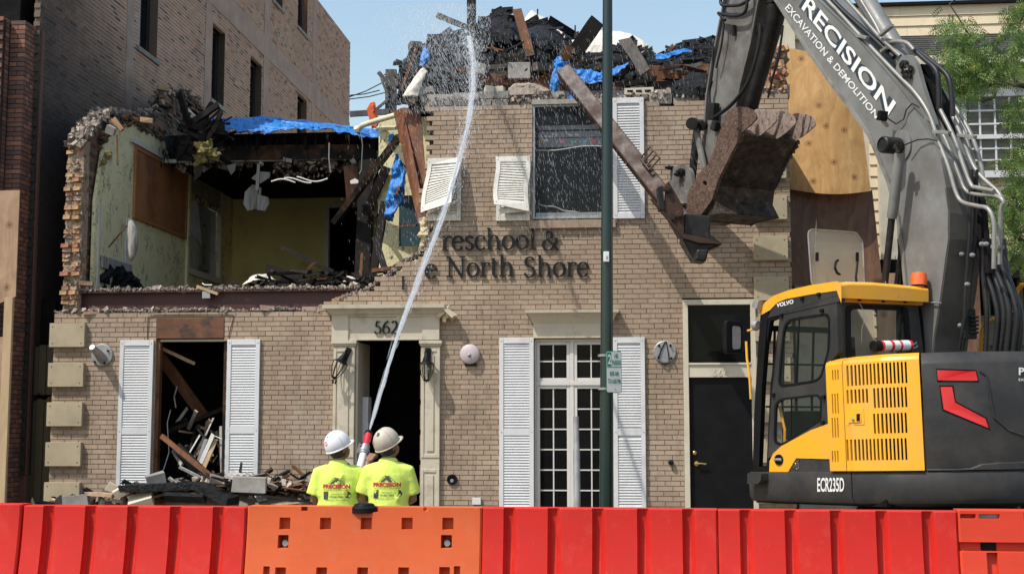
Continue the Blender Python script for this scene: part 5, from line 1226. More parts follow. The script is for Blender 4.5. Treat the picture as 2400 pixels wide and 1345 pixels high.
m = MB(); m.tube([P(1348,84,2.5), P(1348,60,2.5)], .012, 4); top(m, 'roof_spike', M['blackp'], 'thin dark spike beside the broad black slanting board', 'rod', None, None, B)
# ================================================================= house on the right with cream siding
HO = thing('cream_house', 'cream clapboard house with dark shingle strip and white grid window at the right', 'house', B, (P(2150, 500, 3.2).x, 3.2, 0))
def hp(px, py, d=3.2): return P(px, py, d)
x0h, x1h = P(1862, 600, 3.2).x, P(2400, 200, 3.2).x+4
m = MB(); m.bx(x0h, x1h, 3.26, 9, -.1, hp(2200,12).z); part(m, 'wall_core', M['cream'], HO)
def lap(za, zb_, xa, xb, n, d, mat, nm):      # lapped boards, each one a piece
    h = (zb_-za)/n
    for i in range(n):
        xs_ = [xa]; 
        while xs_[-1] < xb: xs_.append(min(xb, xs_[-1]+random.uniform(1.2, 3.0)))
        for a, b_ in zip(xs_, xs_[1:]):
            if b_-a < .1: continue
            z_ = za+i*h; m = MB(); m.add([(a+.002,d-.03,z_),(b_-.002,d-.03,z_),(b_-.002,d+.05,z_),(a+.002,d+.05,z_),(a+.002,d-.008,z_+h-.003),(b_-.002,d-.008,z_+h-.003),(b_-.002,d+.05,z_+h-.003),(a+.002,d+.05,z_+h-.003)], BOXF); part(m, nm, M[mat], HO)
lap(hp(2200,84).z, hp(2200,13).z, x0h, x1h, 3, 3.2, 'siding', 'siding_board')
m = MB(); m.bx(x0h-.1, x1h, 3.1, 3.3, hp(2200,13).z, hp(2200,7).z); part(m, 'coping', M['blackp'], HO)
# shingle apron
za_, zb_ = hp(2200,130,2.75).z, hp(2200,86,3.17).z
m = MB(); nrow = 9
for i in range(nrow):
    t0, t1 = i/nrow, (i+1)/nrow; x = P(1960,100,3).x; 
    while x < x1h:
        l = random.uniform(.25,.35); y0 = 2.75+.42*t0; y1 = 2.75+.42*t1; z0_ = za_+(zb_-za_)*t0; z1_ = za_+(zb_-za_)*t1
        m.add([(x,y0-.012,z0_+.012),(x+l-.004,y0-.012,z0_+.012),(x+l-.004,y1,z1_+.004),(x,y1,z1_+.004),(x,y0-.012,z0_),(x+l-.004,y0-.012,z0_),(x+l-.004,y1,z1_-.01),(x,y1,z1_-.01)], BOXF); x += l
part(m, 'shingle_roof', M['shingle'], HO, kind='stuff')
m = MB(); m.bx(P(1960,100,3).x, x1h, 2.72, 3.2, za_-.16, za_-.01); part(m, 'soffit', M['cream'], HO, bevel=.01)
m = MB(); zz = za_-.17
for i in range(3): m.bx(P(1960,100,3).x, x1h, 3.0+i*.05, 3.2, zz-.12, zz); zz -= .13
part(m, 'frieze_moulding', M['cream'], HO, bevel=.006)
lap(hp(2300,640).z-2.0, zz, P(2035,300,3.2).x, x1h, 26, 3.2, 'siding', 'siding_board')
m = MB(); m.bx(P(2058,400,3.1).x, P(2098,400,3.1).x, 3.05, 3.2, -.1, zz+.02); part(m, 'corner_board', M['cream'], HO, bevel=.006)
m = MB(); m.bx(P(1840,60,2.8).x, P(1864,60,2.8).x, 2.9, 3.1, P(1850,240,2.8).z, P(1850,18,2.8).z); part(m, 'chimney_panel', M['cream'], HO)
# grid window
M['darkblind'] = mk('dim_blind', (.075,.07,.062), .8); M['glass_house'] = glass('house_glass', (.015,.018,.02), .05, .6)
wx0, wx1, wz0_, wz1_ = rect(2262, 228, 2440, 402, 3.1)
m = MB(); frame_rect(m, wx0-.11, wx1+.11, wz0_-.1, wz1_+.12, 3.06, 3.16, .11); m.bx(wx0-.02, wx0+.02, 3.05, 3.16, wz0_, wz1_); zmid = P(2320, 322, 3.1).z; m.bx(wx0, wx1, 3.04, 3.15, zmid-.035, zmid+.035)
hw = part(m, 'window', M['white'], HO)
m = MB(); ncol = 5
for i in range(1, ncol): xx = wx0+(wx1-wx0)*i/ncol; m.bx(xx-.015, xx+.015, 3.09, 3.13, wz0_, wz1_)
for j in (1, 2): zz_ = zmid+(wz1_-zmid)*j/3; m.bx(wx0, wx1, 3.085, 3.135, zz_-.014, zz_+.014)
for j in (1, 2): zz_ = wz0_+(zmid-wz0_)*j/3; m.bx(wx0, wx1, 3.085, 3.135, zz_-.012, zz_+.012)
part(m, 'muntins', M['white'], hw)
m = MB(); m.add([(wx0,3.11,wz0_),(wx1,3.11,wz0_),(wx1,3.11,wz1_),(wx0,3.11,wz1_)], [(0,1,2,3)]); part(m, 'pane', M['glass_house'], hw)
m = MB(); z = wz0_
while z < wz1_: m.box(((wx0+wx1)/2, 3.2, z), (wx1-wx0, .03, .006), (.6,0,0)); z += .055
part(m, 'venetian_blind', M['darkblind'], hw, kind='stuff')
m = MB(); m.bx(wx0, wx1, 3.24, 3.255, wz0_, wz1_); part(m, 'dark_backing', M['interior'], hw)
m = MB(); m.bx(P(2020,700,2.9).x, x1h, 2.6, 3.19, P(2200,640,2.9).z-.12, P(2200,612,2.9).z); part(m, 'awning_beam', M['black'], HO)
m = MB(); m.bx(P(2060,800,3).x, x1h, 3.0, 3.18, -.1, P(2200,640,2.9).z-.13); part(m, 'shopfront', M['blackp'], HO)
for i in range(6): m = MB(); xx = P(2305+i*26, 700, 2.95).x; m.bx(xx, xx+.09, 2.9, 2.99, 0, P(2200,645,2.9).z-.0); part(m, 'shopfront_mullion', M['greenpanel'], HO)
m = MB(); m.bx(P(2290,790,2.9).x, x1h, 2.85, 2.89, P(2300,810,2.9).z, P(2300,740,2.9).z); part(m, 'shop_rail', M['grey'], HO)
# plywood sheets closing the side of the school
def sheetply(px, d, mat, label, bow=.0, nu=14, nv=14):
    a, b_, c, e = [P(q[0], q[1], q[2] if len(q) > 2 else d) for q in px]
    def f(u, v):
        p = a.lerp(b_, u).lerp(e.lerp(c, u), v); return p + Vector((0, -bow*sin(pi*u)*(.4+.6*v), -.03*sin(pi*u)*v*(1 if bow else 0)*3))
    m = MB(); m.grid(f, nu, nv); return top(m, 'plywood_sheet', M[mat], label, 'plywood', 'plywood sheets beside the school', None, B, solid=.018)
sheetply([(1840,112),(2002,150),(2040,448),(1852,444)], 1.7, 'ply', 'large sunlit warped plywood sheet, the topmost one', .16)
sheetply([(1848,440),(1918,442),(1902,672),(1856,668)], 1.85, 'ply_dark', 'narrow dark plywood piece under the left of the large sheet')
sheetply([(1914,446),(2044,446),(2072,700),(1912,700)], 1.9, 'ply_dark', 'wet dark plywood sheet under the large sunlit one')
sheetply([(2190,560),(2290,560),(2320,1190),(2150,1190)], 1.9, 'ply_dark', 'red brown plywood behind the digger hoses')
sheetply([(2056,640),(2100,640),(2100,900),(2056,900)], 2.0, 'ply_grey', 'small plywood strip behind the cab beacon')
# ================================================================= excavator
from mathutils.geometry import tessellate_polygon
def proj(w):
    d = Vector(w)-CAMP; f = d.y*cos(PITCH)+d.z*sin(PITCH); v = -d.y*sin(PITCH)+d.z*cos(PITCH)
    return 1200+FPX*d.x/f, 672.5-FPX*v/f
def holed(m, outer, holes, mp, off, mi=0):
    """plate with openings: 2-d loops mapped to 3-d by mp, given thickness off (vector or function of the 2-d point)"""
    loops = [outer]+holes; tri = tessellate_polygon([[Vector((a, b, 0)) for a, b in l] for l in loops])
    flat_ = [q for l in loops for q in l]; n = len(flat_)
    A_ = [mp(*q) for q in flat_]; Bk = [a + (off(*q) if callable(off) else Vector(off)) for a, q in zip(A_, flat_)]
    fs = [tuple(t) for t in tri]+[tuple(n+i for i in t[::-1]) for t in tri]; k = 0
    for l in loops:
        L = len(l); fs += [(k+i, k+(i+1) % L, n+k+(i+1) % L, n+k+i) for i in range(L)]; k += L
    m.add(A_+Bk, fs, mi, .5); return m
def rounded(pts, r=.25, n=4):
    out = []; L = len(pts)
    for i, p in enumerate(pts):
        a = Vector(pts[i-1]); b = Vector(p); c = Vector(pts[(i+1) % L])
        q0 = b.lerp(a, r if r < 1 else min(.45, r/(b-a).length)); q1 = b.lerp(c, r if r < 1 else min(.45, r/(b-c).length))
        for k in range(n+1):
            t = k/n; q = q0.lerp(b, t).lerp(b.lerp(q1, t), t); out.append((q.x, q.y))
    return out
E = Frame((3.17, 13.0, 0), 24, -1.8)
EX = thing('excavator', 'yellow and dark grey tracked excavator with raised boom and rusty toothed bucket', 'excavator', E, (1.45, .35, 0))
def Sd(px, py, x=0.0): return E.hit(px, py, 0, x)
def Rr(px, py, y=0.0): return E.hit(px, py, 1, y)
# plan outline of the upper structure: straight left side, then the round tail
path = []; cx_, cy_, rad = 1.45, .35, 1.7
xs_ = -.03; ys_ = Sd(1757, 1150, xs_).y
a0 = math.acos((xs_+.06-cx_)/rad)
for i in range(24): path.append(Vector((xs_, ys_+(-.28-ys_)*i/23, 0)))
n_ = 90
for i in range(1, n_+1):
    t = i/n_; th = (2*pi-a0)+t*(2*a0-pi)
    path.append(Vector((cx_+rad*cos(th), cy_+rad*sin(th), 0)))
for i in range(1, 12): path.append(Vector((path[-1].x, path[-1].y+.16, 0)))
acc = [0]
for a, b in zip(path, path[1:]): acc.append(acc[-1]+(b-a).length)
def pt(s):
    s = max(0, min(acc[-1]-1e-6, s)); lo = 0; hi = len(acc)-1
    while hi-lo > 1:
        mid = (lo+hi)//2
        if acc[mid] <= s: lo = mid
        else: hi = mid
    t = (s-acc[lo])/(acc[hi]-acc[lo]); return path[lo].lerp(path[hi], t)
def nrm(s):
    d = pt(min(s+.03, acc[-1]-.001))-pt(max(0, s-.03)); d.normalize(); return Vector((d.y, -d.x, 0)) * (1)
def outw(s):
    n = nrm(s); c = Vector((cx_, .6, 0)); return n if n.dot(pt(s)-c) > 0 else -n
def sz(px, py):
    z = 1.7; s = 0
    for it in range(4):
        lo, hi = 0.0, acc[-1]*.75
        for k in range(24):
            mid = (lo+hi)/2; q = pt(mid); q.z = z
            if proj(E.M @ q)[0] < px: lo = mid
            else: hi = mid
        s = (lo+hi)/2; q = pt(s); 
        q.z = 0; y0 = proj(E.M @ q)[1]; q.z = 3; y1 = proj(E.M @ q)[1]; z = 3*(py-y0)/(y1-y0)
    return s, z
def onp(s, z, out=0.0): p = pt(s)+outw(s)*out; p.z = z; return p
sA, zsk = sz(1757, 1110); zbt = sz(2100, 1191)[1]; zsk = sz(2100, 1110)[1]
ztop = sz(2280, 826)[1]; zsh = sz(2280, 851)[1]
s1 = sz(1945, 1000)[0]; s1b = sz(1984, 1000)[0]; s2 = sz(2163, 1000)[0]; sseam = sz(1997, 1150)[0]; sE = acc[-1]-.02
def band(m, sa, sb, prof, n=60):
    ss = [sa+(sb-sa)*i/n for i in range(n+1)]
    vs = [onp(s, z, o) for (z, o) in prof for s in ss]; k = n+1; L = len(prof)
    fs = [(j*k+i, j*k+i+1, (j+1)*k+i+1, (j+1)*k+i) for j in range(L-1) for i in range(n)]
    fs += [tuple(j*k for j in range(L)), tuple(j*k+n for j in range(L))][:2]
    m.add(vs, fs, r=.5)
skp = [(zbt-.02, -.30), (zbt, -.10), (zbt+.02, -.03), (zbt+.07, .0), (zsk-.02, .0), (zsk, -.015), (zsk, -.3)]
m = MB(); band(m, 0.0, sseam-.008, skp); part(m, 'side_skirt', M['grey'], EX, smooth=40)
m = MB(); band(m, sseam+.008, sE, [(z, o-.0) for z, o in skp], 110); part(m, 'rear_skirt', M['grey'], EX, smooth=40)
zc1 = zsk+.006
def counter(sa, sb, mat, name, out=0.0):
    m = MB(); band(m, sa, sb, [(zc1, -.3), (zc1, out-.01), (zc1+.03, out), (zsh-.02, out), (zsh+.01, out-.012), (ztop, out-.10), (ztop+.004, -.35)], 90); return part(m, name, mat, EX, smooth=35)
CWT = counter(s2+.012, sE, M['grey'], 'counterweight')
# lower lip and sculpted groove of the counterweight
m = MB()
ls = [sz(x, y) for x, y in ((2172,1108),(2240,1108),(2275,1106),(2300,1096),(2340,1092),(2400,1090),(2460,1088),(2560,1084))]
vs = []
for s, z in ls: vs += [onp(s, zc1+.002, .012), onp(s, z, .012), onp(s, z+.015, -.002)]
L = len(ls); m.add(vs, [(i*3+j, i*3+j+1, i*3+4+j, i*3+3+j) for i in range(L-1) for j in (0, 1)]); part(m, 'lower_rim', M['grey'], CWT)
def surf_poly(pxs, mat, name, out=.006, parent=CWT, grow=None):
    """flat plate lying on the curved hull; edge pixels subdivided along the curve"""
    pts = []
    for i, p in enumerate(pxs):
        q = pxs[(i+1) % len(pxs)]; k = max(1, int(abs(q[0]-p[0])/14))
        for j in range(k): pts.append((p[0]+(q[0]-p[0])*j/k, p[1]+(q[1]-p[1])*j/k))
    sp = [sz(*p) for p in pts]; m = MB()
    tri = tessellate_polygon([[Vector((a, b, 0)) for a, b in sp]]); n = len(sp)
    vs = [onp(s, z, out) for s, z in sp]+[onp(s, z, out-.02) for s, z in sp]
    m.add(vs, [tuple(t) for t in tri]+[(i, (i+1) % n, n+(i+1) % n, n+i) for i in range(n)], r=.5); return part(m, name, mat, parent, smooth=50)
surf_poly([(2194,868),(2288,872),(2294,900),(2196,900)], M['blackp'], 'reflector_recess', .004)
surf_poly([(2196,872),(2286,875),(2291,897),(2198,896)], M['redp'], 'reflector', .010)
surf_poly([(2201,908),(2234,908),(2240,946),(2312,984),(2320,1013),(2208,968)], M['blackp'], 'reflector_recess', .004)
surf_poly([(2204,912),(2231,912),(2238,949),(2309,987),(2316,1009),(2212,965)], M['redp'], 'reflector', .010)
m = MB()
for a, b_ in (((2296,874),(2312,885)),((2312,885),(2330,985)),((2330,985),(2365,1015)),((2365,1015),(2420,1034)),((2420,1034),(2480,1040))):
    sa_, za_ = sz(*a); sb_, zb__ = sz(*b_); m.tube([onp(sa_, za_, .002), onp((sa_+sb_)/2, (za_+zb__)/2, .003), onp(sb_, zb__, .002)], .011, 6)
part(m, 'moulded_ridge', M['grey'], CWT)
def surf_text(s, px0, py0, px1, py1, mat, bold=.0, out=.012, parent=CWT, spacing=1):
    def mp(u, v):
        a = sz(px0+(px1-px0)*u, py1+(py0-py1)*v); return onp(a[0], a[1], out)
    decal(s, mp, mat, parent, 'lettering', bold, spacing)
surf_text('PRECISION', 2386, 866, 2520, 884, M['whitep'], .03)
surf_text('EXCAVATION & DEMOLITION', 2386, 892, 2520, 898, M['whitep'], .01)
surf_text('ECR235D', 1917, 1124, 1980, 1157, M['whitep'], .02, .008, EX)
# yellow engine door with rows of slots
def slotpanel(sa, sb, za, zb_, cols, rows, name, out=.022, extra=()):
    hol = []
    for (c0, c1) in cols:
        for (ra, rb, mn) in rows:
            if c0 >= mn: hol.append((sz(c0, (ra+rb)/2)[0], sz(c1, (ra+rb)/2)[0], sz(2050, rb)[1], sz(2050, ra)[1]))
    for (c0, c1, ra, rb) in extra: hol.append((sz(c0, (ra+rb)/2)[0], sz(c1, (ra+rb)/2)[0], sz(2050, rb)[1], sz(2050, ra)[1]))
    def uniq(L_):
        out = []
        for v in sorted(L_):
            if not out or v-out[-1] > 1e-4: out.append(v)
        return out
    ssx = uniq([sa+(sb-sa)*i/30 for i in range(31)]+[h[0] for h in hol]+[h[1] for h in hol]); zzx = uniq([za, zb_]+[h[2] for h in hol]+[h[3] for h in hol])
    ssx = [v for v in ssx if sa-1e-6 <= v <= sb+1e-6]; zzx = [v for v in zzx if za-1e-6 <= v <= zb_+1e-6]; ns, nz = len(ssx), len(zzx)
    inh = lambda s, z: any(h[0] < s < h[1] and h[2] < z < h[3] for h in hol)
    solid_ = {(i, j) for i in range(ns-1) for j in range(nz-1) if not inh((ssx[i]+ssx[i+1])/2, (zzx[j]+zzx[j+1])/2)}
    m = MB(); vs = [onp(s, z, out) for z in zzx for s in ssx]+[onp(s, z, out-.02) for z in zzx for s in ssx]; o2 = ns*nz; fs = []
    for i, j in solid_:
        a = j*ns+i; fs.append((a, a+1, a+ns+1, a+ns))
        if (i-1, j) not in solid_: fs.append((a, a+ns, o2+a+ns, o2+a))
        if (i+1, j) not in solid_: fs.append((a+1, o2+a+1, o2+a+ns+1, a+ns+1))
        if (i, j-1) not in solid_: fs.append((a, o2+a, o2+a+1, a+1))
        if (i, j+1) not in solid_: fs.append((a+ns, a+ns+1, o2+a+ns+1, o2+a+ns))
    m.add(vs, fs, r=.5)
    ss = [sa+(sb-sa)*i/24 for i in range(25)]
    for i in range(24):      # rolled top edge
        for (z0_, o0), (z1_, o1) in zip([(zb_, out), (zb_+.03, out-.012), (ztop+.0, -.06)], [(zb_+.03, out-.012), (ztop+.0, -.06), (ztop+.008, -.35)]):
            m.add([onp(ss[i], z0_, o0), onp(ss[i+1], z0_, o0), onp(ss[i+1], z1_, o1), onp(ss[i], z1_, o1)], [(0,1,2,3)], r=.5)
    for s_ in (sa, sb): m.add([onp(s_, za, out), onp(s_, zb_, out), onp(s_, ztop, -.06), onp(s_, ztop, -.2), onp(s_, za, -.2)], [(0,1,2,3,4)], r=.5)
    return part(m, name, M['yellow'], EX, smooth=30)
rowsA = [(856,906,0),(915,948,0),(975,1022,2052),(1034,1084,0)]
colA = [(1988.5+i*8.9-(max(0,5-i)*0), 1988.5+i*8.9+4.6) for i in range(16)]
ED = slotpanel(s1b+.006, s2-.004, zc1, sz(2060, 850)[1], colA, [(856,906,0),(915,962,2046),(975,1022,2046),(1034,1084,0)], 'engine_door', extra=[(c0, c1, 915, 948) for c0, c1 in colA[:6]])
colB = [(1954+i*6.3, 1954+i*6.3+3) for i in range(3)]
slotpanel(s1, s1b-.004, zc1, sz(2060, 850)[1], colB, [(863,888,0),(921,970,0),(980,1028,0),(1060,1087,0)], 'side_grille')
m = MB(); band(m, s1+.02, s2-.02, [(zc1+.02, -.03), (ztop-.06, -.03)], 40); part(m, 'engine_bay', M['black'], EX)
surf_poly([(1988,968),(2028,962),(2030,1000),(1990,1002)], M['yellow'], 'latch_plate', .028, ED)
surf_poly([(1994,975),(2023,973),(2023,994),(1994,996)], M['yellow'], 'latch_cover', .034, ED); surf_poly([(2013,975),(2021,975),(2021,992),(2013,992)], M['blackp'], 'latch_recess', .036, ED)
a = sz(2005, 988); m = MB(); m.lathe(onp(a[0], a[1], .034), [(.014,0),(.014,.01),(0,.012)], outw(a[0]), 10); part(m, 'lock', M['chrome'], ED)
# top deck
m = MB(); ring = [onp(s1+(sE-s1)*i/80, ztop+.002, -.30) for i in range(81)]; m.add(ring, [tuple(range(81))], r=.5); part(m, 'top_deck', M['grey'], EX)
m = MB(); m.bx(.05, 2.85, -.6, 1.5, .95, zsk); part(m, 'frame', M['black'], EX)
m = MB(); m.lathe((1.45,.35,.55), [(.8,0),(.8,.4)], n=24); m.bx(.35, .95, -1.8, 2.3, .0, .75); m.bx(2.0, 2.6, -1.8, 2.3, 0, .75); m.bx(.9, 2.05, -.4, 1.1, .3, .6); part(m, 'undercarriage', M['steel_dark'], EX, bevel=.08)
# ---- cab
CW_ = Rr(2158, 760, 0).x
def side_prism(m, pxs, x0, x1, hol=(), rd=0, mi=0):
    o = rounded(pxs, rd) if rd else pxs
    holed(m, o, [rounded(h, .22) for h in hol], lambda a, b: Sd(a, b, x0), lambda a, b: Vector((x1-x0, 0, 0)), mi)
win1 = [(1836,750),(1938,734),(1944,745),(1944,815),(1922,893),(1832,907),(1822,898)]
win2 = [(1815,936),(1916,924),(1925,934),(1924,984),(1900,1000),(1828,1044),(1812,1036)]
m = MB(); side_prism(m, [(1829,736),(1962,692),(1966,824),(1950,845),(1948,992),(1900,1010),(1822,1058),(1800,1075),(1806,960),(1814,880)], 0.0, .05, (win1, win2)); CD = part(m, 'cab_door', M['grey'], EX, bevel=.006)
for k, wv in enumerate((win1, win2)):
    ins = rounded(wv, .22); c = Vector((sum(a for a, b in ins)/len(ins), sum(b for a, b in ins)/len(ins)))
    shr = lambda q, f: (c.x+(q[0]-c.x)*f, c.y+(q[1]-c.y)*f)
    m = MB(); holed(m, [shr(q, 1.0) for q in ins], [[shr(q, .935) for q in ins]], lambda a, b: Sd(a, b, -.006), (.02,0,0)); fr_ = part(m, 'window_seal', M['blackp'], CD)
    m = MB(); q_ = [Sd(*shr(q, .95), .006) for q in ins]; m.add(q_, [tuple(range(len(q_)))]); part(m, 'pane', M['glass'], CD)
    m = MB(); xa = wv[0][0]+ (38 if k == 0 else 40); m.beam(Sd(xa, 742 if k == 0 else 932, .004), Sd(xa-8 if k == 0 else xa, 903 if k == 0 else 1020, .004), .012, .01, (0,1,0)); part(m, 'sliding_joint', M['blackp'], CD)
# grey band under the roof with VOLVO, front post, cage
m = MB(); side_prism(m, [(1806,729),(1820,709),(1842,699),(1900,688),(1962,679),(1968,690),(1968,706),(1828,738),(1800,744)], -.004, .06); part(m, 'roof_band', M['grey'], EX, bevel=.006)
def side_text(s, a, b_, c, d, mat, bold, x=-.008):
    """a lower left, b lower right, c upper right, d upper left (pixels on the cab side)"""
    A_, B_, C_, D_ = [Sd(*q, x) for q in (a, b_, c, d)]
    decal(s, lambda u, v: A_.lerp(B_, u).lerp(D_.lerp(C_, u), v), mat, EX, 'lettering', bold)
side_text('VOLVO', (1820,721), (1860,711), (1859,701), (1820,711), M['whitep'], .035)
m = MB()
side_prism(m, [(1783,735),(1800,729),(1800,744),(1797,770),(1786,905),(1778,1108),(1764,1108),(1768,960),(1776,830)], .0, .05)
side_prism(m, [(1797,735),(1830,728),(1830,742),(1806,752),(1798,800),(1796,742)], .005, .05)
side_prism(m, [(1766,1096),(1804,1090),(1804,1110),(1764,1112)], -.001, .05)
side_prism(m, [(1829,738),(1836,738),(1812,900),(1802,1108),(1796,1108),(1806,900)], .008, .05)
part(m, 'front_post', M['blackp'], EX, bevel=.006)
m = MB()
yG = Sd(1790, 900, 0).y
for k, x in enumerate((.10, .22, .40, .60, .80)): m.tube([(x, yG, 1.25), (x+.02, yG+.02, 2.0), (x+.03, yG-.05, 2.75)], .014, 6)
for z in (1.5, 1.95, 2.4): m.tube([(0.02, yG, z), (CW_, yG, z)], .012, 6)
m.beam((0.03, yG+.02, 2.78), (CW_, yG+.02, 2.78), .06, .04); part(m, 'front_guard', M['blackp'], EX)
m = MB(); side_prism(m, [(1752,1110),(1784,1108),(1784,1125),(1776,1132),(1752,1132)], -.12, .0); part(m, 'step', M['grey'], EX, bevel=.006)
m = MB(); m.tube([Sd(1779,1108,.02),Sd(1776,960,.01),Sd(1786,830,.01)], .008, 6); part(m, 'door_rail', M['blackp'], EX)
# roof: section in the side plane swept across the cab
prof = [(1783,736),(1785,724),(1794,710),(1814,695),(1850,682),(1900,671),(1945,664),(1962,662),(1970,667),(1970,700),(1962,678),(1900,687),(1842,698),(1820,707),(1804,724)]
A_ = [Sd(a, b, -.01) for a, b in prof]
m = MB(); xs2 = [-.01, .03, .10, .4, .7, CW_-.05, CW_+.0]; dz = [-.0, .0, .012, .02, .012, 0, 0]; n = len(A_); vs = []
for x, dzz in zip(xs2, dz):
    for i, q in enumerate(A_): vs.append(Vector((x, q.y-(.0), q.z+(dzz if i in range(1, 9) else 0))))
fs = [(j*n+i, j*n+(i+1) % n, (j+1)*n+(i+1) % n, (j+1)*n+i) for j in range(len(xs2)-1) for i in range(n)]; fs += [tuple(range(n)), tuple((len(xs2)-1)*n+i for i in range(n))]
m.add(vs, fs, r=.5); RF = part(m, 'cab_roof', M['yellow'], EX, bevel=.012)
m = MB(); yR = -.02; xr0, xr1 = -.01, CW_+.02; z0_, z1_ = Rr(2050, 711, yR).z, Rr(2050, 672, yR).z; m.bx(xr0+.01, xr1, yR-.015, .06, z0_, z1_); part(m, 'roof_rear_panel', M['yellow'], RF, bevel=.015)
m = MB(); m.bx(.02, CW_-.02, .07, yG, A_[0].z+.12, A_[0].z+.14); part(m, 'roof_lining', M['blackp'], EX)
# rear wall: posts and window
m = MB(); zb_ = ztop-.05; zt_ = z0_-.002
rw = [(1988,720),(2118,722),(2134,822),(1990,828)]
def rear_prism(m, pxs, hol, y0, y1): holed(m, pxs, hol, lambda a, b: Rr(a, b, y0), lambda a, b: Vector((0, y1-y0, 0)))
rear_prism(m, [(1967,708),(2150,712),(2168,860),(1967,860)], [rounded([(1984,717),(2126,720),(2137,842),(1986,842)], .1)], .0, .05); part(m, 'rear_frame', M['grey'], EX, bevel=.005)
m = MB(); rear_prism(m, rounded([(1982,714),(2128,717),(2139,845),(1984,845)], .1), [rounded([(1994,724),(2118,728),(2129,838),(1996,838)], .1)], -.006, .0); part(m, 'rear_window_seal', M['blackp'], EX)
m = MB(); q_ = [Rr(a, b, .01) for a, b in ((1988,718),(2124,720),(2135,842),(1990,842))]; m.add(q_, [(0,1,2,3)]); part(m, 'rear_pane', M['glass'], EX)
m = MB(); m.beam(Rr(2150,700,.0)+Vector((.02,.1,0)), Rr(2168,845,.0)+Vector((.02,.1,0)), .10, .12, (1,0,0)); part(m, 'rear_corner_post', M['blackp'], EX); m = MB(); m.beam(Vector((CW_-.02, yG-.1, 2.7)), Vector((CW_, yG-.1, 1.2)), .08, .08, (1,0,0)); part(m, 'front_corner_post', M['blackp'], EX); m = MB(); m.bx(.05, CW_-.05, .06, yG-.1, 1.0, 1.12); part(m, 'cab_floor', M['blackp'], EX)
m = MB(); m.box((.45,.55,1.35), (.5,.5,.16)); m.box((.45,.36,1.75), (.46,.12,.65), (.12,0,0)); m.box((.45,.33,2.16), (.3,.12,.2), (.1,0,0)); part(m, 'seat', M['blackp'], EX, bevel=.05)
m = MB(); m.box((.45,1.1,1.75), (.5,.2,.3)); m.tube([(.75,1.15,1.2),(.76,1.12,1.9)], .02, 6); part(m, 'console', M['blackp'], EX, bevel=.03)
m = MB(); m.tube([(.08,1.02,1.25),(.08,.98,1.7),(.08,1.06,1.95)], .015, 6); part(m, 'grab_rail', M['yellow'], EX)
# yellow lower cab side, handle, badge panel
m = MB(); side_prism(m, [(1803,1108),(1804,1080),(1812,1062),(1830,1046),(1900,1008),(1947,990),(1947,1075),(1866,1073),(1845,1108)], -.015, .04); part(m, 'lower_side_panel', M['yellow'], EX, bevel=.008)
m = MB(); side_prism(m, [(1848,1108),(1867,1076),(1946,1077),(1946,1108)], -.012, .03); part(m, 'badge_panel', M['grey'], EX, bevel=.004)
q = Sd(1868, 1090, -.013); m = MB(); m.lathe(q, [(.045,-.001),(.045,.006),(.034,.007),(.034,-.001)], (-1,0,0), 18); m.beam(q+Vector((-.008,.05,-.012)), q+Vector((-.008,-.05,.012)), .022, .006); m.beam(q+Vector((-.007,-.025,.03)), q+Vector((-.007,-.05,.055)), .014, .005); part(m, 'badge', M['chrome'], EX)
q = Sd(1826, 1077, -.016); m = MB(); m.lathe(q, [(.075,0),(.072,.010),(.058,.006),(.05,-.012),(0,-.012)], (-1,0,0), 22, sy=.75); part(m, 'handle_recess', M['blackp'], EX, smooth=40)
m = MB(); m.tube([q+Vector((-.012,.06,.0)), q+Vector((-.02,0,.004)), q+Vector((-.012,-.06,0))], .014, 8); part(m, 'handle', M['galv'], EX, smooth=40)
for (a, b_) in ((1919,690),(1880,700),(1831,739),(1926,728),(1930,930),(1928,990),(1812,925)):
    q = Sd(a, b_, -.012); m = MB(); m.box(q, (.03,.045,.035)); part(m, 'hinge', M['blackp'], EX, bevel=.004)
m = MB(); q_ = [Rr(2118,720,-.02), Rr(2108,790,-.05), Rr(2112,828,-.06)]; m.tube(q_, .008, 6); m.tube([Rr(2108,720,-.03), Rr(2112,800,-.05)], .006, 5); part(m, 'wiper', M['blackp'], EX)
# beacon, work lights and brackets on the rear of the roof
BC = MB(); q = Rr(2153, 682, -.06); BC.lathe(q, [(.055,.0),(.06,.03),(.07,.045),(.078,.05),(.082,.13),(.072,.18),(.0,.186)], (.10,0,1), 20); bo = part(BC, 'beacon', M['amber'], EX, smooth=35)
m = MB(); m.lathe(q, [(.080,.040),(.084,.052),(.080,.056)], (.10,0,1), 20); m.tube([q+Vector((0,0,.01)), q+Vector((-.01,0,-.06)), q+Vector((-.06,.03,-.1))], .012, 6); part(m, 'beacon_ring', M['blackp'], bo)
m = MB()
for pts in (((2002,668),(2010,680),(2012,700)), ((2098,672),(2130,680),(2148,676),(2150,700)), ((2008,672),(2050,668),(2068,672))):
    for a, b_ in zip(pts, pts[1:]): m.beam(Rr(*a, -.06), Rr(*b_, -.06), .035, .02, (0,1,0))
m.lathe(Rr(2060, 670, -.0), [(.09,0),(.085,.02),(0,.025)], (0,0,1), 16)
for a, b_ in ((2013,702),(2120,706)): m.lathe(Rr(a, b_, -.05), [(.018,0),(.02,-.02),(0,-.022)], (0,1,0), 10)
m.lathe(Rr(2068,694,-.03), [(.05,0),(.04,-.012),(0,-.014)], (0,1,0), 16, sy=1.4)
part(m, 'roof_brackets', M['blackp'], EX)
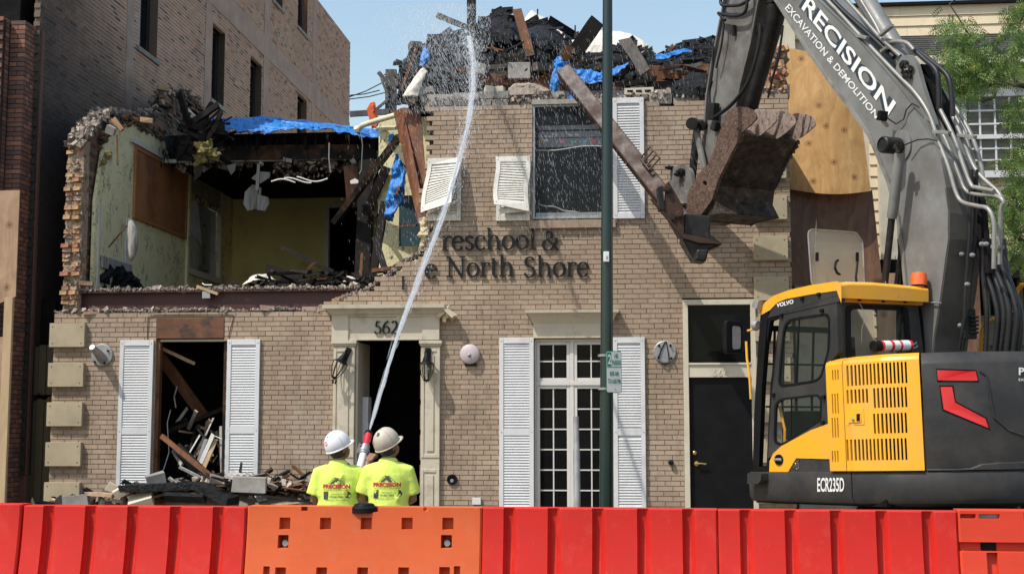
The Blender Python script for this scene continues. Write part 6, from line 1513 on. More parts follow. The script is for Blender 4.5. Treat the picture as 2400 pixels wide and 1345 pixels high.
m = MB(); m.tube([Rr(2010,705,-.08), Rr(2020,720,-.12), Rr(2028,742,-.12), Rr(2020,770,-.1), Rr(2019,800,-.1)], .003, 4); m.tube([Rr(2011,690,-.07), Rr(1996,690,-.08), Rr(1992,682,-.07)], .003, 4); m.tube([Rr(2075,660,-.06), Rr(2082,690,-.1), Rr(2072,712,-.1), Rr(2058,700,-.09), Rr(2062,675,-.06)], .003, 4); part(m, 'loose_wire', M['galv'], EX)
m = MB(); m.tube([Rr(2112,675,.3), Rr(2104,560,.3)], .006, 5); m.tube([Rr(2104,675,.35), Rr(2098,600,.35)], .004, 4); part(m, 'aerial', M['blackp'], EX)
# raised perspex roof hatch
m = MB()
hx = [(1893,537),(2006,545),(2022,568),(2026,672),(1903,672)]
hf_ = [Rr(a, b, .55) for a, b in rounded(hx, .12)]; m.prism(hf_, (0,.015,0)); M['perspex'] = waterm('scratched_perspex', .42, (.50,.47,.38)); hh = part(m, 'roof_hatch', M['perspex'], EX, smooth=30)
m = MB(); loop = [Rr(a, b, .54) for a, b in rounded(hx, .12)]; m.tube(loop+[loop[0]], .008, 6); part(m, 'hatch_rim', M['galv'], hh)
m = MB(); m.tube([Rr(1964,610,.5), Rr(1959,614,.47), Rr(1957,628,.46), Rr(1962,640,.47), Rr(1968,643,.5)], .014, 8)
part(m, 'hatch_handle', M['blackp'], hh)
for a in (1915, 2009): m = MB(); m.beam(Rr(a, 592, .5), Rr(a, 612, .5), .02, .03, (1,0,0)); part(m, 'hatch_clip', M['blackp'], hh)
m = MB(); m.tube([Rr(2010,612,.5), Rr(2006,650,.4), Rr(2008,670,.3)], .012, 6); part(m, 'gas_strut', M['blackp'], hh)
# mirror and yellow hand rail at the front corner
m = MB(); q = Sd(1721, 789, -.05)
m.prism([q+Vector((x, .0, z)) for x, z in rounded([(-.115,-.185),(.105,-.17),(.125,.17),(-.10,.185)], .2)], (0,.07,0)); mi_ = part(m, 'mirror', M['blackp'], EX, bevel=.012)
m = MB(); m.prism([q+Vector((x, -.004, z)) for x, z in rounded([(-.03,-.14),(.075,-.13),(.085,.11),(-.02,.12)], .2)], (0,.003,0)); part(m, 'mirror_glass', M['galv'], mi_)
m = MB(); m.tube([Sd(1752,775,-.02), Sd(1765,772,.0), Sd(1776,768,.02)], .012, 6); m.tube([Sd(1749,800,-.02), Sd(1751,840,-.02), Sd(1757,880,-.01), Sd(1760,935,.0)], .014, 8); m.tube([Sd(1748,880,-.02),Sd(1758,890,-.01)], .001, 4); part(m, 'hand_rail', M['yellow'], EX)
m = MB(); m.lathe(Sd(1774,762,.02), [(.04,-.03),(.06,.03),(0,.032)], (0,1,0), 12); part(m, 'front_lamp', M['galv'], EX); m = MB(); m.box(Sd(1793,722,.02)+Vector((-.05,.05,.04)), (.08,.1,.09), (.3,.2,0)); part(m, 'front_lamp', M['galv'], EX)
# striped roll lying behind the rear window
R0, R1 = Rr(2046, 811, -.25), Rr(2133, 809, -.22); RL = thing('striped_bag', 'red and white striped roll lying on the machine behind the cab window', 'rolled bag', E, R0)
d_ = R1-R0
for i, c_ in enumerate(('blackp','redp','whitep','redp','whitep','redp','whitep','redp')):
    t0, t1 = (0, .18, .24, .42, .5, .66, .72, .93)[i], (.18, .24, .42, .5, .66, .72, .93, 1.0)[i]
    m = MB(); m.tube([R0+d_*t0, R0+d_*t1], .052, 14); part(m, 'stripe', M[c_], RL, smooth=40)
m = MB(); m.tube([R1, R1+Vector((.03,0,.0)), R1+Vector((.08,0,.03)), R1+Vector((.09,0,-.01)), R1+Vector((.04,0,-.03))], .008, 6); part(m, 'ring', M['chrome'], RL)
# ---- boom (plane of its left face x = XB)
XB = 1.15; XT = 1.58
def Bm(px, py, x=XB): return E.hit(px, py, 0, x)
inner = [(1640,-262),(1725,-138),(1820,0),(1886,103),(1947,192),(1995,253),(2040,318),(2084,424),(2107,507),(2119,599),(2124,660),(2140,760),(2165,880)]
outer = [(2178,900),(2190,790),(2205,700),(2224,560),(2224,500),(2217,445),(2207,370),(2176,308),(2137,240),(2098,190),(2002,80),(1918,0),(1800,-112),(1700,-215)]
m = MB(); holed(m, inner+outer, [], lambda a, b: Bm(a, b), (XT-XB, 0, 0)); BO = part(m, 'boom', M['boom'], EX, bevel=.012)
# flange plate edges
m = MB()
for L_ in (inner, ):
    for a, b_ in zip(L_, L_[1:]): m.beam(Bm(*a)+Vector((-.015,0,0)), Bm(*b_)+Vector((-.015,0,0)), .022, .04, (1,0,0))
part(m, 'boom_flange', M['pipe'], BO)
m = MB(); vs = []
for (a, b_) in [(2224,560),(2224,500),(2205,700),(2190,790),(2178,900)]: pass
oo = [(2216,440),(2224,500),(2224,560),(2205,700),(2190,790),(2178,900)]
for (a, b_) in oo: p = Bm(a, b_); vs += [p+Vector((.0,-.012,0)), p+Vector((XT-XB,-.012,0)), p+Vector((XT-XB,.01,0)), p+Vector((0,.01,0))]
m.add(vs, [(i*4+j, i*4+(j+1) % 4, i*4+4+(j+1) % 4, i*4+4+j) for i in range(len(oo)-1) for j in range(4)], r=.5); part(m, 'boom_rear_plate', M['boom_dark'], BO)
m = MB(); m.tube([Bm(2268,400,1.32)+Vector((0,-.05,0)), Bm(2262,560,1.32)+Vector((0,-.06,0)), Bm(2250,700,1.3)+Vector((0,-.07,0)), Bm(2250,740,1.3)+Vector((0,-.07,0)), Bm(2236,822,1.3)+Vector((0,-.07,0))], .022, 8)
m.tube([Bm(2282,400,1.4)+Vector((0,-.05,0)), Bm(2274,560,1.4)+Vector((0,-.06,0)), Bm(2262,700,1.4)+Vector((0,-.07,0)), Bm(2256,760,1.4)+Vector((0,-.07,0)), Bm(2244,822,1.4)+Vector((0,-.07,0))], .016, 8); part(m, 'rear_hoses', M['hose'], BO, smooth=60)
m = MB()
for i in range(5): m.box(Bm(2268, 745+i*9, 1.42)+Vector((0,-.08,0)), (.10,.05,.022))
m.box(Bm(2262, 760, 1.38)+Vector((0,-.05,0)), (.16,.04,.3)); part(m, 'valve_block', M['steel_dark'], BO, bevel=.004)
for a, b_ in ((2243,598),(2268,600),(2240,764),(2256,668),(2290,574),(2300,574)):
    q = Bm(a, b_, 1.3)+Vector((0,-.05,0)); m = MB(); m.lathe(q, [(.022,0),(.022,-.025),(.01,-.03),(.01,-.045),(0,-.045)], (0,1,0), 10); part(m, 'bolt', M['galv'], BO)
# lettering along the boom, with dark drop edge
def boom_text(s, A_, B_, C_, D_, bold, x, mat): 
    a, b_, c, d = [Bm(*q, x) for q in (A_, B_, C_, D_)]
    decal(s, lambda u, v: a.lerp(b_, u).lerp(d.lerp(c, u), v), mat, BO, 'lettering', bold)
# PRECISION from off the top edge to near the bend: baseline ends and cap-line ends in photo pixels
bA, bB, bC, bD = (1850,-10), (2076,267), (2095,237), (1869,-42)
boom_text('PRECISION', bA, bB, bC, bD, .055, XB-.004, M['navy'])
sh = lambda q, k: (q[0]+k*(-4), q[1]+k*(-3))
boom_text('PRECISION', *[sh(q, -1.4) for q in (bA, bB, bC, bD)], .020, XB-.008, M['whitep'])
boom_text('EXCAVATION & DEMOLITION', (1839,21), (2051,279), (2062,269), (1850,9), .012, XB-.005, M['whitep'])
# work light with cable, boom foot cylinder, hub
q = Bm(2068, 272, .98); m = MB(); m.box(q, (.09,.07,.10), (.2,.1,-.2)); m.box(q+Vector((-.01,-.036,0)), (.07,.006,.07), (.2,.1,-.2)); wl = part(m, 'work_light', M['blackp'], BO, bevel=.01)
m = MB(); m.beam(q+Vector((0,0,-.05)), q+Vector((.08,.02,-.10)), .03, .03); part(m, 'bracket', M['galv'], wl)
m = MB(); m.tube([q+Vector((.04,-.02,-.02)), Bm(2100,291,1.1), Bm(2118,280,1.12), Bm(2124,258,1.12), Bm(2138,243,1.12), Bm(2154,252,1.12)], .008, 6); m.tube([Bm(2120,340,1.05), Bm(2150,328,1.1), Bm(2175,326,1.12), Bm(2196,330,1.13)], .008, 6); part(m, 'cable', M['hose'], BO)
q = Bm(2112, 343, 1.15); m = MB(); m.lathe(q, [(.17,.0),(.17,-.02),(.13,-.03),(.0,-.03)], (1,0,0), 24); part(m, 'pivot_boss', M['boom'], BO, smooth=40)
m = MB(); m.lathe(Bm(2105,343,1.1), [(.088,.0),(.088,-.20),(.075,-.215),(.07,-.20),(0,-.20)], (1,0,0), 20); 
for k in range(16): a = random.random()*6.3; m.box(Bm(2105,343,.885)+Vector((0,cos(a)*.05*random.random(),sin(a)*.055*random.random())), (.02,.04,.03), (a,a,a))
part(m, 'greasy_hub', M['steel_dark'], BO, smooth=40)
pA, pB, pC = Bm(2109,360,.98), Bm(2092,500,.98), Bm(2072,680,.98)
m = MB(); m.tube([pA, pB, Bm(2090,512,.98)], [.055,.055,.05], 16); part(m, 'lift_cylinder', M['boom'], BO, smooth=40)
m = MB(); m.tube([Bm(2090,512,.98), pC], .036, 14); part(m, 'cylinder_rod', M['steel_dark'], BO, smooth=40)
m = MB(); m.tube([Bm(2116,560,1.25), Bm(2100,680,1.25)], .03, 10); part(m, 'second_cylinder_rod', M['steel_dark'], BO)
m = MB(); q0, q1 = Bm(2140,706,1.12), Bm(2206,710,1.12); m.tube([q0, q1], .009, 6); part(m, 'boom_rail', M['galv'], BO)
# stick cylinder above the boom with pipe and clamps
m = MB(); m.tube([Bm(2122,154,1.36), Bm(2092,102,1.36), Bm(2028,0,1.36), Bm(1950,-130,1.36)], [.085,.105,.105,.105], 18); part(m, 'stick_cylinder', M['boom'], BO, smooth=50)
m = MB(); holed(m, rounded([(2098,160),(2112,132),(2132,128),(2148,150),(2165,212),(2195,300),(2150,260),(2112,200)], .2), [], lambda a, b: Bm(a, b, 1.22), (.05,0,0)); holed(m, rounded([(2098,160),(2112,132),(2132,128),(2148,150),(2165,212),(2195,300),(2150,260),(2112,200)], .2), [], lambda a, b: Bm(a, b, 1.46), (.05,0,0)); part(m, 'cylinder_bracket', M['boom'], BO, bevel=.006)
m = MB(); q = Bm(2120,153,1.2); m.lathe(q, [(.05,0.02),(.05,-.03),(.03,-.035),(.03,-.05),(0,-.05)], (1,0,0), 16); 
for k in range(26): a = random.random()*6.3; m.box(Bm(2124+random.uniform(-10,14),164+random.uniform(-8,18),1.19), (.03,.03,.025), (a,a*2,a))
part(m, 'greasy_pin', M['steel_dark'], BO, smooth=40)
def pipes(name, L_, rad_, mat, parent=BO):
    for k, (x, pts) in enumerate(L_):
        P3 = [Bm(a, b, x) for a, b in pts]; out = []
        for i in range(len(P3)-1):
            p0, p1, p2, p3 = P3[max(i-1,0)], P3[i], P3[i+1], P3[min(i+2,len(P3)-1)]
            for j in range(5):
                t = j/5; out.append(.5*((2*p1)+(p2-p0)*t+(2*p0-5*p1+4*p2-p3)*t*t+(3*p1-p0-3*p2+p3)*t**3))
        out.append(P3[-1]); m = MB(); m.tube(out, rad_, 8); part(m, name, mat, parent, smooth=60)
pipes('hydraulic_pipe', [(1.20, [(1880,-60),(1960,23),(2015,83),(2098,170),(2144,217),(2177,267),(2200,332),(2223,392),(2240,450),(2256,474),(2290,483),(2316,490),(2329,521),(2330,570),(2329,630)]),
  (1.32, [(2195,290),(2218,332),(2246,406),(2264,447),(2292,456),(2335,460),(2352,474),(2345,500),(2343,620)]),
  (1.30, [(2204,258),(2236,323),(2256,382),(2276,433),(2290,440),(2330,448)]),
  (1.42, [(2232,272),(2255,323),(2278,382),(2301,415),(2335,446),(2348,465)]),
  (1.52, [(2212,215),(2246,262),(2279,323),(2298,382),(2304,420)]), (1.5, [(2232,262),(2262,318),(2284,392),(2298,440)]),
  (1.26, [(1985,-50),(2020,5),(2052,58),(2066,86),(2078,98),(2110,98),(2128,103),(2142,118)]), (1.24, [(1975,-10),(2020,40),(2066,92),(2110,132)])], .022, M['pipe'])
pipes('hydraulic_hose', [(1.3, [(2140,115),(2165,138),(2195,168),(2200,215),(2201,258)]), (1.36, [(2150,118),(2188,148),(2222,180),(2231,225),(2233,272)]),
  (1.25, [(1900,-60),(1960,10),(2030,75),(2095,135)])], .028, M['hose'])
for (x, a, b_, c, d) in ((1.16, 2189, 309, 2226, 312), (1.38, 2246, 317, 2286, 322), (1.30, 2326, 578, 2350, 580), (1.16, 2012, 84, 2034, 90), (1.2, 2062, 84, 2092, 60), (1.2, 2066, 122, 2080, 112)):
    m = MB(); m.beam(Bm(a, b_, x), Bm(c, d, x), .035, .05); part(m, 'pipe_clamp', M['pipe'], BO, bevel=.004)
m = MB(); holed(m, [(2140,160),(2190,260),(2225,320),(2210,240),(2160,150)], [], lambda a, b: Bm(a, b, 1.40), (.1,0,0)); part(m, 'dark_web', M['black'], BO); m = MB(); holed(m, [(2240,330),(2300,470),(2318,640),(2296,640),(2270,500)], [], lambda a, b: Bm(a, b, 1.5), (.06,0,0)); part(m, 'dark_web', M['black'], BO)
# lower hoses, corrugated
def corr(x, pts, r_):
    P3 = [Bm(a, b, x) for a, b in pts]; out = []
    for i in range(len(P3)-1):
        p0, p1, p2, p3 = P3[max(i-1,0)], P3[i], P3[i+1], P3[min(i+2,len(P3)-1)]
        for j in range(14): t = j/14; out.append(.5*((2*p1)+(p2-p0)*t+(2*p0-5*p1+4*p2-p3)*t*t+(3*p1-p0-3*p2+p3)*t**3))
    m = MB(); m.tube(out, [r_*(1+.16*(i % 2)) for i in range(len(out))], 9); part(m, 'corrugated_hose', M['hose'], EX, smooth=60)
for x, r_, pts in ((1.5,.026,[(2303,560),(2303,633),(2309,689),(2313,747),(2309,835)]), (1.55,.026,[(2310,570),(2313,639),(2330,695),(2338,747),(2330,835)]), (1.6,.030,[(2316,560),(2324,629),(2344,685),(2353,747),(2342,835)]),
     (1.62,.032,[(2328,600),(2338,640),(2358,695),(2366,747),(2358,835)]), (1.66,.032,[(2343,600),(2354,640),(2376,700),(2384,747),(2374,835)]), (1.7,.03,[(2350,560),(2360,640),(2385,710),(2392,760),(2384,835)])): corr(x, pts, r_)
m = MB(); m.tube([Bm(a, b, 1.9) for a, b in ((2300,835),(2302,775),(2308,758),(2330,748),(2352,744))], .024, 8); m.tube([Bm(a, b, 1.9) for a, b in ((2366,745),(2374,705),(2384,680),(2396,668),(2420,664),(2450,664))], .024, 8); part(m, 'hand_rail', M['yellow'], EX, smooth=50)
# ---- stick (arm)
arm = [(1720,-170),(1712,-70),(1702,0),(1690,60),(1672,150),(1660,225),(1656,290),(1650,360),(1656,392),(1676,398),(1700,372),(1716,300),(1735,200),(1760,100),(1778,0),(1800,-90),(1830,-170)]
m = MB(); holed(m, arm, [], lambda a, b: Bm(a, b, 1.2), (.30, 0, 0)); AR = part(m, 'stick', M['arm'], EX, bevel=.012)
m = MB()
for a, b_ in zip(arm[1:8], arm[2:9]): m.beam(Bm(*a, 1.185)+Vector((0,.02,0)), Bm(*b_, 1.185)+Vector((0,.02,0)), .05, .03, (1,0,0))
part(m, 'stick_flange', M['arm'], AR); m = MB()
for a, b_ in zip(arm[11:15], arm[12:16]): m.beam(Bm(*a, 1.185), Bm(*b_, 1.185), .03, .03, (1,0,0))
part(m, 'stick_flange', M['arm'], AR)
m = MB(); m.box(Bm(1720,72,1.17), (.03,.05,.13), (0,0,0)); part(m, 'lug', M['steel_dark'], AR)
m = MB(); m.tube([Bm(1822,10,1.35), Bm(1812,60,1.35), Bm(1804,100,1.35), Bm(1752,275,1.35)], [.13,.12,.10,.095], 16); m.tube([Bm(1830,-120,1.35), Bm(1822,10,1.35)], .14, 16); m.tube([Bm(1774,66,1.2), Bm(1832,72,1.5)], .06, 12); part(m, 'bucket_cylinder', M['steel_dark'], AR, smooth=50)
def ahose(pts, r_=.022, x=1.12):
    P3 = [Bm(a, b, x) for a, b in pts]; m = MB(); out = []
    for i in range(len(P3)-1):
        p0, p1, p2, p3 = P3[max(i-1,0)], P3[i], P3[i+1], P3[min(i+2,len(P3)-1)]
        for j in range(5): t = j/5; out.append(.5*((2*p1)+(p2-p0)*t+(2*p0-5*p1+4*p2-p3)*t*t+(3*p1-p0-3*p2+p3)*t**3))
    out.append(P3[-1]); m.tube(out, r_, 8); part(m, 'stick_hose', M['hose'], AR, smooth=60)
ahose([(1700,-30),(1690,-5),(1692,12),(1715,14),(1740,10),(1760,-10),(1762,-60)]); ahose([(1700,48),(1684,32),(1690,33),(1720,38),(1745,30),(1752,0),(1755,-50)], .02, 1.1)
ahose([(1672,110),(1668,180),(1660,230),(1662,260)], .016); ahose([(1782,60),(1778,110),(1755,190),(1715,245),(1675,275)], .024, 1.1); ahose([(1690,35),(1696,60),(1690,110),(1678,160)], .014); ahose([(1668,190),(1662,215),(1664,250),(1672,280)], .022); ahose([(1830,100),(1824,140),(1806,195)], .016, 1.3); ahose([(1835,60),(1828,110),(1800,230)], .014, 1.35)
m = MB(); m.box(Bm(1672,262,1.12), (.1,.12,.22), (.2,0,.1)); m.box(Bm(1676,296,1.12), (.08,.1,.12), (.5,0,.1)); part(m, 'hose_junction', M['steel_dark'], AR, bevel=.01)
# linkage and coupler
m = MB(); m.tube([Bm(1624,290,1.05), Bm(1652,292,1.5)], .062, 16); m.tube([Bm(1621,290,1.0), Bm(1626,290,1.08)], .08, 16); m.tube([Bm(1645,295,1.15), Bm(1668,296,1.3)], .07, 12); part(m, 'link_pin', M['steel_dark'], AR, smooth=50)
m = MB(); m.beam(Bm(1630,296,1.12), Bm(1651,398,1.12), .085, .05, (0,1,0)); part(m, 'link_rod', M['arm'], AR, bevel=.012)
m = MB(); m.beam(Bm(1634,300,1.35), Bm(1622,420,1.35), .12, .06, (0,1,0)); part(m, 'link_rod', M['steel_dark'], AR, bevel=.012)
m = MB(); holed(m, rounded([(1568,432),(1572,395),(1600,385),(1618,398),(1625,440),(1622,492),(1600,470),(1580,455)], .25), [], lambda a, b: Bm(a, b, 1.06), (.05,0,0)); CP = part(m, 'coupler_plate', M['arm'], AR, bevel=.008)
for a, b_, r_ in ((1600,405,.055),(1594,410,.03),(1612,484,.045),(1573,394,.03)):
    m = MB(); m.lathe(Bm(a, b_, 1.05), [(r_,.03),(r_,-.05),(r_*.6,-.055),(r_*.6,-.09),(0,-.09)], (1,0,0), 16); part(m, 'pin', M['steel_dark'], CP, smooth=40)
m = MB(); m.bx(1.1, 1.6, Bm(1640,470,1.1).y-.25, Bm(1640,470,1.1).y+.2, Bm(1640,520,1.1).z, Bm(1640,430,1.1).z); part(m, 'coupler_body', M['steel_dark'], AR, bevel=.02)
# bucket: side profile swept across, then plates and teeth
XK = .98; BWd = .86
shell = [(1737,318),(1722,345),(1704,382),(1690,418),(1680,436),(1676,470),(1690,500),(1660,506),(1640,512),(1628,520),(1622,500),(1636,470),(1660,400),(1690,330),(1716,300)]
m = MB(); holed(m, shell, [], lambda a, b: Bm(a, b, XK), (BWd, 0, 0)); BK = part(m, 'bucket', M['worn_steel'], EX, bevel=.012, label='curled rusty bucket caked with dried mud')
sidep = [(1690,300),(1705,268),(1728,300),(1737,318),(1718,352),(1700,388),(1684,420),(1668,470),(1640,508),(1624,522),(1608,500),(1612,452),(1640,405),(1662,382)]
for x in (XK-.045, XK+BWd+.003):
    m = MB(); holed(m, rounded(sidep, .15), [[(1652+5*cos(t), 430+6*sin(t)) for t in [i*pi/5 for i in range(10)]]], lambda a, b: Bm(a, b, x), (.042, 0, 0)); part(m, 'side_plate', M['rust_dry'], BK, bevel=.006)
m = MB(); a, b_ = Bm(1737,318,XK), Bm(1737,318,XK+BWd); m.beam(a-Vector((.02,0,0)), b_+Vector((.02,0,0)), .05, .09, (0,1,.4)); part(m, 'cutting_lip', M['rust_dry'], BK, bevel=.008)
tooth = [(1706,304),(1702,278),(1714,262),(1734,253),(1756,255),(1772,262),(1777,277),(1762,293),(1742,310),(1722,322)]
for k in range(4):
    x = XK-.03+k*(BWd+.0)/3; m = MB(); n2 = len(tooth)
    fr2 = [Bm(a, b, x) for a, b in rounded(tooth, .2, 2)]; c = sum(fr2, Vector())/len(fr2); N_ = len(fr2)
    base_ = Bm(1737,318,x)-Bm(1737,318,XK)
    fr2 = [Bm(a, b, XK)+Vector((x-XK, 0, 0)) for a, b in rounded(tooth, .2, 2)]
    cx2 = sum(fr2, Vector())/len(fr2); bk = [cx2+(v-cx2)*.78+Vector((.085,0,0)) for v in fr2]; nn = len(fr2)
    m.add(fr2+bk, [tuple(range(nn)), tuple(nn+i for i in range(nn))]+[(i, (i+1) % nn, nn+(i+1) % nn, nn+i) for i in range(nn)]); part(m, 'tooth', M['rust_dry' if k == 0 else 'tooth'], BK, bevel=.018)
m = MB()
for i in range(60): a = random.random(); q = Bm(1735-a*60, 322+a*110, XK+.0); m.box(q+Vector((random.choice([.0,.0,BWd]),-.01,0)), (.03,.03,.03), (a*6,a*9,a*3), jit=.008)
part(m, 'weld_scale', M['rust_dry'], BK, kind='stuff')
m = MB()
for k in range(2):
    c = Bm(1712, 482, XK+.35+k*.28); m.lathe(c, [(.10,0),(.10,.08)], (1,0,0), 14, sy=1.5)
part(m, 'belly_ears', M['steel_dark'], BK)
# ---- long steel beam held at the bucket, its top resting on the roof
T_ = WP(1322, 168, 18.75); L_ = WP(1655, 590, 16.55); ax = (L_-T_).normalized()
SBm = thing('steel_beam', 'long wet rusty brown steel beam slanting from the roof down to the excavator bucket', 'steel beam', WF, (L_.x, L_.y, 0))
up = Vector((0,-1,.0)); sd = ax.cross(up).normalized()
m = MB(); q1 = T_; q2 = T_+ax*((L_-T_).length-.15); m.beam(q1, q2, .20, .22, up); part(m, 'beam', M['rust'], SBm, bevel=.02)
m = MB(); o = up*.112; m.beam(q1+o+sd*.085, q2+o+sd*.085, .012, .02, up); m.beam(q1+o-sd*.085, q2+o-sd*.085, .012, .02, up); m.beam(q1+ax*1.6+o-sd*.0, q2+o-sd*.0, .016, .012, up); part(m, 'flange_lip', M['rust'], SBm)
m = MB(); q = WP(1500, 372, 17.35); s_ = (ax*.34)
for k in range(4): m.beam(q+ax*(.085*k), q+ax*(.085*k)+sd*-.16+Vector((0,0,.08)), .03, .02, up)
m.beam(q+sd*-.16+Vector((0,0,.08)), q+ax*.26+sd*-.16+Vector((0,0,.08)), .03, .02, up); m.beam(q, q+ax*.26, .04, .02, up); part(m, 'slotted_bracket', M['rust'], SBm, bevel=.004)
YB = 16.35
def wprism(m, pxs, Y, dep): m.prism([WP(a, b, Y) for a, b in pxs], (0, dep, 0))
m = MB(); wprism(m, [(1560,432),(1567,424),(1602,486),(1604,556),(1590,560),(1556,500)], YB, .05); part(m, 'gusset_plate', M['rust'], SBm, bevel=.006)
for a, b_ in ((1563,443),(1592,503)):
    m = MB(); m.lathe(WP(a, b_, YB), [(.05,0),(.05,-.03),(.03,-.035),(.03,-.055),(0,-.055)], (0,1,0), 16); part(m, 'bolt', M['rust'], SBm, smooth=40)
m = MB(); wprism(m, [(1542,438),(1554,436),(1558,490),(1546,492)], YB-.02, .2); wprism(m, [(1572,500),(1582,503),(1580,516),(1572,514)], YB-.03, .02); part(m, 'slot_box', M['steel_dark'], SBm)
m = MB(); wprism(m, [(1604,500),(1668,506),(1664,548),(1694,572),(1660,586),(1655,612),(1628,610),(1600,562)], YB+.05, .35); wprism(m, [(1634,584),(1662,584),(1655,613),(1628,610)], YB-.12, .3); part(m, 'end_shoe', M['steel_dark'], SBm, bevel=.02)
m = MB(); wprism(m, [(1524,466),(1530,466),(1602,548),(1660,560),(1690,572),(1640,570),(1600,558)], YB-.01, .06); part(m, 'lower_flange', M['rust'], SBm, bevel=.005)
# ================================================================= plastic barriers along the street
bl, br = WP(0, 1181, 10.2), WP(2243, 1197, 9.36)
RF_ = Frame((bl.x, bl.y, 0), math.degrees(math.atan2(br.y-bl.y, br.x-bl.x)))
def RH(px, py, y=0.0): return RF_.hit(px, py, 1, y)
def outp(z, H): 
    t = max(0, (H-z)); return .20*t**1.6*.9 if t < .85 else .20*.85**1.6*.9+(t-.85)*.35
def barrier(px0, px1, pyt, mat, label, rec=(), rects=(), group='water filled barriers along the street', Wd=.16, name='traffic_barrier', lo=0):
    x0, x1 = RH(px0, pyt).x, RH(px1, pyt).x; H = RH((px0+px1)/2, pyt).z; e = .006
    xs = {x0, x0+.012, x1-.012, x1}; zs = {0.0, .15, .3, .45, .55, .65, .75, .85, .95, H-.05, H-.02, H-.006, H}
    L = x1-x0
    for (fa, fb) in rec:
        a, b_ = x0+L*fa, x0+L*fb; xs |= {a-.006, a, a+.004, a+.02, b_-.035, b_-.015, b_, b_+.012}
    rr = []
    for q in rects:
        a, b_ = RH(q[0], q[1]).x, RH(q[2], q[1]).x; c, d_ = RH((q[0]+q[2])/2, q[3], -.05).z, RH((q[0]+q[2])/2, q[1], -.02).z; rr.append((a, b_, c, d_, q[4]))
        xs |= {a, a+e, b_-e, b_}; zs |= {c, c+e, d_-e, d_}
    xs = sorted(x for x in xs if x0 <= x <= x1); zs = sorted(z for z in zs if 0 <= z <= H)
    def depth(x, z):
        d = 0
        for (fa, fb) in rec:
            a, b_ = x0+L*fa, x0+L*fb
            if a <= x <= b_ and z < H-.004:
                t = min(1, (H-z)/.10); k = min(1, (x-a)/.006) if x < a+.01 else min(1, (b_-x)/.04)
                d = max(d, .062*k*(.35+.65*t))
        for a, b_, c, d_, dp in rr:
            if a+e*.5 < x < b_-e*.5 and c+e*.5 < z < d_-e*.5: d = dp
        if x in (x0, x1): d += .012
        if z == H: d += .012
        return d
    m = MB(); vs = []; nx = len(xs)
    for z in zs:
        for x in xs: vs.append(Vector((x, -outp(z, H)+depth(x, z), z)))
    for z in reversed(zs):
        for x in xs: vs.append(Vector((x, Wd+outp(z, H), z)))
    R_ = len(vs)//nx
    fs = [(j*nx+i, j*nx+i+1, (j+1)*nx+i+1, (j+1)*nx+i) for j in range(R_-1) for i in range(nx-1)]
    fs += [tuple(j*nx for j in range(R_)), tuple(j*nx+nx-1 for j in range(R_))]
    m.add(vs, fs, r=.5)
    return m, x0, x1, H
def redb(px0, px1, pyt, label, fr0=.091, pitch=.1905, n=5, mat='red_plastic', w_=.058):
    rec = [(fr0+i*pitch, fr0+i*pitch+w_) for i in range(n)]
    m, x0, x1, H = barrier(px0, px1, pyt, mat, label, rec)
    o = top(m, 'traffic_barrier', M[mat], label, 'barrier', 'water filled barriers along the street', None, RF_, smooth=25)
    return o, x0, x1, H
redb(-480, 50, 1179, 'red fluted plastic barrier cut off by the left picture edge')
redb(55, 577, 1186, 'first whole red fluted barrier, left of the orange one')
o, bx0, bx1, bH = redb(1131, 1681, 1191, 'red fluted barrier right of the orange one with a pale scuff spot')
redb(1683, 2243, 1196, 'scratched red fluted barrier in front of the excavator')
def scuffm():
    m, nt, b = nmat('pale_scuff'); b.inputs['Base Color'].default_value = (.75,.68,.66,1); b.inputs['Roughness'].default_value = .7
    gt = N(nt, 'ShaderNodeTexCoord'); vl = N(nt, 'ShaderNodeVectorMath', operation='LENGTH'); sb_ = N(nt, 'ShaderNodeVectorMath', operation='SUBTRACT'); sb_.inputs[1].default_value = (.5,.5,.5)
    nt.links.new(gt.outputs['Generated'], sb_.inputs[0]); nt.links.new(sb_.outputs[0], vl.inputs[0])
    d_ = addm(nt, vl.outputs['Value'], addm(nt, tex(nt, 22, 6, .7), .55, 'MULTIPLY'), 'ADD')
    nt.links.new(ramp(nt, d_, [(.42, .85), (.66, 0)]), b.inputs['Alpha']); return m
M['scuff'] = scuffm()
c_ = RH(1454, 1258, 0); yo = -outp(c_.z, bH)-.004; m = MB(); m.add([(c_.x-.075,yo,c_.z-.07),(c_.x+.075,yo,c_.z-.07),(c_.x+.075,yo+.022,c_.z+.07),(c_.x-.075,yo+.022,c_.z+.07)], [(0,1,2,3)])
scuffed = [q for q in COL.objects if q.get('label', '').endswith('pale scuff spot')][0]
part(m, 'scuff_mark', M['scuff'], scuffed)
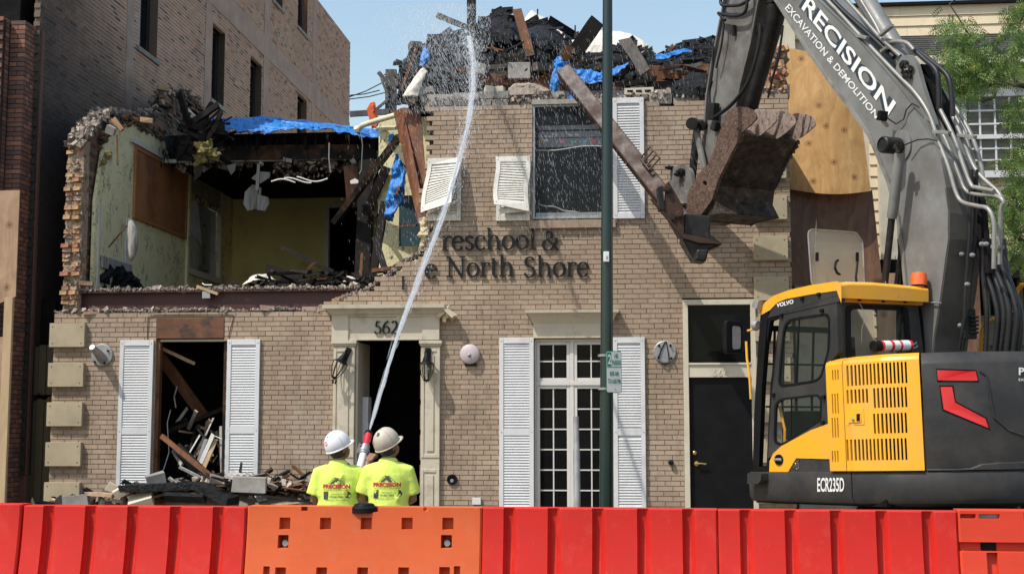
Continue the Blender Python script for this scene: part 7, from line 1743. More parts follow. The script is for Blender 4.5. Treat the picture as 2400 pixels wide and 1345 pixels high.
# orange barrier with square pockets, cap and bolts
sq = [(655+i*95.5, 1212, 681+i*95.5, 1242, .07) for i in range(5)] + [(653, 1253, 678, 1285, .12), (1034, 1253, 1060, 1285, .12)]
sq += [(650+i*95.5, 1327, 675+i*95.5, 1365, .09) for i in range(5)] + [(622, 1325, 637, 1365, .06), (1066, 1325, 1081, 1365, .06)]
sq += [(706, 1186, 721, 1198, .06), (992, 1186, 1004, 1198, .06), (826, 1186, 886, 1201, .09)]
m, ox0, ox1, oH = barrier(580, 1129, 1187, 'orange_plastic', '', (), sq)
OB = thing('traffic_barrier', 'orange plastic barrier with square pockets and a black cap on top', 'barrier', RF_, ((ox0+ox1)/2, .08, 0), 'water filled barriers along the street')
part(m, 'shell', M['orange_plastic'], OB, bevel=.007)
m = MB(); q = RH(856, 1196, .09); m.lathe((q.x, .06, oH-.045), [(.098,0),(.098,.035),(.088,.045),(.075,.05),(.07,.062),(.055,.068),(0,.068)], (0,0,1), 26); part(m, 'cap', M['blackp'], OB, smooth=35)
for px in (672, 1050):
    q = RH(px, 1271, .05); m = MB(); m.tube([q+Vector((0,-.04,0)), q+Vector((0,.06,0))], .024, 10); part(m, 'bolt', M['galv'], OB)
m = MB(); a, b_ = RH(600, 1326, 0), RH(1110, 1326, 0); m.bx(a.x-.09, b_.x+.09, -outp(b_.z, oH)-.022, -.03, b_.z-.35, b_.z); 
m2, *_r = MB(), 0
# red-orange barrier at the right edge
sq = [(2250, 1204, 2287, 1216, .05), (2294, 1204, 2343, 1216, .08), (2245, 1270, 2420, 1294, .05), (2300, 1270, 2334, 1291, .11), (2310, 1294, 2336, 1400, .05), (2399, 1200, 2420, 1262, .02)]
m, x0, x1, H = barrier(2245, 2800, 1196, 'redor_plastic', '', (), sq)
OB2 = thing('traffic_barrier', 'orange red barrier with a cross groove at the right picture edge', 'barrier', RF_, ((x0+x1)/2, .08, 0), 'water filled barriers along the street')
part(m, 'shell', M['redor_plastic'], OB2, bevel=.007)
q0, q1 = RH(2294, 1216, .03), RH(2343, 1204, .03); m = MB(); m.bx(q0.x, q1.x, .045, .06, q0.z, q1.z); part(m, 'clear_insert', M['galv'], OB2)
q0, q1 = RH(2301, 1291, .04), RH(2333, 1271, .04); m = MB(); m.bx(q0.x, q1.x, .02, .04, q0.z, q1.z); part(m, 'black_plug', M['blackp'], OB2)
# ================================================================= pole, sign, pipe post
Yp = 15.0; px_b = WP(1421, 1180, Yp); px_t = WP(1424, -40, Yp)
PO = thing('lamp_pole', 'dark green tapered steel pole in front of the school, taller than the frame', 'pole', WF, (px_b.x, Yp, 0))
tp = px_b.lerp(px_t, 1.35); b0 = px_b + (px_b-px_t).normalized()*((px_b.z)/((px_t-px_b).normalized().z)); 
m = MB(); m.tube([b0, px_b.lerp(px_t, .0), px_b.lerp(px_t, .5), tp], [.082,.077,.066,.047], 24); part(m, 'shaft', M['pole'], PO, smooth=60)
m = MB(); m.tube([b0+Vector((0,0,0)), b0+Vector((0,0,.04)), b0+Vector((0,0,.2))], [.17,.16,.09], 20); part(m, 'base_cover', M['pole'], PO)
q = WP(1421, 602, Yp-.09); m = MB(); m.box(q, (.062,.05,.115)); part(m, 'control_box', M['signwhite'], PO, bevel=.006)
m = MB(); m.box(q+Vector((.005,-.027,-.01)), (.02,.004,.035)); part(m, 'box_latch', M['galv'], PO)
SG0 = WP(1421, 871, Yp-.10)
SFr = Frame(SG0, 26); SGN = thing('parking_sign', 'white and green two hour parking sign strapped to the dark green pole', 'sign', SFr, (0, 0, 0))
# local x along the plate, y behind it
hw_, hh_ = .196, .232
def rr2(x0, x1, z0, z1, r_, n=5):
    out = []
    for cx2, cz2, a in ((x1-r_, z1-r_, 0), (x0+r_, z1-r_, 90), (x0+r_, z0+r_, 180), (x1-r_, z0+r_, 270)):
        for i in range(n+1): out.append((cx2+r_*cos(R(a+90*i/n)), cz2+r_*sin(R(a+90*i/n))))
    return out
def plate(x0, x1, z0, z1, y, t, r_, mat, nm): m = MB(); m.prism([(x, y, z) for x, z in rr2(x0, x1, z0, z1, r_)], (0, t, 0)); return part(m, nm, mat, SGN)
plate(0, hw_, -hh_, hh_, 0, .003, .025, M['signgreen'], 'plate')
plate(.006, hw_-.006, -hh_+.008, hh_-.008, -.0012, .001, .02, M['signwhite'], 'face')
plate(.010, hw_*.33, .062, hh_-.014, -.0024, .001, .012, M['signgreen'], 'numeral_field')
plate(.006, hw_-.006, .050, .058, -.0024, .001, .002, M['signgreen'], 'divider')
def stext(s, x0, x1, z0, z1, mat, bold): decal(s, lambda u, v: Vector((x0+(x1-x0)*u, -.0036, z0+(z1-z0)*v)), mat, SGN, 'lettering', bold)
stext('2', .018, .066, .085, .195, M['signwhite'], .03)
stext('HR', .105, .155, .150, .205, M['signgreen'], .03); stext('PARKING', .076, .186, .075, .132, M['signgreen'], .03)
stext('8:00 AM', .045, .155, -.045, .008, M['signgreen'], .03); stext('TO 6:00 PM', .018, .180, -.13, -.075, M['signgreen'], .03)
m = MB(); m.lathe((.11, -.001, -.19), [(.007,0),(.007,-.004),(0,-.004)], (0,1,0), 8); part(m, 'bolt', M['galv'], SGN)
for dz in (.185, -.185):
    m = MB(); c = Vector((px_b.x+.001, Yp, SG0.z+dz)); m.lathe(c, [(.083,-.012),(.083,.012)], (0,0,1), 20); 
    o = top(m, 'metal_strap', M['galv'], None, None, None); o.parent = SGN; o.matrix_parent_inverse = (SFr.M).inverted()
q = WP(1350, 975, 14.0); m = MB(); m.tube([Vector((q.x+.012,14,-.02)), Vector((q.x+.004,14,WP(1350,1055,14).z)), Vector((q.x+.004,14,WP(1350,1051,14).z)), q], [.036,.036,.030,.030], 14); top(m, 'pipe_post', M['galv'], 'bare grey pipe post standing in front of the long white window', 'post', smooth=40)
# ================================================================= lamps, bell and fittings on the facade
q = P(1001, 860, -.07)
def lantern(base, rot, label, broken):
    m4 = Matrix.Translation(base) @ rot.to_4x4()
    t = thing('wall_lantern', label, 'lantern', Frame((0,0,0),0), (0,0,0), 'black wall lanterns by the door'); t.matrix_world = B.M @ m4; BASE[t.name] = Vector()
    m = MB(); m.box((0,-.01,.17), (.085,.03,.24)); part(m, 'backplate', M['blackp'], t, bevel=.01)
    m = MB(); m.tube([(0,-.03,.15),(0,-.09,.22),(0,-.13,.2)], .012, 8); m.lathe((0,-.13,.0), [(.012,.26),(.02,.24),(.012,.22),(.03,.18),(.05,.13),(.06,.09),(.105,.06),(.11,.05),(.0,.05)], n=12); part(m, 'hood', M['blackp'], t, smooth=40)
    m = MB()
    for k in range(6):
        a = k*pi/3+.3; m.tube([(.105*cos(a), -.13+.105*sin(a), .05), (.092*cos(a), -.13+.092*sin(a), -.06), (.045*cos(a), -.13+.045*sin(a), -.17)], .006, 5)
    m.lathe((0,-.13,-.17), [(.047,0),(.045,-.02),(.012,-.03),(0,-.05)], n=12)
    if broken: m.tube([(0,-.13,.05),(.01,-.13,-.1),(.02,-.13,-.22)], .005, 5); m.tube([(.0,-.13,-.22),(.02,-.13,-.27)], .014, 6); m.tube([(.05,-.13,-.2),(.05,-.13,-.26)], .014, 6); m.tube([(.02,-.13,-.2),(.05,-.13,-.22)], .006, 5)
    part(m, 'cage', M['blackp'], t)
    if not broken:
        m = MB(); m.lathe((0,-.13,0), [(.095,.045),(.085,-.06),(.04,-.165)], n=6); part(m, 'glass_panes', M['glass'], t)
        m = MB(); m.lathe((0,-.13,-.06), [(0,-.06),(.012,-.05),(.014,.02),(.006,.06),(0,.08)], n=8); part(m, 'bulb', M['trim'], t)
lantern(P(1003, 862, -.065), Euler((0,0,0)).to_matrix(), 'intact black glass lantern right of the number 562 door', False)
lantern(P(800, 858, -.065), Euler((0,.42,0)).to_matrix(), 'broken tilted black lantern left of the number 562 door', True)
c = P(1102, 830, 0); t = thing('alarm_bell', 'round faded pink alarm bell on the brick wall', 'bell', B, c)
m = MB(); m.lathe(c, [(.145,0),(.145,-.05),(.135,-.075),(.10,-.095),(.04,-.105),(0,-.106)], (0,1,0), 28); part(m, 'gong', M['pinkbell'], t, smooth=35)
m = MB(); m.lathe(c+Vector((0,-.104,-.02)), [(.028,0),(.028,-.006),(.012,-.012),(.008,-.03),(0,-.03)], (0,1,0), 12); part(m, 'centre_bolt', M['galv'], t)
m = MB(); m.box(c+Vector((.01,-.02,-.15)), (.16,.04,.04)); part(m, 'back_box', M['blackp'], t)
c = P(240, 832, 0); t = thing('flood_light', 'grey round floodlight fitting with stubby arm near the left quoins', 'lamp', B, c)
m = MB(); m.lathe(c, [(.165,0),(.165,-.02),(.155,-.03),(0,-.03)], (0,1,0), 24); part(m, 'base_disc', M['galv'], t, smooth=35)
m = MB(); m.tube([c+Vector((.01,-.03,-.05)), c+Vector((0,-.17,.02)), c+Vector((-.02,-.34,.10))], [.075,.062,.042], 14); part(m, 'arm', M['galv'], t, smooth=50)
for dx, dz in ((-.1,.08),(.1,.06),(.05,-.12),(-.1,-.1)): m = MB(); m.lathe(c+Vector((dx,-.03,dz)), [(.016,0),(.016,-.02),(0,-.02)], (0,1,0), 8); part(m, 'bolt', M['blackp'], t)
c = P(1558, 825, 0); t = thing('lamp_mount', 'grey round mounting disc with four bolts left of door 564', 'lamp mount', B, c)
m = MB(); m.lathe(c, [(.16,0),(.16,-.02),(.15,-.028),(0,-.028)], (0,1,0), 24); part(m, 'base_disc', M['galv'], t, smooth=35)
m = MB(); m.tube([c+Vector((.01,-.035,.15)), c+Vector((-.05,-.04,.03)), c+Vector((-.1,-.04,-.1))], .009, 6); m.tube([c+Vector((.02,-.035,.15)), c+Vector((.05,-.04,-.02)), c+Vector((.06,-.045,-.14))], .007, 6); m.tube([c+Vector((-.05,-.03,-.16)), c+Vector((0,-.04,-.18)), c+Vector((.05,-.03,-.15))], .009, 6); part(m, 'loose_wires', M['blackp'], t)
for dx, dz in ((-.08,.09),(.08,.09),(.09,-.09),(-.09,-.08)): m = MB(); m.lathe(c+Vector((dx,-.028,dz)), [(.018,0),(.018,-.035),(0,-.035)], (0,1,0), 8); part(m, 'bolt', M['blackp'], t)
c = P(1060, 1123, 0); t = thing('wall_vent', 'small round black vent low on the brick wall', 'vent', B, c)
m = MB(); m.lathe(c, [(.075,0),(.075,-.03),(.055,-.03),(.05,-.01),(0,-.01)], (0,1,0), 20); part(m, 'ring', M['blackp'], t, smooth=35); m = MB(); m.lathe(c+Vector((0,-.02,-.02)), [(.03,0),(.02,-.02),(0,-.02)], (0,1,0), 12); part(m, 'core', M['galv'], t)
m = MB(); x0, x1, z0, z1 = rect(1107, 1166, 1127, 1182, -.03); m.bx(x0, x1, -.04, 0, z0, z1); top(m, 'outlet_box', M['white'], 'small white outlet box at the foot of the wall', 'outlet', None, None, B, bevel=.004)
m = MB(); c = P(1574, 1083, 0); m.lathe(c, [(.03,0),(.04,-.03),(.035,-.06),(0,-.07)], (.3,1,0), 12); top(m, 'camera_knob', M['blackp'], 'small black knob fitting beside the black door', 'fitting', None, None, B, smooth=40)
# ================================================================= debris at the foot of the wall
heap('rubble_heap', [(120,1215),(200,1192),(260,1176),(320,1164),(400,1152),(470,1142),(540,1142),(600,1146),(660,1152),(720,1160),(760,1190),(790,1230)], 1275, -1.7, -.12, M['dirt'], 'dusty mound of demolition rubble below the left window', 'rubble heap', amp=.10, nu=110, nv=20)
def ytop(px): return 1176-46*min(1, max(0, (px-150)/330)) - 8*math.exp(-((px-560)/90)**2)
m = MB()
for i in range(650):
    px = random.uniform(140, 745); d = random.uniform(-1.5, -.2); q = P(px, ytop(px)+abs(random.gauss(4,20)), d)
    s = random.uniform(.02,.09)*random.choice((.6,1,1.5)); m.box(q, (s*1.6, s, s*.7), (random.random()*6,)*3, jit=s*.22)
top(m, 'rubble', M['rubble'], None, None, None, 'stuff', B)
m = MB()
for i in range(420):
    px = random.uniform(300, 745); d = random.uniform(-1.4, -.3); q = P(px, ytop(px)+abs(random.gauss(0,26)), d); l = random.uniform(.08,.6)
    m.box(q, (l, random.uniform(.02,.06), random.uniform(.01,.04)), (random.uniform(-.5,.5), random.uniform(-.6,.6), random.random()*6), jit=.01)
top(m, 'splinters', M['halfchar'], None, None, None, 'stuff', B)
for mt, cnt in (('pine', 34), ('brown', 70), ('char', 80), ('tile', 40)):
    m = MB()
    for i in range(cnt):
        px = random.uniform(150, 745); d = random.uniform(-1.5, -.4); q = P(px, ytop(px)+abs(random.gauss(0,26)), d); l = random.uniform(.2,.95)
        m.box(q, (l, random.uniform(.03,.14), random.uniform(.01,.03)), (random.uniform(-.5,.5), random.gauss(0,.22), random.gauss(0,.7)), jit=.012)
    top(m, 'broken_boards', M[mt], None, None, None, 'stuff', B)
GB = 'concrete blocks in the rubble heap'
def gblock(label, px0, py0, px1, py1, d, rot, mat='concrete', dep=.2): return cblock(label, px0, py0, px1, py1, d, dep, rot, mat, False, GB)
gblock('big grey block standing upright in the heap below the right shutter', 542, 1118, 618, 1155, -1.85, (0,.03,.15))
gblock('grey block leaning at the foot of the left shutter', 338, 1110, 380, 1136, -1.5, (.1,-.25,.4))
gblock('pale block broken in two left of the heap', 143, 1160, 200, 1190, -1.7, (0,-.1,.2))
gblock('small light brick on top of the heap left end', 248, 1134, 274, 1154, -1.5, (0,.5,.3), 'stone', .1)
gblock('pale brick leaning behind the black sheet', 264, 1142, 296, 1164, -1.6, (.2,-.5,.3), 'stone', .1)
gblock('whitish slab lying in front of the black sheet', 296, 1162, 350, 1186, -1.8, (.5,-.3,.2), 'stone', .25)
gblock('grey fragment by the workers at the right end of the heap', 668, 1146, 700, 1160, -1.2, (.2,.4,.5))
gblock('tilted grey chunk between the boards on the right', 575, 1160, 610, 1182, -1.4, (.3,.5,.4))
GP_ = 'burnt boards on the rubble heap'
def gplank(label, p1, p2, w_, t_, mat='charwood', up=(0,0,1), rg=.01): 
    m = MB(); m.beam(P(*p1), P(*p2), w_, t_, up, ragged=rg); top(m, 'burnt_board', M[mat], label, 'board', GP_, None, B)
gplank('long black sheet lying level across the heap', (288,1144,-1.6), (470,1136,-1.4), .10, .5, 'char')
gplank('black board sloping down right in the middle of the heap', (466,1136,-1.6), (545,1174,-1.8), .10, .3, 'char')
gplank('black lath pointing up right towards the right shutter', (440,1138,-1.2), (524,1110,-.9), .06, .12, 'char')
gplank('wet black panel on the front slope of the heap', (392,1164,-1.75), (480,1168,-1.8), .22, .05, 'char', (0,-1,.5))
gplank('thin black rod running right behind the big block', (550,1152,-1.8), (735,1178,-1.85), .03, .03, 'charwood')
gplank('pale plank lying at the left of the heap', (205,1156,-1.6), (268,1160,-1.6), .05, .14, 'pine')
gplank('pale batten sloping below the pale plank', (190,1180,-1.4), (225,1162,-1.3), .05, .1, 'pine')
gplank('brown board lying low on the front of the heap', (290,1160,-1.35), (420,1176,-1.4), .05, .1, 'brown')
gplank('short reddish board behind the big block', (595,1126,-1.0), (655,1120,-.8), .03, .12, 'brown')
gplank('orange brown lath by the left worker', (640,1140,-1.2), (725,1132,-1.0), .03, .08, 'redwood')
gplank('broad brown board leaning on the big block', (500,1126,-.9), (545,1112,-.7), .03, .2, 'brown')
gplank('thin light stick poking up at the far left of the heap', (74,1168,-1.2), (82,1190,-1.2), .03, .03, 'pine')
used_ = set(); cnt_ = 0
HZ = [(600,'beside the big grey block'),(640,'just right of the big block'),(680,'under the orange brown lath'),(715,'close to the left worker'),(9999,'at the left worker\'s elbow')]
for i in range(300):
    px, py = random.uniform(560, 735), random.uniform(1118, 1176); a = random.uniform(-.6,.6); l = random.uniform(20, 60); mt = random.choice(['brown','halfchar','charwood','tile','pine','redwood'])
    lab = unique_label(used_, '%s %s splinter board %s %s', HZ, px, py, a, l, mt, 1148)
    if lab and cnt_ < 40: gplank(lab, (px, py, random.uniform(-1.4,-.6)), (px+l*cos(a), py+l*.5*sin(a), random.uniform(-1.4,-.6)), random.uniform(.02,.05), random.uniform(.04,.12), mt); cnt_ += 1
# timbers jumbled inside the left window
WI = 'timbers fallen inside the left window'
def wi(label, p1, p2, w_, t_, mat, up=(0,-1,0), rg=.006):
    m = MB(); m.beam(P(*p1), P(*p2), w_, t_, up, ragged=rg); top(m, 'fallen_timber', M[mat], label, 'timber', WI, None, B)
wi('thick brown joist slanting down inside the left window', (374,832,.5), (478,975,.9), .06, .17, 'brown')
wi('short brown lath at the top of the left window', (370,812,.3), (456,852,.5), .03, .05, 'pine')
wi('thin brown stud standing at the left of the window', (377,835,.25), (368,1010,.25), .03, .05, 'brown')
wi('burnt orange edged timber leaning out of the left window', (380,1022,-.1), (490,1112,-.6), .04, .07, 'redwood')
wi('black timber across the lower window', (415,1050,.1), (478,1112,-.3), .05, .16, 'charwood')
wi('dark stick crossing the middle of the left window', (395,1010,.6), (527,955,.7), .03, .06, 'halfchar')
wi('bright white strip standing in the lower window', (499,1018,.1), (470,1085,.05), .01, .06, 'white2')
wi('second white strip left of the bright one', (482,1030,.12), (465,1080,.1), .01, .05, 'blind')
wi('pale batten leaning beside the white strips', (506,1030,.15), (476,1100,.0), .03, .06, 'pine')
wi('pale upright stick at the right of the window', (517,1000,.2), (520,1110,.1), .02, .04, 'tile')
wi('bent pale conduit in the lower window', (500,980,.2), (482,1020,.2), .02, .02, 'trim')
wi('thin pale stick low in the left window', (468,1020,.2), (442,1064,.1), .015, .02, 'trim')
used_ = set(); cnt_ = 0
VZ = [(430,'at the left of the lower window opening'),(465,'left of the white strips in the window'),(495,'among the white strips in the window'),(9999,'at the right of the lower window opening')]
for i in range(300):
    px, py = random.uniform(400, 522), random.uniform(985, 1115); a = random.uniform(-1.4,1.4); l = random.uniform(25, 80); mt = random.choice(['halfchar','charwood','brown','tile','pine','charwood'])
    lab = unique_label(used_, '%s %s stick %s %s', VZ, px, py, a, l, mt, 1050)
    if lab and cnt_ < 30: wi(lab, (px, py, random.uniform(.1,.8)), (px+l*.5*cos(a), py+l*sin(a), random.uniform(.1,.8)), random.uniform(.01,.03), random.uniform(.02,.06), mt); cnt_ += 1
for lab, pts_, r_ in (('thin pale cable hanging down the left side of the left window', ((400,960,.3),(392,990,.2),(396,1060,.2),(380,1110,.1)), .008), ('short thick pale cable high in the left window', ((415,905,.5),(408,930,.5),(412,955,.5)), .012), ('pale cable looping at the right of the left window', ((490,1035,.1),(505,1022,.1),(520,1028,.05),(528,1050,.05)), .009)):
    m = MB(); m.tube([P(*q) for q in pts_], r_, 5); top(m, 'loose_cable', M['galv'], lab, 'cable', 'cables in the left window', None, B)
# ================================================================= people
def ring(m, pts):      # pts: (cx, cy, z, rx, ry, tilt)
    n = 20; vs = []
    for (cx2, cy2, z, rx, ry) in pts:
        for k in range(n): a = 2*pi*k/n; vs.append(Vector((cx2+rx*cos(a), cy2+ry*sin(a), z)))
    L = len(pts); fs = [(j*n+i, j*n+(i+1) % n, (j+1)*n+(i+1) % n, (j+1)*n+i) for j in range(L-1) for i in range(n)]
    fs += [tuple(range(n))[::-1], tuple((L-1)*n+i for i in range(n))]; m.add(vs, fs, r=.5)
def remesh(o, vox, it=6, fac=.6):
    r_ = o.modifiers.new('union', 'REMESH'); r_.mode = 'VOXEL'; r_.voxel_size = vox; r_.use_smooth_shade = True
    s_ = o.modifiers.new('smooth', 'SMOOTH'); s_.iterations = it; s_.factor = fac
    return o
def ellip(m, c, r3, rot=None, n=14):
    mm = Euler(rot).to_matrix() if rot else Matrix.Identity(3)
    m.grid(lambda u, v: Vector(c)+mm@Vector((r3[0]*cos(2*pi*u)*sin(pi*v), r3[1]*sin(2*pi*u)*sin(pi*v), r3[2]*cos(pi*v))), n*2, n)
def limb(m, pts, rr_): m.tube(pts, rr_, 14)
def hand(m, wrist, d, up, s=1.0, curl=.6):
    d = Vector(d).normalized(); up = Vector(up).normalized(); sd_ = d.cross(up).normalized(); up = sd_.cross(d)
    palm = wrist+d*.05; m.box(wrist+d*.055, (.085, .095, .03), Matrix((sd_, d, up)).transposed())
    for k, (o_, l) in enumerate(((-.032,.075),(-.011,.085),(.011,.08),(.031,.062))):
        p0 = wrist+d*.095+sd_*o_; p1 = p0+(d*cos(curl*.6)-up*sin(curl*.6))*l*.45; p2 = p1+(d*cos(curl*1.8)-up*sin(curl*1.8))*l*.35; p3 = p2+(d*cos(curl*2.8)-up*sin(curl*2.8))*l*.3
        m.tube([p0-d*.02, p0, p1, p2, p3], [.011,.0105,.0095,.009,.007], 8)
    t0 = wrist+d*.035-sd_*.04; m.tube([t0, t0+d*.03-sd_*.025-up*.01, t0+d*.055-sd_*.02-up*.03, t0+d*.07-up*.045], [.014,.013,.011,.009], 8)
def person(label, pxc, Y, ztop_, pose, helmet, head_yaw, head_pitch, sc=1.0, lean=0.0, px_top=1003):
    base_ = WP(pxc, 1100, Y); t = thing('person', label, 'person', Frame((base_.x, Y, 0), pose['yaw']), (0,0,0)); t.matrix_world = Matrix.Translation((base_.x, Y, 0)) @ Matrix.Rotation(R(pose['yaw']), 4, 'Z'); BASE[t.name] = Vector()
    s = ztop_/1.72
    V = lambda x, y, z: Vector((x*s, y*s, z*s))
    m = MB(); hd = V(*pose['head']); E3 = Euler((R(head_pitch), R(pose.get('hroll', 0)), R(head_yaw))).to_matrix()
    ring(m, [(0,0,.80*s,.15*s,.10*s),(0,0,.92*s,.165*s,.115*s),(0,0,1.02*s,.155*s,.105*s),(0,.01*s,1.2*s,.18*s,.115*s),(0,.005*s,1.34*s,.175*s,.10*s),(0,0,1.42*s,.09*s,.07*s)])
    limb(m, [V(0,0,1.36), V(0,.01,1.45), hd+E3@Vector((0,-.01,-.06))*s], [.07*s,.058*s,.055*s])
    ellip(m, hd+E3@Vector((0,0,.03))*s, (.076*s,.095*s,.112*s), (R(head_pitch), 0, R(head_yaw)))
    ellip(m, hd+E3@Vector((0,.035,-.045))*s, (.056*s,.06*s,.06*s)); ellip(m, hd+E3@Vector((0,.10,-.0))*s, (.013*s,.02*s,.026*s))
    for sx in (-1, 1): ellip(m, hd+E3@Vector((sx*.078,.0,.0))*s, (.012*s,.022*s,.034*s)); ellip(m, hd+E3@Vector((sx*.03,.085,.028))*s, (.014*s,.010*s,.008*s))
    ellip(m, hd+E3@Vector((0,.088,-.045))*s, (.024*s,.012*s,.010*s))
    arms = pose['arms']
    for (sh_, el, wr, hd_, up_, cu) in arms:
        sh_, el, wr = V(*sh_), V(*el), V(*wr); limb(m, [sh_, sh_.lerp(el, .5), el, el.lerp(wr, .35), wr], [.052*s,.048*s,.040*s,.041*s,.027*s]); hand(m, wr, hd_, up_, s, cu)
    for sx in (-1, 1): limb(m, [V(sx*.09,0,.86), V(sx*.11,.02,.48), V(sx*.12,-.01,.1), V(sx*.12,-.02,.06)], [.085*s,.06*s,.04*s,.04*s]); m.box(V(sx*.12,.05,.035), (.09*s,.24*s,.07*s))
    body = part(m, 'body', M['skin'], t); remesh(body, .0085, 5, .5)
    # trousers and boots
    m = MB(); ring(m, [(0,0,.78*s,.175*s,.13*s),(0,0,.93*s,.185*s,.14*s),(0,0,1.0*s,.172*s,.128*s)])
    for sx in (-1, 1): limb(m, [V(sx*.09,0,.88), V(sx*.11,.02,.48), V(sx*.12,-.01,.08)], [.105*s,.082*s,.075*s])
    remesh(part(m, 'trousers', M['jeans'], t), .016, 5, .5)
    for sx in (-1, 1): m = MB(); m.box(V(sx*.12,.05,.045), (.105*s,.29*s,.09*s)); m.tube([V(sx*.12,-.02,.02), V(sx*.12,-.02,.2)], .06*s, 12); part(m, 'boot', M['boot'], t, bevel=.02)
    # T-shirt: loose torso and short sleeves blended together
    m = MB(); wv = lambda z: .006*sin(z*40)
    ring(m, [(0,0,.86*s,.190*s,.150*s),(.0,0,.95*s,.182*s,.142*s),(0,0,1.05*s,.178*s,.132*s),(0,.005*s,1.18*s,.195*s,.135*s),(0,.0,1.28*s,.198*s,.125*s),(0,-.005*s,1.35*s,.158*s,.102*s),(0,-.005*s,1.405*s,.098*s,.082*s),(0,.0,1.445*s,.068*s,.068*s)])
    for (sh_, el, wr, hd_, up_, cu) in arms:
        sh_, el = V(*sh_), V(*el); d = (el-sh_); k = .80
        limb(m, [sh_.lerp(V(0,0,1.33), .35), sh_, sh_+d*.4, sh_+d*k], [.078*s,.066*s,.074*s,.088*s])
    rnd2 = random.Random(pxc)
    for i in range(22):      # folds: thin soft ridges
        a = rnd2.uniform(0, 2*pi); z0_ = rnd2.uniform(.9, 1.2); r1, r2 = .175, .125
        p0 = V(r1*cos(a), r2*sin(a), z0_); p1 = V(r1*cos(a+.25)*1.03, r2*sin(a+.25)*1.03, z0_+rnd2.uniform(.06,.16)); m.tube([p0, p0.lerp(p1,.5)*1.02, p1], [.008*s,.026*s,.008*s], 6)
    shirt = part(m, 'shirt', M['shirt'], t); remesh(shirt, .013, 6, .55)
    # hair and helmet
    hm = Matrix.Translation(hd) @ E3.to_4x4()
    m = MB(); vs_n = len(m.v); ellip(m, (0,-.018,.012), (.080,.086,.10)); m.v = [tuple((hm @ (Vector(v)*s))) for v in m.v]; part(m, 'hair', M['hair'], t, smooth=True)
    m = MB(); n_u, n_v = 40, 14
    def dome(u, v):
        a = 2*pi*u; b_ = v*pi*.56; fl = 1+.05*max(0, sin(a))
        x, y, z = .106*cos(a)*sin(b_), (.124*sin(a))*sin(b_)*fl, .130*cos(b_)
        if helmet['style'] == 'ridge' and abs(cos(a)) < .3 and b_ < 1.2: z += .006
        return Vector((x, y, z+.055))
    m.grid(dome, n_u, n_v)
    def brim(u, v):
        a = 2*pi*u; ext = .002 + v*(.007 + (.036*max(0, sin(a))**2 if helmet['peak'] else 0)); b_ = pi*.56
        x, y = .106*cos(a)*sin(b_), .124*sin(a)*sin(b_)*(1+.05*max(0, sin(a))); r_ = math.hypot(x, y)
        return Vector((x*(1+ext/r_), y*(1+ext/r_), .130*cos(b_)+.055-v*.012 + (.0 if v == 0 else 0)))
    m.grid(lambda u, v: brim(u, v) if v > 0 else dome(u, 1.0), n_u, 2)
    off_ = .0; m.v = [tuple(hm @ (Vector(v)*s*1.0)) for v in m.v]
    hl = part(m, 'helmet', M[helmet['mat']], t, smooth=True, solid=.004)
    def sticker(a, b_, r_, mat, ring_=False):
        m = MB(); a, b_ = R(a), R(b_)
        c = Vector((.106*cos(a)*sin(b_), .124*sin(a)*sin(b_), .130*cos(b_)+.055)); n_ = Vector((c.x/.106**2, c.y/.124**2, (c.z-.055)/.130**2)).normalized(); c = c+n_*.005
        q_ = n_.to_track_quat('Z', 'Y').to_matrix(); N2 = 16
        out = [c+q_@Vector((r_*cos(2*pi*i/N2), r_*sin(2*pi*i/N2), 0)) for i in range(N2)]
        if ring_: inn = [c+q_@Vector((r_*.62*cos(2*pi*i/N2), r_*.62*sin(2*pi*i/N2), 0)) for i in range(N2)]; m.add([hm@(v*s) for v in out+inn], [(i, (i+1) % N2, N2+(i+1) % N2, N2+i) for i in range(N2)])
        else: m.add([hm@(v*s) for v in out], [tuple(range(N2))])
        part(m, 'sticker', M[mat], hl)
    for st in helmet['stickers']: sticker(*st)
    # print on the back of the shirt, laid on the cloth by casting onto it
    dg = bpy.context.evaluated_depsgraph_get(); dg.update(); ev = shirt.evaluated_get(dg); me = ev.to_mesh(); bvh = BVHTree.FromPolygons([v.co.copy() for v in me.vertices], [tuple(p.vertices) for p in me.polygons]); ev.to_mesh_clear()
    def onback(x, z, o=.004):
        h = bvh.ray_cast(Vector((x*s, -1, z*s)), Vector((0,1,0)))
        return (h[0]+Vector((0,-o,0))) if h[0] else Vector((x*s, -.15*s, z*s))
    def ptext(tx, xc, z0, w_, h_, mat, bold):
        decal(tx, lambda u, v: onback(xc+(u-.5)*w_, z0+v*h_), mat, shirt, 'print_lettering', bold)
    def pshape(poly, mat, nm='print_shape'):
        pp = []
        for i, p in enumerate(poly):
            q = poly[(i+1) % len(poly)]
            for k in range(4): pp.append((p[0]+(q[0]-p[0])*k/4, p[1]+(q[1]-p[1])*k/4))
        tri = tessellate_polygon([[Vector((a, b, 0)) for a, b in pp]]); m = MB(); m.add([onback(a, b, .003) for a, b in pp], [tuple(x) for x in tri]); part(m, nm, mat, shirt)
    zc_ = 1.17
    ptext('PRECISION', 0, zc_+.015, .25, .038, M['printred'], .05)
    ptext('EXCAVATION & DEMOLITION', 0, zc_-.005, .23, .012, M['printdark'], .0)
    ptext('CHICAGO, IL', 0, zc_-.045, .10, .014, M['printdark'], .0); ptext('773.881.7806', 0, zc_-.068, .13, .014, M['printdark'], .02); ptext('precision demolition', 0, zc_-.098, .21, .013, M['printdark'], .0)
    pshape([(-.12,zc_-.015),(-.075,zc_-.012),(-.078,zc_-.085),(-.118,zc_-.085)], M['printdark'])
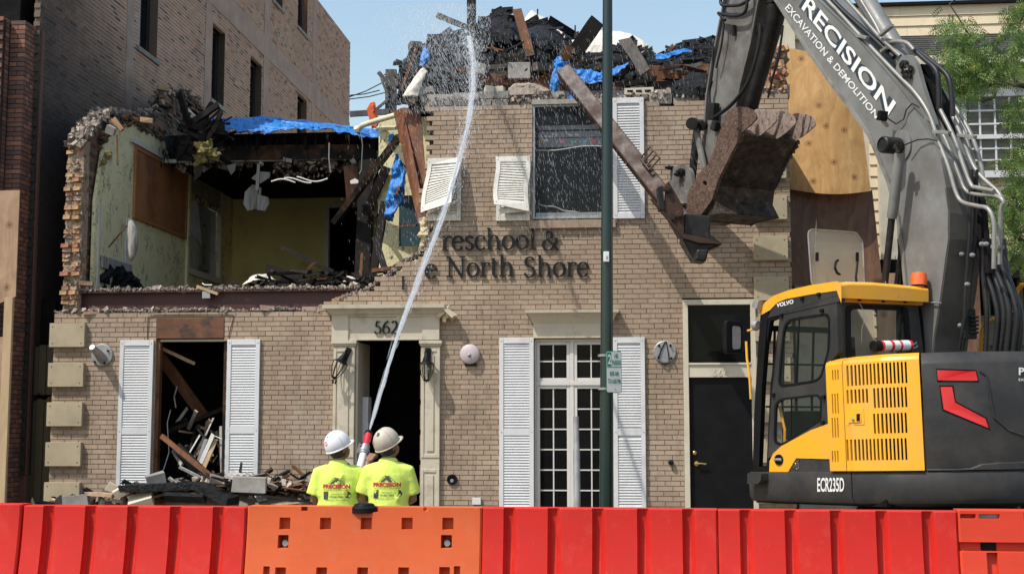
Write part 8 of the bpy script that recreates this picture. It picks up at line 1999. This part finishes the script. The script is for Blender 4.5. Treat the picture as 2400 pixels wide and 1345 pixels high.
    pshape([(.10,zc_-.01),(.125,zc_-.02),(.14,zc_-.05),(.12,zc_-.075),(.085,zc_-.07),(.10,zc_-.05),(.105,zc_-.03)], M['printdark'])
    pshape([(-.015,zc_+.115),(.015,zc_+.11),(.05,zc_+.058),(.02,zc_+.058),(-.01,zc_+.08)], M['printdark']); pshape([(-.06,zc_+.058),(-.03,zc_+.058),(-.004,zc_+.085),(-.012,zc_+.10)], M['printdark'])
    for sx in (-1, 1): pshape([(sx*.075,zc_+.056),(sx*.079,zc_+.056),(sx*.012,zc_+.12),(sx*.012,zc_+.114)], M['printdark'])
    return t
PR = dict(yaw=0, head=(.0,.01,1.535), arms=[((-.178,0,1.325),(-.240,.03,1.07),(-.15,.22,1.05),(.5,.8,.1),(0,0,1),.9), ((.178,0,1.325),(.222,.05,1.06),(.14,.27,1.04),(-.4,.9,.1),(0,0,1),.9)], hroll=0)
person('worker in yellow T-shirt with the dusty beige hard hat, standing on the right', 910, 12.2, 1.70, PR, dict(mat='helmet_b', peak=True, style='ridge', stickers=[(-105,66,.017,'decalred',True),(-70,30,.02,'printdark')]), -48, 30)
PL = dict(yaw=0, head=(.005,.01,1.535), arms=[((-.178,0,1.325),(-.222,.02,1.07),(-.12,.2,1.0),(.4,.9,0),(0,0,1),.9), ((.178,.03,1.325),(.23,.22,1.22),(.235,.36,1.42),(.35,.5,.5),(0,-.3,1),1.1)], hroll=0)
person('worker in yellow T-shirt with the clean white hard hat, holding the hose', 793, 12.25, 1.675, PL, dict(mat='helmet_w', peak=True, style='plain', stickers=[(-85,62,.019,'decalred',True),(-118,72,.017,'decalblue'),(-80,35,.004,'blackp'),(-75,36,.004,'blackp'),(-90,34,.004,'blackp')]), -50, 26)
# hose and nozzle
NZ = thing('fire_hose', 'white hose with grey coupling and red nozzle held up between the workers', 'hose', WF, (WP(850,1090,12.6).x, 12.6, 0))
n0, n1 = WP(840, 1110, 12.5), WP(865, 1012, 12.85); dn = (n1-n0).normalized()
f = lambda t_: n0.lerp(n1, t_)
m = MB(); m.tube([Vector((n0.x+.3,10.9,.02)), Vector((n0.x+.2,11.2,.15)), Vector((n0.x+.02,12.35,.9)), f(-.2), f(.1), f(.48)], [.03,.032,.034,.036,.036,.034], 12); part(m, 'hose', M['signwhite'], NZ, smooth=50)
m = MB(); m.tube([f(.46), f(.5), f(.505), f(.56), f(.565), f(.66)], [.045,.045,.05,.05,.042,.042], 14); m.box(f(.56)+Vector((-.055,0,.02)), (.02,.02,.09), (0,.3,0)); part(m, 'coupling', M['galv'], NZ, smooth=30)
m = MB(); m.tube([f(.66), f(.72), f(.94)], [.034,.030,.035], 14); part(m, 'nozzle', M['redp'], NZ, smooth=40)
m = MB(); m.tube([f(.94), f(1.0)], [.040,.038], 14); part(m, 'nozzle_tip', M['blackp'], NZ, smooth=40)
# ================================================================= water
JP = [(865,1013,12.86),(894,912,13.3),(917,835,13.7),(942,757,14.15),(972,680,14.65),(1006,587,15.3),(1046,478,16.2),(1076,374,17.1),(1098,285,17.8),(1108,205,18.4),(1108,140,18.9),(1098,85,19.3)]
JW = [WP(*q) for q in JP]
def jat(t_):
    k = min(int(t_*(len(JW)-1)), len(JW)-2); f_ = t_*(len(JW)-1)-k; p0, p1, p2, p3 = JW[max(k-1,0)], JW[k], JW[k+1], JW[min(k+2,len(JW)-1)]
    return .5*((2*p1)+(p2-p0)*f_+(2*p0-5*p1+4*p2-p3)*f_*f_+(3*p1-p0-3*p2+p3)*f_**3)
jr = lambda t_: .013+.036*t_
m = MB(); N3 = 46; m.tube([jat(i/N3*.97) for i in range(N3+1)], [jr(i/N3)*.42*(1+.04*noise.noise(Vector((i*.7,0,0)))) for i in range(N3+1)], 10, caps=False); o = top(m, 'water_jet', M['jet'], 'thick white jet of water arching from the nozzle to the roof', 'water jet', smooth=True)
m = MB()
for i in range(1350):     # strands along the jet
    t0 = random.random()*.97; l = random.uniform(.02,.09); a = random.random()*6.28; rr_ = jr(t0)*abs(random.gauss(0, .55)); sw = Vector((cos(a), sin(a)*.6, sin(a)*.4))
    m.tube([jat(min(1, t0+l*k/3))+sw*rr_*(1+.25*k/3) for k in range(4)], [.001, random.uniform(.002,.0055), .003, .001], 4, caps=False)
tag(top(m, 'water_strands', M['strand']), kind='stuff'); m = MB()
def drop(c, d, l, r_): 
    d = d.normalized(); a = d.cross(Vector((0,1,0))).normalized()*r_; b_ = d.cross(a).normalized()*r_
    m.add([c-d*l/2, c+a, c+b_, c-a, c-b_, c+d*l/2], [(0,1,2),(0,2,3),(0,3,4),(0,4,1),(5,2,1),(5,3,2),(5,4,3),(5,1,4)], r=.5)
for i in range(1700):    # loose spray peeling off the jet
    t0 = .25+.75*random.random()**.5; c = jat(t0); k = jr(t0)*1.0+.04; c = c+Vector((random.gauss(0,k*1.0), random.gauss(0,k), random.gauss(0,k))); dd = jat(min(1,t0+.02))-jat(max(0,t0-.02))
    drop(c, dd+Vector((random.uniform(-.05,.05),)*3), random.uniform(.02,.09), random.uniform(.002,.0045))
for i in range(6500):    # shower thrown over the left end of the roof
    px = 1075+random.gauss(0, 1)*62-abs(random.gauss(0,40)); py = random.uniform(10, 265); 
    if px > 1150: continue
    c = WP(px, py, random.uniform(18.4, 20.6)); drop(c, Vector((random.uniform(-.5,.5)*(.4) + .45, .1, -1 if py > 120 else random.choice((1,-1)))), random.uniform(.015,.10), random.uniform(.0015,.004))
for i in range(3600):    # drops falling in front of the wall
    px = random.gauss(1290, 210); py = random.uniform(90, 560)*random.choice((1,1,.8))
    if not 880 < px < 1800: continue
    c = WP(px, py, random.uniform(17.0, 18.7)); drop(c, Vector((.22+random.uniform(-.04,.04), .05, -1)), random.uniform(.03,.09), random.uniform(.0012,.0022))
for i in range(500):
    c = WP(random.uniform(860, 1110), random.uniform(0, 200), random.uniform(17.5,21)); drop(c, Vector((.3,.1,-1)), random.uniform(.01,.03), random.uniform(.002,.003))
for i in range(500):
    c = WP(random.gauss(930, 50), random.uniform(280, 700), random.uniform(18.0,20.0)); drop(c, Vector((.25,.1,-1)), random.uniform(.03,.08), .0018)
tag(top(m, 'water_spray', M['water']), kind='stuff')
# ================================================================= locust tree at the right edge
TR = thing('locust_tree', 'green locust tree reaching in from the right in front of the cream house', 'tree', WF, (WP(2700,1000,17.2).x, 17.2, 0))
tb = WP(2700, 1000, 17.2)
def TP(px, py, Y=17.2): return WP(px, py, Y)
m = MB(); m.tube([Vector((tb.x,17.2,-.1)), Vector((tb.x,17.2,1.2)), TP(2690,700), TP(2660,420), TP(2640,150), TP(2620,-150)], [.2,.17,.15,.13,.1,.06], 14); part(m, 'trunk', M['bark'], TR, smooth=60)
br_ = [[(2660,420),(2560,260),(2480,222),(2420,208),(2390,200),(2365,198),(2340,196),(2310,200),(2280,207)], [(2392,202),(2376,185),(2378,160),(2385,130),(2390,70),(2396,20)], [(2316,200),(2322,190),(2334,180)], [(2640,150),(2560,60),(2420,-20),(2330,-30),(2250,-10),(2225,10),(2245,40),(2268,78),(2298,102)],
       [(2650,500),(2560,420),(2480,380),(2430,340),(2390,330)], [(2660,560),(2560,520),(2460,500),(2400,470),(2370,460)], [(2680,700),(2560,620),(2450,590),(2390,560),(2350,540)], [(2310,200),(2300,180),(2295,150),(2280,120)], [(2340,196),(2330,230),(2300,240)], [(2620,-100),(2520,-60),(2440,-20),(2400,30),(2385,80)]]
for k, L_ in enumerate(br_):
    r0 = .05 if k in (0, 4, 5, 6) else .018
    m = MB(); P3 = [TP(a, b, 17.2-.02*i) for i, (a, b) in enumerate(L_)]; m.tube(P3, [r0*(1-.75*i/len(P3)) for i in range(len(P3))], 8); part(m, 'branch', M['bark'], TR, smooth=60)
m = MB(); tw = MB()
def frond(c, d, l):
    d = d.normalized(); sd_ = d.cross(Vector((random.uniform(-.4,.4),-1,random.uniform(-.4,.4)))).normalized(); nl = int(l/.024); rn = random.random()
    tw.tube([c, c+d*l*.5+Vector((0,0,-.01)), c+d*l+Vector((0,0,-.05*l*4))], .0016, 3, caps=False)
    for i in range(1, nl):
        t_ = i/nl; q = c+d*l*t_+Vector((0,0,-.2*l*t_*t_)); ll = .050*(1-.4*abs(t_-.4)); 
        for sg in (-1, 1):
            e1 = (sd_*sg+d*.35+Vector((random.uniform(-.2,.2),random.uniform(-.3,.3),random.uniform(-.35,.1)))).normalized()*ll; e2 = d*ll*.19
            m.add([q, q+e1*.5+e2, q+e1, q+e1*.5-e2], [(0,1,2,3)], r=min(1, max(0, rn*.8+random.uniform(-.1,.1))))
cl = [(2235,60,30,26),(2262,95,34,34),(2232,120,26,22),(2300,130,40,40),(2268,160,46,36),(2230,178,34,30),(2320,165,40,40),(2345,140,40,36),(2250,205,34,26),(2290,200,40,22),(2240,225,16,20),(2385,60,26,50),(2392,110,30,40),(2370,160,30,30),(2392,20,20,16),
      (2385,240,24,20),(2366,256,20,14),(2395,290,18,30),(2395,350,26,34),(2372,372,22,22),(2385,420,34,34),(2355,452,30,26),(2340,480,30,24),(2392,480,26,34),(2352,520,36,34),(2390,560,30,40),(2350,590,34,28),(2398,615,24,24),(2310,458,16,14),(2372,500,26,26)]
for (px, py, sx, sy) in cl:
    for i in range(int(10+sx*sy/26)):
        Yd = 17.2+random.uniform(-.35,.45); c = TP(px+random.gauss(0, sx*.5), py+random.gauss(0, sy*.5), Yd); a = random.uniform(0, 2*pi)
        frond(c, Vector((cos(a), random.uniform(-.5,.5), sin(a)*.6-.45)), random.uniform(.14,.26))
for i in range(700):     # the rest of the crown outside the frame
    c = TP(random.uniform(2430, 2950), random.uniform(-350, 620), 17.2+random.uniform(-1,1)); a = random.uniform(0, 2*pi); frond(c, Vector((cos(a), random.uniform(-.5,.5), sin(a)*.6-.45)), random.uniform(.16,.26))
part(m, 'foliage', M['leaf'], TR, kind='stuff'); part(tw, 'leaf_stalks', M['leaf'], TR, kind='stuff')
